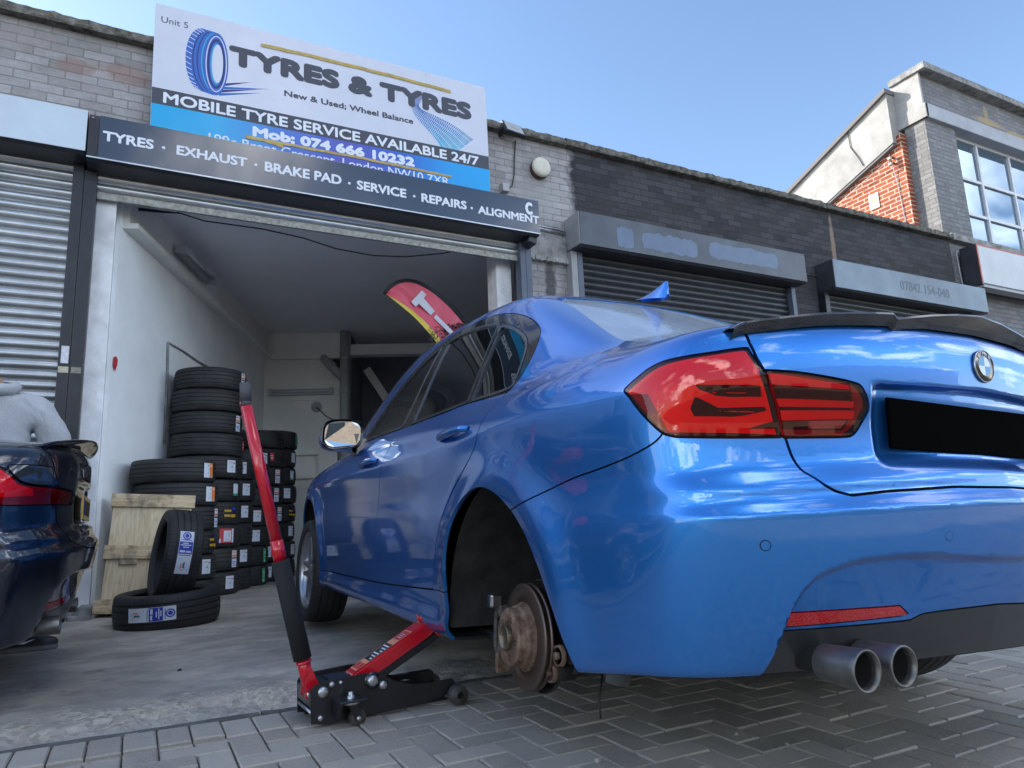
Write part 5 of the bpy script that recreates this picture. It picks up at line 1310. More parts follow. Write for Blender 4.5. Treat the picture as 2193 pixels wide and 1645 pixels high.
# number plate, blacked out
pmn = mat('blacked_out_plate', (.0015, .0015, .0015, 1), .9, spec=.02)
px_ = on_rear(.1, .80)
b = MB(); b.box((px_ - .010, -.30, .748), (px_ - .002, .335, .866), .003, mat=None); b.build('number_plate', pmn, blue)
# parking sensors
for (y, z) in ((.687, .536), (.25, .556), (-.687, .536), (-.25, .556)):
    xr = on_rear(abs(y), z); e = .01; nx_ = np.array([field(xr + e, abs(y), z) - field(xr - e, abs(y), z), field(xr, abs(y) + e, z) - field(xr, abs(y) - e, z), field(xr, abs(y), z + e) - field(xr, abs(y), z - e)]).ravel()
    nv = Vector((nx_[0], nx_[1] * (1 if y > 0 else -1), nx_[2])).normalized(); q = nv.to_track_quat('Z', 'Y').to_matrix().to_4x4()
    b = MB(); b.lathe([(0, .0018), (.0095, .0018), (.0100, .001)], 24, Matrix.Translation((xr, y, z)) @ q, smooth=False); o = b.build('parking_sensor', BLUE, blue)
    b = MB(); b.lathe([(.0102, .0012), (.0106, .0016), (.0116, .0014), (.0122, -.001)], 28, Matrix.Translation((xr, y, z)) @ q); b.build('sensor_ring', M_['black'], o)
# bare left rear hub
hb = empty('rear_hub'); hb.parent = blue
HX, HZ = .075, .215
T0 = Matrix.Translation((HX - .028, 0, HZ)) @ Matrix.Rotation(R(-4), 4, 'Z') @ Matrix.Rotation(R(-90), 4, 'X') @ Matrix.Diagonal((1, 1, 1, 1))
b = MB(); b.lathe([(.096, .722), (.160, .722), (.163, .719), (.163, .712), (.100, .712)], 72, T0, closed=True); b.lathe([(.100, .701), (.163, .701), (.163, .693), (.158, .690), (.100, .690)], 72, T0, closed=True)
b.lathe([(.10, .712), (.155, .712), (.155, .701), (.10, .701)], 60, T0); b.build('brake_disc', M_['disc_face'], hb)
b = MB(); b.lathe([(.106, .712), (.105, .723), (.099, .727), (.096, .735), (.0955, .744), (.092, .747), (.089, .749), (.088, .770), (.086, .775), (.040, .776), (.040, .70)], 64, T0); b.build('disc_hat', M_['rust_hub'], hb)
b = MB(); b.lathe([(.040, .776), (.0395, .790), (.038, .792), (.034, .792), (.0335, .787), (.0, .785)], 40, T0); b.build('hub_centre', mat('greasy_steel', (.20, .165, .115, 1), .42, metal=.85, var=.4, vscale=40, bump=.3), hb)
for k in range(5):
    a = 2 * math.pi * k / 5 + .5; b = MB(); b.lathe([(.0085, .7755), (.0085, .7768), (.0068, .7768), (.0066, .766), (0, .766)], 16, T0 @ Matrix.Translation((.060 * math.cos(a), .060 * math.sin(a), 0))); b.build('bolt_hole', M_['soot'], hb)
b = MB(); b.lathe([(.06, .655), (.172, .655), (.174, .665), (.170, .665)], 60, T0, arc=math.pi * 1.55); b.build('backing_plate', M_['liner'], hb)
calm = mat('dirty_caliper', (.11, .10, .095, 1), .6, metal=.5, var=.5, vscale=30, bump=.3)
b = MB(); b.prism([(HX + .125, HZ - .085), (HX + .19, HZ - .07), (HX + .205, HZ), (HX + .19, HZ + .085), (HX + .125, HZ + .10)], .60, .66, 'y', .008); b.box((HX + .155, .655, HZ - .06), (HX + .198, .735, HZ + .075), .01)
b.box((HX + .145, .708, HZ - .072), (HX + .190, .745, HZ - .030), .007); b.box((HX + .145, .708, HZ + .040), (HX + .190, .745, HZ + .082), .007)
b.box((HX + .160, .742, HZ - .055), (HX + .178, .752, HZ + .06), .003); b.build('caliper', calm, hb)
b = MB(); b.box((HX + .150, .735, HZ + .072), (HX + .188, .775, HZ + .118), .008); b.lathe([(0, .02), (.012, .02), (.014, 0)], 12, Matrix.Translation((HX + .17, .77, HZ + .095)) @ TY); b.build('caliper_bolt', M_['steel'], hb)
b = MB(); b.box((HX + .160, .70, HZ - .135), (HX + .178, .745, HZ - .068), .004); b.build('pad_tab', M_['rust_hub'], hb)
b = MB(); b.tube([(HX - .02, .66, HZ), (HX - .02, .2, HZ + .02)], .045, 14); b.tube([(HX - .05, .64, HZ - .09), (HX - .30, .25, HZ - .05)], .026, 12); b.tube([(HX - .10, .62, HZ + .09), (HX - .22, .30, HZ + .14)], .02, 12)
b.tube([(HX - .11, .70, HZ - .085), (HX - .11, .62, HZ - .085)], .030, 18); b.tube([(HX - .16, .66, HZ - .03), (HX - .16, .58, HZ - .03)], .028, 18)
b.box((-.42, .40, .19), (-.14, .62, .215), .012); b.build('suspension_arm', M_['liner'], hb)
for (x, z) in ((HX - .11, HZ - .085), (HX - .16, HZ - .03)):
    b = MB(); b.lathe([(.024, .702), (.030, .704), (.031, .69)], 24, Matrix.Translation((x, 0, z)) @ Matrix.Rotation(R(-90), 4, 'X')); b.lathe([(0, .712), (.011, .712), (.012, .700)], 6, Matrix.Translation((x, 0, z)) @ Matrix.Rotation(R(-90), 4, 'X')); b.build('bush', M_['rust_hub'], hb)
b = MB(); b.tube([(-.21, .56, .22), (-.235, .52, .62)], .030, 16); b.tube([(-.20, .57, .12), (-.215, .55, .30)], .036, 16); b.build('damper', mat('grey_damper', (.16, .165, .17, 1), .5, metal=.4, var=.4, vscale=20), hb)
b = MB(); b.tube([(-.14, .58, .14), (-.18, .62, .08), (-.20, .63, .03)], .003, 6); b.build('sensor_wire', M_['black'], hb)
b = MB(); b.box((.30, -.70, .155), (2.5, .70, .19), .01); b.box((-.7, -.5, .27), (.3, .5, .34), .03); b.build('underbody', M_['under'], blue)
# wheels on the ground
wheel(blue, (2.79, .775, .238), left=True); wheel(blue, (2.79, -.775, .31), left=False); wheel(blue, (-.02, -.825, .305), left=False, Ro=.325, W=.245)

# ------------------------------------------------------------------ tyres
TM = [tyre_mesh(.325, .207, .228), tyre_mesh(.318, .197, .228), tyre_mesh(.322, .216, .236)]
def simple(name, c, r=.5): return mat(name, c, r)
LC_ = dict(white=simple('label_white', (.62, .66, .74, 1)), orange=simple('label_orange', (.75, .22, .05, 1)), red=simple('label_red', (.55, .03, .05, 1)), green=simple('label_green', (.04, .34, .12, 1)),
    yellow=simple('label_yellow', (.62, .34, .02, 1)), blue=simple('label_blue', (.012, .035, .34, 1)), ink=simple('label_ink', (.08, .09, .12, 1)), black=simple('label_black', (.008, .008, .009, 1)))
LKEYS = list(LC_); LMATS = [LC_[k] for k in LKEYS]
def label_mesh(Ro, h0, h1, arc, cells):
    """printed paper strip wrapped on the tread; cells = (u0,u1,v0,v1,colour) drawn over white"""
    b = MB(); n = 8
    def patch(u0, u1, v0, v1, ci, lift):
        b.mi = ci; m = max(1, int(n * (u1 - u0) + .999)); P = []
        for i in range(m + 1):
            a = -arc / 2 + arc * (u0 + (u1 - u0) * i / m); row = []
            for j in range(2):
                z = h0 + (h1 - h0) * (v0 + (v1 - v0) * j); row.append(((Ro + lift) * math.cos(a), (Ro + lift) * math.sin(a), z))
            P.append(row)
        b.grid(P)
    patch(0, 1, 0, 1, 0, .0022)
    for k, (u0, u1, v0, v1, c) in enumerate(cells): patch(u0, u1, v0, v1, LKEYS.index(c), .0028 + .0004 * k)
    me = bpy.data.meshes.new('label'); b.bm.to_mesh(me); b.bm.free()
    for m in LMATS: me.materials.append(m)
    return me
rn = random.Random(3)
dots = lambda u0, u1, v0, v1, n: [(u, u + .05, v, v + .035, 'ink') for u, v in [(rn.uniform(u0, u1), rn.uniform(v0, v1)) for _ in range(n)]]
LB = dict(
    orange_band=label_mesh(.325, -.075, .075, .22, [(.06, .94, .62, .74, 'orange'), (.06, .94, .50, .58, 'black'), (.1, .8, .86, .93, 'orange'), (.1, .75, .30, .34, 'blue'), (.1, .8, .22, .25, 'blue'), (.15, .9, .10, .14, 'ink')]),
    white=label_mesh(.325, -.052, .062, .29, dots(.1, .85, .12, .62, 9) + [(.35, .45, .78, .86, 'orange'), (.5, .6, .78, .86, 'yellow'), (.12, .25, .80, .84, 'ink'), (.62, .9, .74, .80, 'ink'), (.45, .6, .42, .5, 'ink')]),
    red_white=label_mesh(.325, -.062, .066, .46, [(.0, 1, 0, 1, 'red'), (.28, .80, .10, .86, 'white'), (.86, .99, .02, .99, 'white'), (.0, .1, .02, .3, 'white')] + dots(.33, .72, .18, .7, 7)),
    green=label_mesh(.325, -.070, .070, .15, [(.0, 1, 0, 1, 'green'), (.35, .75, .06, .18, 'white'), (.45, .7, .62, .80, 'white'), (.4, .7, .40, .46, 'white')]),
    yellow_black=label_mesh(.325, -.058, .058, .42, [(0, 1, 0, 1, 'black'), (.0, .55, .60, .76, 'yellow'), (.0, .50, .22, .38, 'yellow'), (.55, .95, .16, .40, 'yellow'), (.6, .95, .72, .95, 'blue')]),
    red=label_mesh(.325, -.04, .05, .15, [(0, 1, 0, 1, 'red'), (.15, .85, .3, .42, 'white'), (.2, .7, .6, .7, 'white')]),
    half_green=label_mesh(.325, -.05, .06, .22, [(0, 1, 0, .2, 'green')] + dots(.1, .8, .3, .85, 9)),
    orange_half=label_mesh(.325, -.06, .06, .34, [(.60, 1, .12, 1, 'orange'), (.62, .95, .02, .10, 'orange'), (.70, .85, .76, .90, 'white')] + dots(.08, .5, .15, .85, 8)),
)
LB_DESC = dict(orange_band='orange banded', white='white', red_white='red and white', green='green', yellow_black='black and yellow', red='small red', half_green='white and green', orange_half='white and orange')
ordn = ['bottom', 'second', 'third', 'fourth', 'fifth', 'sixth', 'seventh', 'eighth', 'ninth', 'tenth']
def add_tyre(x, y, z, k, lab, tilt=0.0, lang=0.0, label=None, group=None, ez=0.0):
    t = link('tyre', TM[k]); t.location = (x, y, z); t.rotation_euler = (tilt, rn.uniform(-.012, .012) if tilt == 0 else 0, ez)
    tag(t, label, 'tyre', group)
    if lab:
        l = link('label', LB[lab]); l.parent = t; l.rotation_euler = (0, 0, lang - ez); Ro = [.325, .318, .322][k]; s = (Ro + .0005) / .325; l.scale = (s, s, 1)
    return t
def view_ang(x, y, off):  # direction (about z) that faces the street, turned by off
    return math.atan2(-y, -x) + off
stacks = [
    ((.56, 7.27), .12, [(0, 'white', .78), (0, 'orange_band', .98), (2, 'red_white', .62), (1, 'yellow_black', .75), (1, 'half_green', .98), (0, 'white', .72), (0, 'red', 1.32), (1, 'orange_band', 1.02), (0, 'red', 1.06), (2, 'orange_band', 1.08)], 'the tall stack against the white side wall', 2.19),
    ((.287, 6.56), .115, [(0, 'yellow_black', .95), (1, 'white', .82), (1, 'yellow_black', 1.2), (0, 'orange_band', 1.2), (2, 'orange_half', .90), (0, 'orange_half', .92)], 'the short stack behind the wooden pallet', 1.27),
    ((.735, 7.69), .12, [(0, 'white', .35), (0, 'white', .80), (2, 'white', .50), (1, 'white', .80), (0, 'white', .78), (0, 'white', .62)], 'the low stack just right of the tall stack', 1.385),
    ((.955, 8.12), .12, [(1, 'green', .95), (0, 'green', 1.02), (0, 'white', .62), (1, 'white', .62), (2, 'orange_band', .9), (0, None, 0), (0, 'white', .9)], 'the fourth stack along the white wall', 1.52),
    ((1.19, 8.61), .12, [(0, 'white', .45), (1, 'white', .45), (0, 'red', .8), (0, 'orange_band', .95), (2, 'orange_band', .82), (1, 'orange_band', .80), (0, 'red', .52), (0, None, 0)], 'the fifth stack along the white wall', 1.79),
    ((1.38, 8.93), .12, [(0, 'white', .8), (0, 'white', 1.1), (1, 'white', 1.0), (0, 'yellow_black', 1.05), (2, 'white', .7), (1, 'half_green', 1.0), (0, 'white', 1.1), (0, 'green', 1.2)], 'the rearmost stack near the back wall', 1.83)]
for (cx, cy), z0, ts, where, ztop in stacks:
    h = (ztop - z0) / len(ts)
    for i, (k, lab, off) in enumerate(ts):
        W = [.207, .197, .216][k]; dx = rn.uniform(-.013, .013); dy = rn.uniform(-.013, .013)
        if where.startswith('the tall') and i == 9: dx += .015
        if where.startswith('the short') and i == 5: dx -= .012
        name = ordn[i] if i == 0 else ('top' if i == len(ts) - 1 else ordn[i] + ' from bottom')
        t = add_tyre(cx + dx, cy + dy, z0 + h * (i + .5), k, lab, 0.0, view_ang(cx, cy, off), name + ' tyre of ' + where, 'stacked new tyres in the workshop', rn.uniform(0, 6))
        t.scale = (1, 1, h / W * .985)
        if lab: t.children[0].scale.z = W / h
# blue labels of the two loose tyres
def emblem(b, Ro, a0, z0, r, ci, lift=.0036, inner=0):
    b.mi = ci; P = []
    for i in range(25):
        a = 2 * math.pi * i / 24
        P.append([((Ro + lift) * math.cos(a0 + r0 * math.cos(a) / Ro), (Ro + lift) * math.sin(a0 + r0 * math.cos(a) / Ro), z0 + r0 * math.sin(a)) for r0 in (inner, r)])
    b.grid(P)
def long_label(vertical):
    b = MB(); Ro = .322; L = .285; Wd = .088; arc = L / Ro
    if vertical:   # runs round the tread
        def patch(u0, u1, v0, v1, c, lift):
            b.mi = LKEYS.index(c); m = max(1, int(14 * (u1 - u0) + .99)); P = []
            for i in range(m + 1):
                a = -arc / 2 + arc * (u0 + (u1 - u0) * i / m); P.append([((Ro + lift) * math.cos(a), (Ro + lift) * math.sin(a), Wd * (v - .5)) for v in (v0, v1)])
            b.grid(P)
        patch(0, 1, 0, 1, 'white', .0022); patch(.46, .74, .03, .97, 'blue', .003)
        for (u, v0, v1) in ((.69, .35, .75), (.65, .15, .9), (.60, .3, .7)): patch(u, u + .022, v0, v1, 'white', .0034)
        patch(.49, .53, .12, .45, 'white', .0034); patch(.49, .54, .52, .9, 'white', .0034)
        patch(.775, .79, .12, .85, 'blue', .003); patch(.42, .435, .1, .9, 'ink', .003)
        for k in range(9): u = rn.uniform(.05, .35); v = rn.uniform(.1, .85); patch(u, u + .016, v, v + .07, 'ink', .003)
        patch(.12, .24, .62, .70, 'orange', .003); patch(.14, .26, .40, .52, 'ink', .003)
        emblem(b, Ro, -arc / 2 + arc * .885, 0, .027, LKEYS.index('blue'), .0032, .019); emblem(b, Ro, -arc / 2 + arc * .885, 0, .0135, LKEYS.index('blue'), .0033)
    me = bpy.data.meshes.new('label'); b.bm.to_mesh(me); b.bm.free()
    for m in LMATS: me.materials.append(m)
    return me
LL = long_label(True)
t = link('tyre', tyre_mesh(.335, .225, .236)); t.location = (.227, 5.60, float(gz(5.6)) + .1135); t.rotation_euler = (R(2.2), R(-2.6), 0)
tag(t, 'new tyre lying flat on the concrete with a blue and white label', 'tyre', 'loose new tyres by the pallet')
l = link('label', LL); l.parent = t; l.rotation_euler = (0, 0, math.atan2(-1, -.235) - .10); l.scale = (.3355 / .322, .3355 / .322, 1)
t = link('tyre', tyre_mesh(.320, .235, .232)); t.location = (.262, 5.63, .520)
axd = Vector((-math.cos(R(7)), -math.sin(R(7)), .13)).normalized(); zq = axd.to_track_quat('Z', 'Y').to_matrix().to_4x4()
t.matrix_world = Matrix.Translation((.262, 5.63, .520)) @ zq
tag(t, 'new tyre standing upright wedged in the hole of the lying tyre', 'tyre', 'loose new tyres by the pallet')
loc = zq.inverted() @ Vector((.05, -1, .10)); l = link('label', LL); l.parent = t
up = zq.inverted() @ Vector((0, 0, 1)); a0 = math.atan2(loc.y, loc.x); au = math.atan2(up.y, up.x); dr_ = (au - a0 + math.pi) % (2 * math.pi) - math.pi
l.rotation_euler = (0, 0, a0) if dr_ > 0 else (R(180), 0, a0)
l.location = zq.inverted() @ Vector((.035, 0, 0)) * .0
# ------------------------------------------------------------------ wooden pallet leaning in the doorway
wm, wnt, wp_ = new_mat('raw_pine'); N = NT(wnt); c = N.coord()
g1 = N.noise(N.mapping(c, (14, 14, 1.6)), 3.0, 6, .65, 1.2); g2 = N.noise(c, 3, 4, .6); kn = N.node('ShaderNodeTexVoronoi', Vector=N.mapping(c, (4.5, 3, 2.4)), Scale=1.0)
wc = N.ramp(g1, [(.25, (.44, .32, .17)), (.5, (.66, .53, .34)), (.8, (.78, .67, .48))])
wc = N.mix(N.math('MULTIPLY', N.ramp(kn.outputs['Distance'], [(.02, (1, 1, 1)), (.09, (0, 0, 0))]), .8), wc, (.10, .055, .03, 1))
wc = N.mix(N.math('MULTIPLY', N.ramp(g2, [(.55, (0, 0, 0)), (.72, (1, 1, 1))]), .45), wc, (.20, .16, .12, 1))
N.set(wp_, 'Base Color', wc); wp_.inputs['Roughness'].default_value = .8; N.set(wp_, 'Normal', N.bump(g1, .25, .004))
wd, wdnt, wdp = new_mat('stained_pine'); N = NT(wdnt); c = N.coord(); g1 = N.noise(N.mapping(c, (1.6, 14, 14)), 3.0, 6, .65, 1.0); g2 = N.noise(c, 7, 5, .65)
wc = N.ramp(g1, [(.3, (.40, .28, .15)), (.6, (.66, .52, .33)), (.85, (.76, .64, .45))]); wc = N.mix(N.math('MULTIPLY', N.ramp(g2, [(.48, (0, 0, 0)), (.62, (1, 1, 1))]), .75), wc, (.12, .095, .07, 1))
N.set(wdp, 'Base Color', wc); wdp.inputs['Roughness'].default_value = .85; N.set(wdp, 'Normal', N.bump(g1, .3, .004))
pal = empty('wooden_pallet', (-.215, 6.02, .135)); pal.rotation_euler = (R(-12), R(3), R(-3))
tag(pal, 'rough pine pallet standing on edge and leaning against the tyre stack', 'pallet')
for (x0, x1) in ((.015, .425), (.432, .555)):
    b = MB(); b.box((x0, .006, .06), (x1, .026, .84), .002); b.build('board', wm, pal)
for z0 in (0.0, .385, .775):
    b = MB(); b.box((-.005 if z0 else -.02, -.016, z0), (.575, .004, z0 + .10), .003); b.build('cross_rail', wd, pal)
    for x0 in (.0, .24, .48):
        b = MB(); b.box((x0, .028, z0 + .002), (x0 + .09, .10, z0 + .098), .003); b.build('block', wd, pal)
for x0 in (.10, .44):
    b = MB(); b.box((x0, -.012, .345), (x0 + .12, .004, .3835), .004); b.build('spacer', wd, pal)
# ------------------------------------------------------------------ trolley jack
RED = mat('red_enamel', (.55, .006, .018, 1), .22, coat=.6, rvar=.06, vscale=20, var=.08)
JB = mat('black_enamel', (.010, .010, .012, 1), .33, coat=.25, var=.3, vscale=25, rvar=.1)
FOAM = mat('black_foam', (.012, .012, .013, 1), .85, bump=.15, bscale=300)
GRIP = mat('knurled_grip', (.075, .075, .08, 1), .55, bump=.35, bscale=420)
ZINC = mat('zinc_bolt', (.52, .54, .55, 1), .35, metal=.9)
WHL = mat('worn_black_wheel', (.050, .048, .045, 1), .6, var=.4, vscale=40)
jk = empty('trolley_jack', (.55, 2.67, .012)); jk.rotation_euler = (0, R(-1.0), R(1.5))
tag(jk, 'red and black trolley jack holding up the sill of the blue car', 'jack')
side = [(0.0, .012), (.0, .118), (.012, .134), (.05, .140), (.19, .146), (.235, .142), (.30, .102), (.36, .082), (.43, .078), (.515, .079), (.525, .070), (.525, .045), (.48, .020), (.30, .008), (.05, .004)]
for s_, y0 in ((-1, -.105), (1, .095)):
    b = MB(); b.prism(side, y0, y0 + .010, 'y', .0025); b.box((.02, y0 + (.01 if s_ < 0 else -.022), .006), (.50, y0 + (.032 if s_ < 0 else 0.0), .014), .002); b.build('side_plate', JB, jk)
b = MB(); b.box((.045, -.09, .118), (.185, .09, .128), .003); b.box((.075, -.055, .1285), (.16, .055, .133), .003); b.box((.0, -.094, .06), (.14, .094, .115), .004); b.build('power_unit', JB, jk)
b = MB(); b.tube([(.005, -.094, .045), (.005, .094, .045)], .006, 10); b.build('tie_bar', ZINC, jk)
# lifting arm with its label
arm = empty('lift_arm'); arm.parent = jk; arm.location = (.195, 0, .115); arm.rotation_euler = (0, R(-24.5), 0)
b = MB(); b.prism([(-.06, -.004), (-.06, .016), (-.02, .034), (.16, .040), (.30, .046), (.315, .03), (.315, -.002), (.28, -.012), (.03, -.03)], -.046, .046, 'y', .006)
b.build('arm', RED, arm)
b = MB(); b.prism([(-.03, -.035), (.03, -.038), (.318, -.030), (.325, -.012), (.318, -.002), (.05, -.012)], -.052, .052, 'y', .004); b.build('arm_lower', JB, arm)
b = MB(); b.mi = 0
lab_pts = lambda x0, x1, y0, y1, z: b.face([(x0, y0, z + .0331 + .03333 * (x0 + .02)), (x1, y0, z + .0331 + .03333 * (x1 + .02)), (x1, y1, z + .0331 + .03333 * (x1 + .02)), (x0, y1, z + .0331 + .03333 * (x0 + .02))])
b.mi = 0; lab_pts(-.005, .235, -.036, .036, .0022)
b.mi = 1; lab_pts(.178, .228, -.031, .031, .0026); lab_pts(.002, .035, .004, .031, .0026); lab_pts(.002, .035, -.031, -.004, .0026)
b.mi = 2; lab_pts(.052, .150, -.032, .032, .0026)
b.mi = 3
for k in range(6): lab_pts(.060 + .0145 * k, .066 + .0145 * k, -.028, .012 + .016 * ((k * 7) % 3 - 1), .0030)
for k in range(3): lab_pts(.190 + .010 * k, .193 + .010 * k, -.018, .016, .0030)
o = b.build('label', [mat('label_salmon', (.72, .30, .18, 1), .4), mat('label_crimson', (.45, .012, .03, 1), .4), M_['black'], M_['white']], arm)
b = MB(); mt = Matrix.Translation((.318, 0, .030)) @ Matrix.Rotation(R(28), 4, 'Y')
b.lathe([(0, -.035), (.030, -.035), (.032, .0), (.044, .010), (.045, .022), (.038, .022), (.036, .012), (0, .012)], 24, mt)
for k in range(4): b.box((-.012, .030, .012), (.012, .046, .028), .003, mat=mt @ Matrix.Rotation(R(45 + 90 * k), 4, 'Z'))
b.build('saddle', RED, arm)
b = MB(); b.tube([(.320, -.062, -.010), (.320, .062, -.010)], .012, 14); b.build('saddle_pin', RED, arm)
# bolts
for (x, z, r, y) in ((.040, .108, .0165, -.105), (.070, .128, .0085, -.105), (.100, .130, .006, -.105), (.212, .118, .0175, -.108), (.250, .098, .0135, -.105), (.030, .028, .0085, -.105)):
    b = MB(); b.lathe([(0, .010), (r * .7, .010), (r, .007), (r * 1.08, 0)], 20, Matrix.Translation((x, y, z)) @ TY); b.build('bolt', ZINC, jk)
b = MB(); b.lathe([(.0, .003), (.028, .003), (.029, 0)], 24, Matrix.Translation((.212, -.105, .118)) @ TY); b.build('washer', JB, jk)
# front rollers, rear castors
for y0 in (-.150, .108):
    b = MB(); b.lathe([(.012, 0), (.014, .006), (.030, .004), (.034, .0), (.035, .006), (.035, .036), (.033, .042), (.014, .040), (.012, .042)], 32, Matrix.Translation((.525, y0 + (.0 if y0 > 0 else .042), .026)) @ (TY if y0 < 0 else Matrix.Rotation(R(-90), 4, 'X'))); b.lathe([(.0, .020), (.012, .020)], 16, Matrix.Translation((.525, y0 + (.0 if y0 > 0 else .042), .026)) @ TY); b.build('front_roller', WHL, jk)
b = MB(); b.tube([(.36, .12, .052), (.52, .125, .050)], [.028, .028], 18); b.build('far_roller_housing', JB, jk)
for s_ in (-1, 1):
    cs = empty('castor'); cs.parent = jk; cs.location = (.115, s_ * .148, .0)
    b = MB(); P = []
    b.box((-.042, -.052 if s_ > 0 else -.045, .076), (.052, .045 if s_ > 0 else .052, .084), .004); b.prism([(-.045, .03), (-.045, .082), (-.02, .084), (-.028, .066)], -.03, .04, 'y', .003); b.build('bracket', JB, cs)
    b = MB(); b.lathe([(0, .020), (.009, .020), (.010, .016), (.0095, .008), (.014, .007), (.0145, 0)], 6, Matrix.Translation((.008, 0, .084))); b.build('nut', ZINC, cs)
    b = MB(); b.lathe([(.026, -.010), (.030, -.006), (.030, -.002), (.022, 0)], 28, Matrix.Translation((.008, 0, .076))); b.build('swivel', ZINC, cs)
    b = MB()
    for yy in (-.022, .018): b.prism([(-.006, .066), (.024, .066), (.036, .022), (.030, .012), (.016, .014)], yy, yy + .004, 'y', .001)
    b.build('fork', JB, cs)
    b = MB(); b.lathe([(.008, -.014), (.022, -.015), (.024, -.008), (.0265, -.014), (.028, -.010), (.028, .010), (.0265, .014), (.024, .008), (.022, .015), (.008, .014)], 32, Matrix.Translation((.028, 0, .020)) @ TY); b.build('wheel', WHL, cs)
    b = MB(); b.lathe([(0, .026), (.007, .026), (.008, .020)], 12, Matrix.Translation((.028, -.001, .020)) @ TY); b.build('axle_bolt', ZINC, cs)
# handle: socket, foam, red tube, grip  (jack frame)
hd = empty('handle'); hd.parent = jk
def J(x, z): return (x - .55, -.025, z - .012)
pts = [J(.560, .10), J(.548, .19), J(.541, .223), J(.465, .56), J(.398, .872), J(.3465, 1.105), J(.342, 1.188)]
b = MB(); b.tube([J(.566, .115), J(.549, .185), J(.541, .235)], .022, 20); b.lathe([(.022, 0), (.027, .004), (.027, .010), (.022, .014)], 24, Matrix.Translation(J(.546, .205)) @ Matrix.Rotation(R(-12), 4, 'Y')); b.build('socket', RED, hd)
b = MB(); b.prism([(-.008, .085), (.030, .088), (.012, .165), (-.006, .155)], -.058, -.050, 'y', .002); b.prism([(-.008, .085), (.030, .088), (.012, .165), (-.006, .155)], .004, .012, 'y', .002); b.prism([(.018, .095), (.048, .105), (.012, .19), (-.002, .18)], -.055, -.047, 'y', .002); b.build('socket_lug', RED, hd)
b = MB(); b.tube([(.008, -.075, .098), (.008, .03, .098)], .011, 14); b.build('pivot_pin', ZINC, hd)
b = MB(); b.tube([pts[2], Vector(pts[2]).lerp(Vector(pts[3]), .5), pts[3]], .031, 26); b.build('foam_sleeve', FOAM, hd)
b = MB(); b.tube([pts[3], J(.452, .63)], .0225, 24); b.build('tube_lower', RED, hd)
b = MB(); b.tube([J(.452, .629), pts[5]], .0205, 24); b.build('tube_upper', RED, hd)
b = MB(); b.tube([pts[5], (pts[5][0] - .002, pts[5][1], pts[5][2] + .02)], .0175, 20); b.tube([(pts[5][0] - .002, pts[5][1], pts[5][2] + .018), pts[6]], .0195, 24); b.build('grip', GRIP, hd)

# ------------------------------------------------------------------ feather banner in the doorway
bn = empty('feather_banner', (3.55, 6.45, .12)); tag(bn, 'red and yellow feather banner on a black curved pole, leaning out of the doorway', 'banner')
FYb = 6.55
tip = (2.075, 2.95); sleeve = smooth_line([(2.065, 2.945), (2.13, 3.03), (2.24, 3.105), (2.36, 3.125), (2.49, 3.105), (2.64, 3.035), (2.80, 2.92), (2.93, 2.79), (3.05, 2.645), (3.20, 2.42), (3.34, 2.15), (3.48, 1.7), (3.55, 1.0)], 8, False)
inner = smooth_line([(2.10, 2.935), (2.16, 3.005), (2.25, 3.065), (2.36, 3.088), (2.48, 3.062), (2.62, 2.99), (2.77, 2.875), (2.90, 2.745), (3.01, 2.61), (3.15, 2.39), (3.29, 2.13), (3.42, 1.7), (3.49, 1.0)], 8, False)
edge = smooth_line([(2.10, 2.93), (2.18, 2.88), (2.27, 2.815), (2.36, 2.75), (2.44, 2.68), (2.52, 2.60), (2.60, 2.51), (2.68, 2.42), (2.76, 2.32), (2.86, 2.18), (2.97, 1.95), (3.05, 1.6), (3.08, 1.0)], 8, False)
def ripple(u, v): return FYb + .012 * math.sin(u * 22 + v * 3) * math.sin(math.pi * min(1, max(0, v))) + .02 * v * (1 - v)
def strip(A, B, n, v0, v1, dy=0.0):
    return [[((1 - v) * A[i][0] + v * B[i][0], ripple(i / len(A), v) + dy, (1 - v) * A[i][1] + v * B[i][1]) for v in np.linspace(v0, v1, n)] for i in range(len(A))]
BRED = mat('banner_red', (.68, .085, .14, 1), .55, coat=.15); BYEL = mat('banner_yellow', (.70, .55, .08, 1), .55); BINK = mat('banner_ink', (.03, .02, .022, 1), .6); BWHT = mat('banner_white', (.60, .62, .70, 1), .55)
L_ = len(edge); mid = edge * .84 + inner * .16
b = MB(); b.grid(strip(mid, inner, 12, 0, 1)); adopt(b.build('red_cloth', BRED, None), bn)
b = MB(); b.grid(strip(edge, mid, 4, 0, 1)); adopt(b.build('yellow_edge', BYEL, None), bn)
b = MB(); b.grid(strip(inner, sleeve, 5, 0, 1, -.002)); adopt(b.build('pole_sleeve', mat('black_sleeve', (.008, .009, .014, 1), .6)), bn)
b = MB(); b.tube([(p[0] * .5 + q[0] * .5, FYb + .012, p[1] * .5 + q[1] * .5) for p, q in zip(sleeve, inner)][::4] + [(3.54, FYb, .12)], .011, 8); adopt(b.build('pole', M_['black']), bn)
def banner_shape(polys, m, name, dy):
    b = MB()
    for pts in polys: b.prism([(p[0], p[1]) for p in pts], FYb - dy - .001, FYb - dy, 'y')
    return adopt(b.build(name, m), bn)
banner_shape([[(2.473, 3.012), (2.52, 2.97), (2.492, 2.929), (2.608, 2.806), (2.565, 2.757), (2.436, 2.866), (2.404, 2.829), (2.354, 2.877)], [(2.624, 2.77), (2.804, 2.61), (2.778, 2.57), (2.595, 2.733)], [(2.861, 2.619), (2.889, 2.601), (2.809, 2.546), (2.79, 2.57)]], BWHT, 'letter', .018)
rb = random.Random(5); sp_ = []
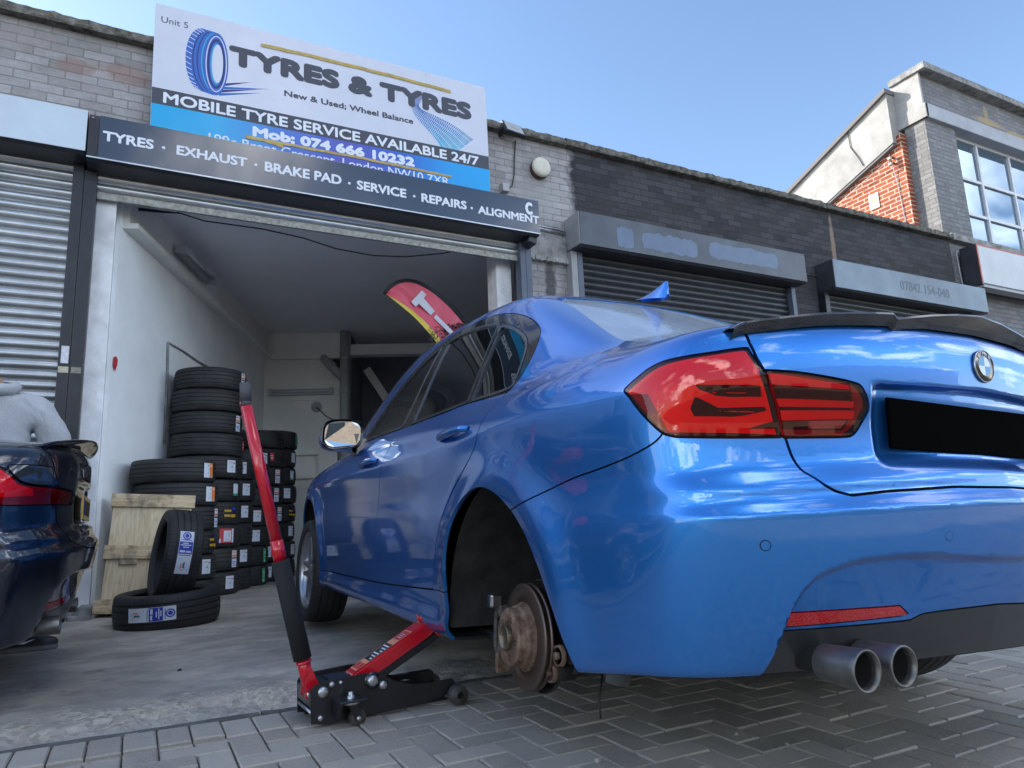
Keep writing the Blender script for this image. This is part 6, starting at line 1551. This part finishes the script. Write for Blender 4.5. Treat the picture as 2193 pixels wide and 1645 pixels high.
for k in range(330):
    u = rb.random(); v = rb.random(); x = 2.53 + .50 * u; z = 2.58 + .13 * u - .02 * u * u + (v - .75) * .17
    if u < .35 and rb.random() < .45: continue
    w = rb.uniform(.004, .013) * (.6 + .8 * u); h = rb.uniform(.003, .008); a = R(-38 if k % 2 else 40); ca, sa = math.cos(a), math.sin(a)
    sp_.append([(x + px * ca - q * sa, z + px * sa + q * ca) for px, q in ((-w, -h), (w, -h), (w, h), (-w, h))])
banner_shape(sp_, BINK, 'tread_print', .0165)
for (x0, z0, x1, z1) in ((2.088, 2.888, 2.285, 2.725), (2.42, 2.615, 2.63, 2.440)):
    L0 = math.hypot(x1 - x0, z1 - z0); me = text_mesh('TYRE SALE', 0, -.022, L0, .022, bold=.03, thick=.0008)
    o = link('lettering', me, BINK, bn); a = math.atan2(z1 - z0, x1 - x0)
    o.matrix_parent_inverse = Matrix.Translation(bn.location).inverted()
    o.matrix_local = Matrix.Translation((x0 + .012, FYb - .012, z0 - .006)) @ Matrix.Rotation(-a, 4, 'Y')

# ------------------------------------------------------------------ inside the workshop
GREYM = mat('grey_enamel_fitting', (.42, .43, .45, 1), .4); TUBEM = mat('unlit_tube', (.55, .57, .6, 1), .25)
def lwp(x, y, z): return (x, y, z)
def strip_light(p0, p1, nrm, label):
    p0 = Vector(p0); p1 = Vector(p1); t = empty('strip_light', tuple((p0 + p1) / 2)); tag(t, label, 'light fitting', 'unlit strip lights in the workshop')
    d_ = (p1 - p0); L0 = d_.length; ux = d_.normalized(); n_ = Vector(nrm).normalized(); uz = ux.cross(n_)
    m = Matrix((ux, n_, uz)).transposed().to_4x4(); m.translation = p0
    b = MB(); b.box((0, -.055, -.045), (L0, -.002, .045), .006, mat=m); adopt(b.build('housing', GREYM), t)
    b = MB(); b.tube([m @ Vector((.05, -.085, 0)), m @ Vector((L0 - .05, -.085, 0))], .016, 12); adopt(b.build('tube', TUBEM), t)
    for x in (0, L0 - .05):
        b = MB(); b.box((x, -.105, -.05), (x + .05, -.05, .05), .006, mat=m); adopt(b.build('end_cap', GREYM), t)
nw = Vector((dr[0], dr[1], 0))
q0 = LA + dl * .96 + dr * .08; q1 = LA + dl * 1.88 + dr * .08
strip_light((q0[0], q0[1], 3.345), (q1[0], q1[1], 3.345), -nw, 'unlit strip light high on the white side wall')
q0 = LC + dr * .085 - dl * .012; q1 = LC + dr * 1.0 - dl * .012
strip_light((q0[0], q0[1], 2.64), (q1[0], q1[1], 2.64), Vector((dl[0], dl[1], 0)), 'unlit strip light on the back wall')
PIPE = mat('dull_grey_soil_pipe', (.40, .405, .40, 1), .45, var=.1)
pc = LC + dr * 1.17 - dl * .10
sp = tag(empty('soil_pipe', (pc[0], pc[1], .1)), 'grey soil pipe with an angled branch in the back corner of the workshop', 'pipe')
b = MB(); b.tube([(pc[0], pc[1], .1), (pc[0], pc[1], CE)], .066, 24); adopt(b.build('stack', PIPE), sp)
for z in (2.62, 3.12):
    b = MB(); b.lathe([(.066, -.03), (.076, -.028), (.076, .028), (.066, .03)], 24, Matrix.Translation((pc[0], pc[1], z))); adopt(b.build('collar', PIPE), sp)
b = MB(); b.tube([(pc[0], pc[1], 2.80), (pc[0] - .20 * dr[0], pc[1] - .20 * dr[1], 3.02), (pc[0] - .30 * dr[0], pc[1] - .30 * dr[1], 3.13), (pc[0] - .30 * dr[0] + .2 * dl[0], pc[1] - .30 * dr[1] + .2 * dl[1], 3.16)], .058, 20); adopt(b.build('branch', PIPE), sp)
b = MB(); b.lathe([(.058, -.03), (.07, -.03), (.07, .03), (.058, .03)], 20, Matrix.Translation((pc[0] - .19 * dr[0], pc[1] - .19 * dr[1], 3.01)) @ Matrix.Rotation(-.4, 4, 'Z') @ Matrix.Rotation(R(-42), 4, 'Y')); adopt(b.build('collar', PIPE), sp)
b = MB(); wallbox(b, LC + dr * .98 - dl * .004, LC + dr * 1.22 - dl * .004, .003, 3.0, 3.27); tag(b.build('pipe_hole', M_['black']), 'dark hole broken in the back wall behind the pipe branch', 'hole')
rc = LC + dr * .755; ceil_r = MB(); ceil_r.lathe([(0, .03), (.025, .03), (.03, .012), (.075, .008), (.08, 0)], 28, Matrix.Translation((rc[0] - dl[0] * .002, rc[1] - dl[1] * .002, 2.42)) @ (-Vector((dl[0], dl[1], 0))).to_track_quat('Z', 'Y').to_matrix().to_4x4())
tag(ceil_r.build('cable_outlet', GREYM), 'round cable outlet on the back wall under the strip light', 'outlet')
b = MB(); b.tube([(rc[0] - dl[0] * .03, rc[1] - dl[1] * .03, 2.42), (rc[0] + .15 * dr[0] - dl[0] * .02, rc[1] + .15 * dr[1] - dl[1] * .02, 2.27), (rc[0] + .30 * dr[0] - dl[0] * .02, rc[1] + .3 * dr[1] - dl[1] * .02, 2.19), (pc[0], pc[1] - .07, 2.15)], .008, 6); tag(b.build('cable', M_['cable']), 'black cable from the round outlet to the soil pipe', 'cable')
b = MB(); b.tube([(.185, 6.47, 3.44), (.41, 6.48, 3.40), (.895, 6.5, 3.413), (1.277, 6.5, 3.381), (1.588, 6.5, 3.319), (1.958, 6.5, 3.302), (2.298, 6.5, 3.338), (2.682, 6.5, 3.428), (2.9, 6.5, 3.5)], .006, 6); tag(b.build('cable', M_['cable']), 'thin black cable sagging across the doorway under the ceiling', 'cable')
b = MB()
for k in range(6):
    r0 = rb.uniform(-.02, .02); b.tube([(-.228, 6.40, 3.30 + r0), (-.19, 6.41, 3.36 + r0), (-.10, 6.42, 3.395 + r0 * .6), (.05, 6.44, 3.41 + r0 * .4), (.2, 6.46, 3.43)], .006, 5)
tag(b.build('cable_bundle', M_['cable']), 'tangle of black cables in the top left corner of the doorway', 'cable')
for z, nm in ((1.742, 'upper'), (1.407, 'lower')):
    a0 = LC + dr * .48 - dl * .07; a1 = LC + dr * .86 - dl * .07
    b = MB(); wallbox(b, a0, a1, .07, z - .025, z + .025); tag(b.build('wall_rail', M_['back_wall']), nm + ' of two pale rails on the back wall beside the tyres', 'rail')
a0 = LC + dr * .82 - dl * .16; a1 = LC + dr * 1.08 - dl * .16
b = MB(); wallbox(b, a0, a1, .16, 1.35, 1.80); tag(b.build('wall_cabinet', M_['back_wall']), 'pale wall cabinet on the back wall behind the car mirror', 'cabinet')
b = MB(); sc_ = LA + dl * .052 + dr * .012; sm = Matrix.Translation((sc_[0], sc_[1], 2.015)) @ Matrix.Rotation(math.atan2(dl[1], dl[0]), 4, 'Z')
b.prism([(-.03, -.02), (-.028, .05), (.005, .06), (.032, .04), (.03, -.005), (.0, -.062)], -.002, 0, 'y', mat=sm); tag(b.build('sticker', mat('red_sticker', (.55, .03, .05, 1), .5, var=.3, vscale=60)), 'small red torn sticker on the white side wall', 'sticker')
# loose stones on the yard
STN = mat('loose_stone', (.34, .31, .26, 1), .9, var=.4, vscale=60)
def stone(x, y, s, label, m=STN):
    b = MB(); r = bmesh.ops.create_icosphere(b.bm, subdivisions=2, radius=s)
    ph = rb.uniform(0, 9)
    for v in r['verts']: v.co *= 1 + .35 * math.sin(v.co.x / s * 2.1 + ph) * math.cos(v.co.y / s * 1.7 + ph); v.co.z *= .62
    o = b.build('stone', m, loc=(x, y, float(gz(y)) + s * .45)); o.rotation_euler = (0, 0, ph)
    tag(o, label, 'stone')
stone(1.172, 1.79, .0105, 'largest pale stone on the paving, at the bottom of the picture'); stone(1.651, 1.757, .006, 'small dark stone on the paving under the bumper', STN); stone(1.702, 1.607, .007, 'small stone on the paving right of the largest stone')
stone(-.386, 3.827, .010, 'small pointed stone on the concrete beside the dark car'); stone(.218, 3.854, .009, 'small dark stone on the concrete between the jack and the tyre', M_['cable'])

# ------------------------------------------------------------------ the dark saloon on the left, heading away to the left
dark = empty('saloon_car', (-1.185, 4.08, .015)); dark.rotation_euler = (0, 0, R(180))
tag(dark, 'very dark navy coupe with a black ducktail spoiler, its tail beside the doorway', 'car')
DLAMP = smooth_line([(.10, .93), (.10, .93), (.03, .935), (-.03, .925), (-.06, .90), (-.10, .868), (-.16, .858), (-.28, .856), (-.40, .852), (-.455, .842), (-.468, .82), (-.455, .800), (-.40, .793), (-.25, .788), (-.10, .782), (.05, .785), (.10, .80), (.14, .84), (.14, .84), (.13, .90)], 5)
DL_UP = smooth_line([(-.045, .932), (-.045, .932), (-.12, .938), (-.22, .937), (-.245, .930), (-.25, .862), (-.25, .862), (-.16, .863), (-.10, .873), (-.06, .905), (-.045, .932)], 4)
LIDD = [(-.02, .60), (.40, .61), (.50, .63), (.55, .66), (.585, .72), (.595, .80), (.61, .86), (.65, .92), (.668, 1.0), (.655, 1.3), (-.02, 1.3)]
shell = Shell(False)
drk = [M_['lamp_red'], M_['lamp_dark'], mat('smoked_clear_lens', (.03, .035, .04, 1), .05, coat=1.0), M_['lamp_mid'], M_['lamp_clear']]
rD = [(3, [(-.15, .95), (.3, .95), (.3, .76), (-.6, .76), (-.6, .9), (-.15, .9)]), (0, [(.14, .93), (-.02, .925), (-.09, .86), (-.16, .845), (-.17, .82), (-.05, .812), (.14, .815)])]
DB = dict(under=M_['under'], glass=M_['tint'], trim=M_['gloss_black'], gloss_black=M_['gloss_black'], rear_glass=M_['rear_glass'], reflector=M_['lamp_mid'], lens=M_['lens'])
VT = None
def pre(shell):
    V, T = shell.take(corner_fn(DL_UP), .004); return finish('upper_lamp', (V, T), drk[2], dark, .015, offset=.001)
pre(shell)
BUMPD = smooth_line([(.62, .02), (.62, .02), (.47, .604), (.47, .604), (.3195, .655), (.217, .686), (.15, .71), (.10, .76), (.10, .79), (.10, .79), (-.40, .79), (-1.05, .79), (-1.05, .79), (-1.05, .02), (-1.05, .02)], 5)
car_body(dark, NAVY, shell, DLAMP, None, drk, BUMPD, DB, (rD, None), M_['diffuser'], LIDD)
for s_ in (1, -1):
    arch_liner(dark, 0.0, .30, s_); arch_liner(dark, 2.80, .30, s_, r=.40)
    wheel(dark, (0, s_ * .79, .29), left=s_ > 0, W=.245); wheel(dark, (2.80, s_ * .78, .29), left=s_ > 0)
    handle(dark, .475, .195, .868, NAVY, s_); handle(dark, 1.555, 1.285, .832, NAVY, s_); mirror(dark, s_, NAVY, None)
# ducktail blade: flat plate with turned up tips
b = MB(); rows = []
for y in np.linspace(-.70, .70, 41):
    a = abs(y) / .70; zt = 1.072 - .05 * (y / .6) ** 2; x1 = -.995 + .17 * a ** 2.4; up = .030 + .024 * min(1, (1 - a) * 9) - .012 * a; x1 += .05 * max(0, a - .93) / .07
    rows.append([(-.78 + .10 * a ** 3, y, zt - .022), (-.88 + .12 * a ** 3, y, zt + .006), (x1, y, zt + up * .7), (x1 - .006, y, zt + up * .7 - .004), (x1 - .002, y, zt + up * .7 - .013), (-.91 + .12 * a ** 3, y, zt - .010), (-.87 + .12 * a ** 3, y, zt - .030)])
b.grid(rows); b.build('spoiler', M_['gloss_black'], dark, recalc=True)
b = MB(); b.box((-.972, -.26, .735), (-.962, .26, .845), .002); pl = b.build('number_plate', mat('plate_yellow', (.62, .42, .06, 1), .35), dark)
for k in range(7):
    y = -.20 + k * .066; b = MB(); b.box((-.974, y, .755), (-.9721, y + .018, .825)); b.box((-.974, y + .024, .755), (-.9721, y + .036, .825)) if k % 2 else None; b.build('digit', M_['black'], pl)
b = MB(); b.box((-.9735, .222, .74), (-.9721, .256, .84)); b.build('blue_strip', LC_['blue'], pl)
for s_ in (1, -1):
    et = empty('exhaust_tip'); et.parent = dark; mt = Matrix.Translation((-.93, s_ * .50, .305)) @ Matrix.Rotation(R(-90), 4, 'Y') @ Matrix.Diagonal((.72, 1.1, 1, 1))
    b = MB(); b.lathe([(.045, -.09), (.05, -.05), (.052, .0), (.051, .004), (.046, .002), (.044, -.02), (.043, -.08)], 36, mt); b.build('pipe', M_['exhaust'], et)
    b = MB(); b.lathe([(.0435, -.02), (.042, -.11), (0, -.11)], 28, mt); b.build('bore', M_['soot'], et)

# ------------------------------------------------------------------ the man behind the dark car, seen from behind
def skin_body(name, joints, edges, m, sub=2, parent=None, root=0, fold=0.0):
    me = bpy.data.meshes.new(name); me.from_pydata([j[0] for j in joints], edges, []); o = bpy.data.objects.new(name, me); COL.objects.link(o)
    o.modifiers.new('skin', 'SKIN'); sv = me.skin_vertices[0].data
    for v, j in zip(sv, joints):
        r = j[1]; v.radius = (r, r) if isinstance(r, (int, float)) else r
    sv[root].use_root = True
    s = o.modifiers.new('sub', 'SUBSURF'); s.levels = sub; s.render_levels = sub
    dg = bpy.context.evaluated_depsgraph_get(); dg.update(); nm = bpy.data.meshes.new_from_object(o.evaluated_get(dg)); bpy.data.objects.remove(o); bpy.data.meshes.remove(me)
    if fold:   # folds of loose cloth, in the surface itself
        n = len(nm.vertices); co = np.empty(n * 3); no_ = np.empty(n * 3); nm.vertices.foreach_get('co', co); nm.vertices.foreach_get('normal', no_); co = co.reshape(-1, 3); no_ = no_.reshape(-1, 3)
        a = fbm(co[:, 0] * 6 + co[:, 2] * 4 + 50, co[:, 2] * 8 + co[:, 1] * 5 + 50, 2, 4) - .47; b2 = fbm((co[:, 0] + co[:, 2]) * 11 + 50, (co[:, 2] - co[:, 0]) * 4 + 50, 2, 8); rid = np.maximum(0, 1 - np.abs(b2 - .5) * 9)
        co += no_ * ((a * 1.1 + rid * .42) * fold)[:, None]; nm.vertices.foreach_set('co', co.ravel()); nm.update()
    nm.polygons.foreach_set('use_smooth', [True] * len(nm.polygons)); nm.materials.clear()
    return link(name, nm, m, parent)
hm, hnt, hp = new_mat('heather_grey_jersey'); N = NT(hnt); c = N.coord(); n1 = N.noise(c, 260, 3, .7); n2 = N.noise(N.mapping(c, (1, 1, .5)), 7, 4, .6, .6)
N.set(hp, 'Base Color', N.ramp(n1, [(.3, (.33, .34, .36)), (.7, (.52, .53, .55))])); hp.inputs['Roughness'].default_value = .95; hp.inputs['Sheen Weight'].default_value = .2
N.set(hp, 'Normal', N.bump(N.math('ADD', n2, N.math('MULTIPLY', n1, .04)), .7, .03))
SKIN = mat('skin', (.30, .16, .10, 1), .55); HAIR = mat('black_hair', (.008, .007, .007, 1), .7, bump=.4, bscale=200); TRK = mat('black_trousers', (.012, .012, .014, 1), .9, bump=.3, bscale=20)
px0, py0, pz0 = -.785, 5.24, .060
P_ = empty('person', (px0, py0, pz0)); tag(P_, 'person in a heather grey hoodie and black trousers standing behind the dark car, back turned', 'person')
# body: one continuous skinned figure in skin tones (local: x right, y away from the camera)
J_ = [((0, 0, .95), (.155, .115)), ((0, .01, 1.12), (.140, .105)), ((0, .015, 1.30), (.165, .115)), ((0, .0, 1.44), (.12, .09)), ((-.02, -.005, 1.50), .058), ((-.055, .04, 1.575), .055), ((-.13, .09, 1.63), (.078, .092)), ((-.17, .12, 1.69), (.066, .08)),
    ((.185, .0, 1.425), .062), ((.30, .02, 1.20), .048), ((.33, .14, .985), .038), ((.33, .20, .90), .034), ((-.185, 0, 1.425), .062), ((-.29, .05, 1.20), .048), ((-.26, .22, 1.05), .038), ((-.25, .30, 1.02), .034),
    ((.10, 0, .88), .088), ((.125, -.08, .50), .062), ((.17, -.24, .09), .043), ((-.10, 0, .88), .088), ((-.12, .03, .50), .062), ((-.13, .08, .09), .043)]
E_ = [(0, 1), (1, 2), (2, 3), (3, 4), (4, 5), (5, 6), (6, 7), (3, 8), (8, 9), (9, 10), (10, 11), (3, 12), (12, 13), (13, 14), (14, 15), (0, 16), (16, 17), (17, 18), (0, 19), (19, 20), (20, 21)]
skin_body('body', J_, E_, SKIN, 2, P_)
# hoodie over it
H_ = [((0, 0, .90), (.205, .150)), ((0, .01, 1.05), (.200, .150)), ((0, .01, 1.25), (.215, .155)), ((0, .0, 1.40), (.175, .125)), ((0, -.02, 1.485), (.110, .098)), ((0, -.035, 1.545), (.086, .082)),
    ((.225, -.0, 1.40), .105), ((.325, .01, 1.19), .092), ((.350, .10, 1.03), .068), ((.345, .16, .95), .054), ((-.205, 0, 1.405), .098), ((-.29, .04, 1.21), .088), ((-.27, .17, 1.08), .066), ((-.255, .25, 1.045), .052)]
skin_body('hoodie', H_, [(0, 1), (1, 2), (2, 3), (3, 4), (4, 5), (3, 6), (6, 7), (7, 8), (8, 9), (3, 10), (10, 11), (11, 12), (12, 13)], hm, 4, P_, fold=.019)
b = MB(); b.lathe([(.05, -.02), (.098, .0), (.112, .035), (.095, .065), (.075, .055)], 28, Matrix.Translation((0, -.045, 1.50)) @ Matrix.Rotation(R(16), 4, 'X') @ Matrix.Diagonal((1.12, 1.12, 1, 1))); b.build('hood', hm, P_)
b = MB(); r = bmesh.ops.create_uvsphere(b.bm, u_segments=24, v_segments=16, radius=1.0)
for v in r['verts']: v.co = Vector((-.152 + v.co.x * .086, .085 + v.co.y * .100, 1.672 + v.co.z * .090))
b._fin(b.bm.faces[:], True); b.build('hair', HAIR, P_)
for s_ in (-1, 1):
    b = MB(); b.lathe([(0, .008), (.012, .01), (.026, .006), (.03, 0), (.028, -.006)], 14, Matrix.Translation((-.135 + s_ * .083, .10, 1.63)) @ Matrix.Rotation(R(90 * s_), 4, 'Y') @ Matrix.Diagonal((1, .6, 1, 1))); b.build('ear', SKIN, P_)
# trousers
T_ = [((0, 0, .95), (.165, .125)), ((.10, 0, .86), .100), ((.125, -.08, .50), .078), ((.168, -.24, .12), .066), ((-.10, 0, .86), .100), ((-.12, .03, .50), .078), ((-.13, .08, .12), .066)]
skin_body('trousers', T_, [(0, 1), (1, 2), (2, 3), (0, 4), (4, 5), (5, 6)], TRK, 3, P_, fold=.03)
# hands: palm, four fingers, thumb
def hand(cx, cy, cz, sx):
    J = [((cx, cy, cz), .030), ((cx, cy + .045, cz - .03), (.036, .018))]; E = [(0, 1)]
    for k, (dx, ln) in enumerate(((-.028, .060), (-.010, .070), (.010, .066), (.027, .052))):
        i = len(J); J += [((cx + dx, cy + .075, cz - .050), .0095), ((cx + dx * 1.05, cy + .075 + ln * .45, cz - .075), .0085), ((cx + dx, cy + .078 + ln * .55, cz - .075 - ln * .5), .007)]; E += [(1, i), (i, i + 1), (i + 1, i + 2)]
    i = len(J); J += [((cx - sx * .038, cy + .035, cz - .02), .011), ((cx - sx * .052, cy + .075, cz - .045), .0085)]; E += [(0, i), (i, i + 1)]
    return skin_body('hand', J, E, SKIN, 1, P_)
hand(.335, .20, .90, 1); hand(-.25, .30, 1.02, -1)
# shoes, one turned out to the right
SHO = mat('black_leather_shoe', (.012, .012, .014, 1), .45, var=.3, vscale=20); SOL = mat('grey_rubber_sole', (.16, .165, .18, 1), .6)
def shoe(x, y, ang):
    s = empty('shoe'); s.parent = P_; s.location = (x, y, 0); s.rotation_euler = (0, 0, ang)
    out = smooth_line([(-.10, -.03), (-.105, 0), (-.10, .03), (-.03, .036), (.06, .045), (.13, .046), (.180, .025), (.192, 0), (.180, -.025), (.13, -.046), (.06, -.042), (-.03, -.034)], 4)
    b = MB(); b.prism([tuple(p) for p in out], .0, .030, 'z', .005); b.build('sole', SOL, s)
    b = MB(); P = []
    for k, (t, sx, sz_) in enumerate(((.030, 1.0, 0), (.045, .99, 0), (.06, .94, 0), (.072, .84, -.012), (.085, .66, -.035), (.105, .46, -.055), (.125, .40, -.062))):
        P.append([(p[0] * sx + sz_ * .9, p[1] * (sx if sx > .6 else sx * 1.35), t if p[0] < .02 else t - .0 * p[0]) for p in out] + [(out[0][0] * sx + sz_ * .9, out[0][1] * (sx if sx > .6 else sx * 1.35), t)])
    b.grid(P[::-1]); b.face([q for q in P[-1][:-1]]); b.build('upper', SHO, s)
    b = MB(); yy = -.041
    b.prism([(-.02, .062), (.005, .046), (.03, .044), (.085, .068), (.03, .054), (.008, .054)], yy - .003, yy + .006, 'y'); b.build('side_mark', M_['white'], s)
shoe(.24, -.27, R(4)); shoe(-.13, .08, R(80))
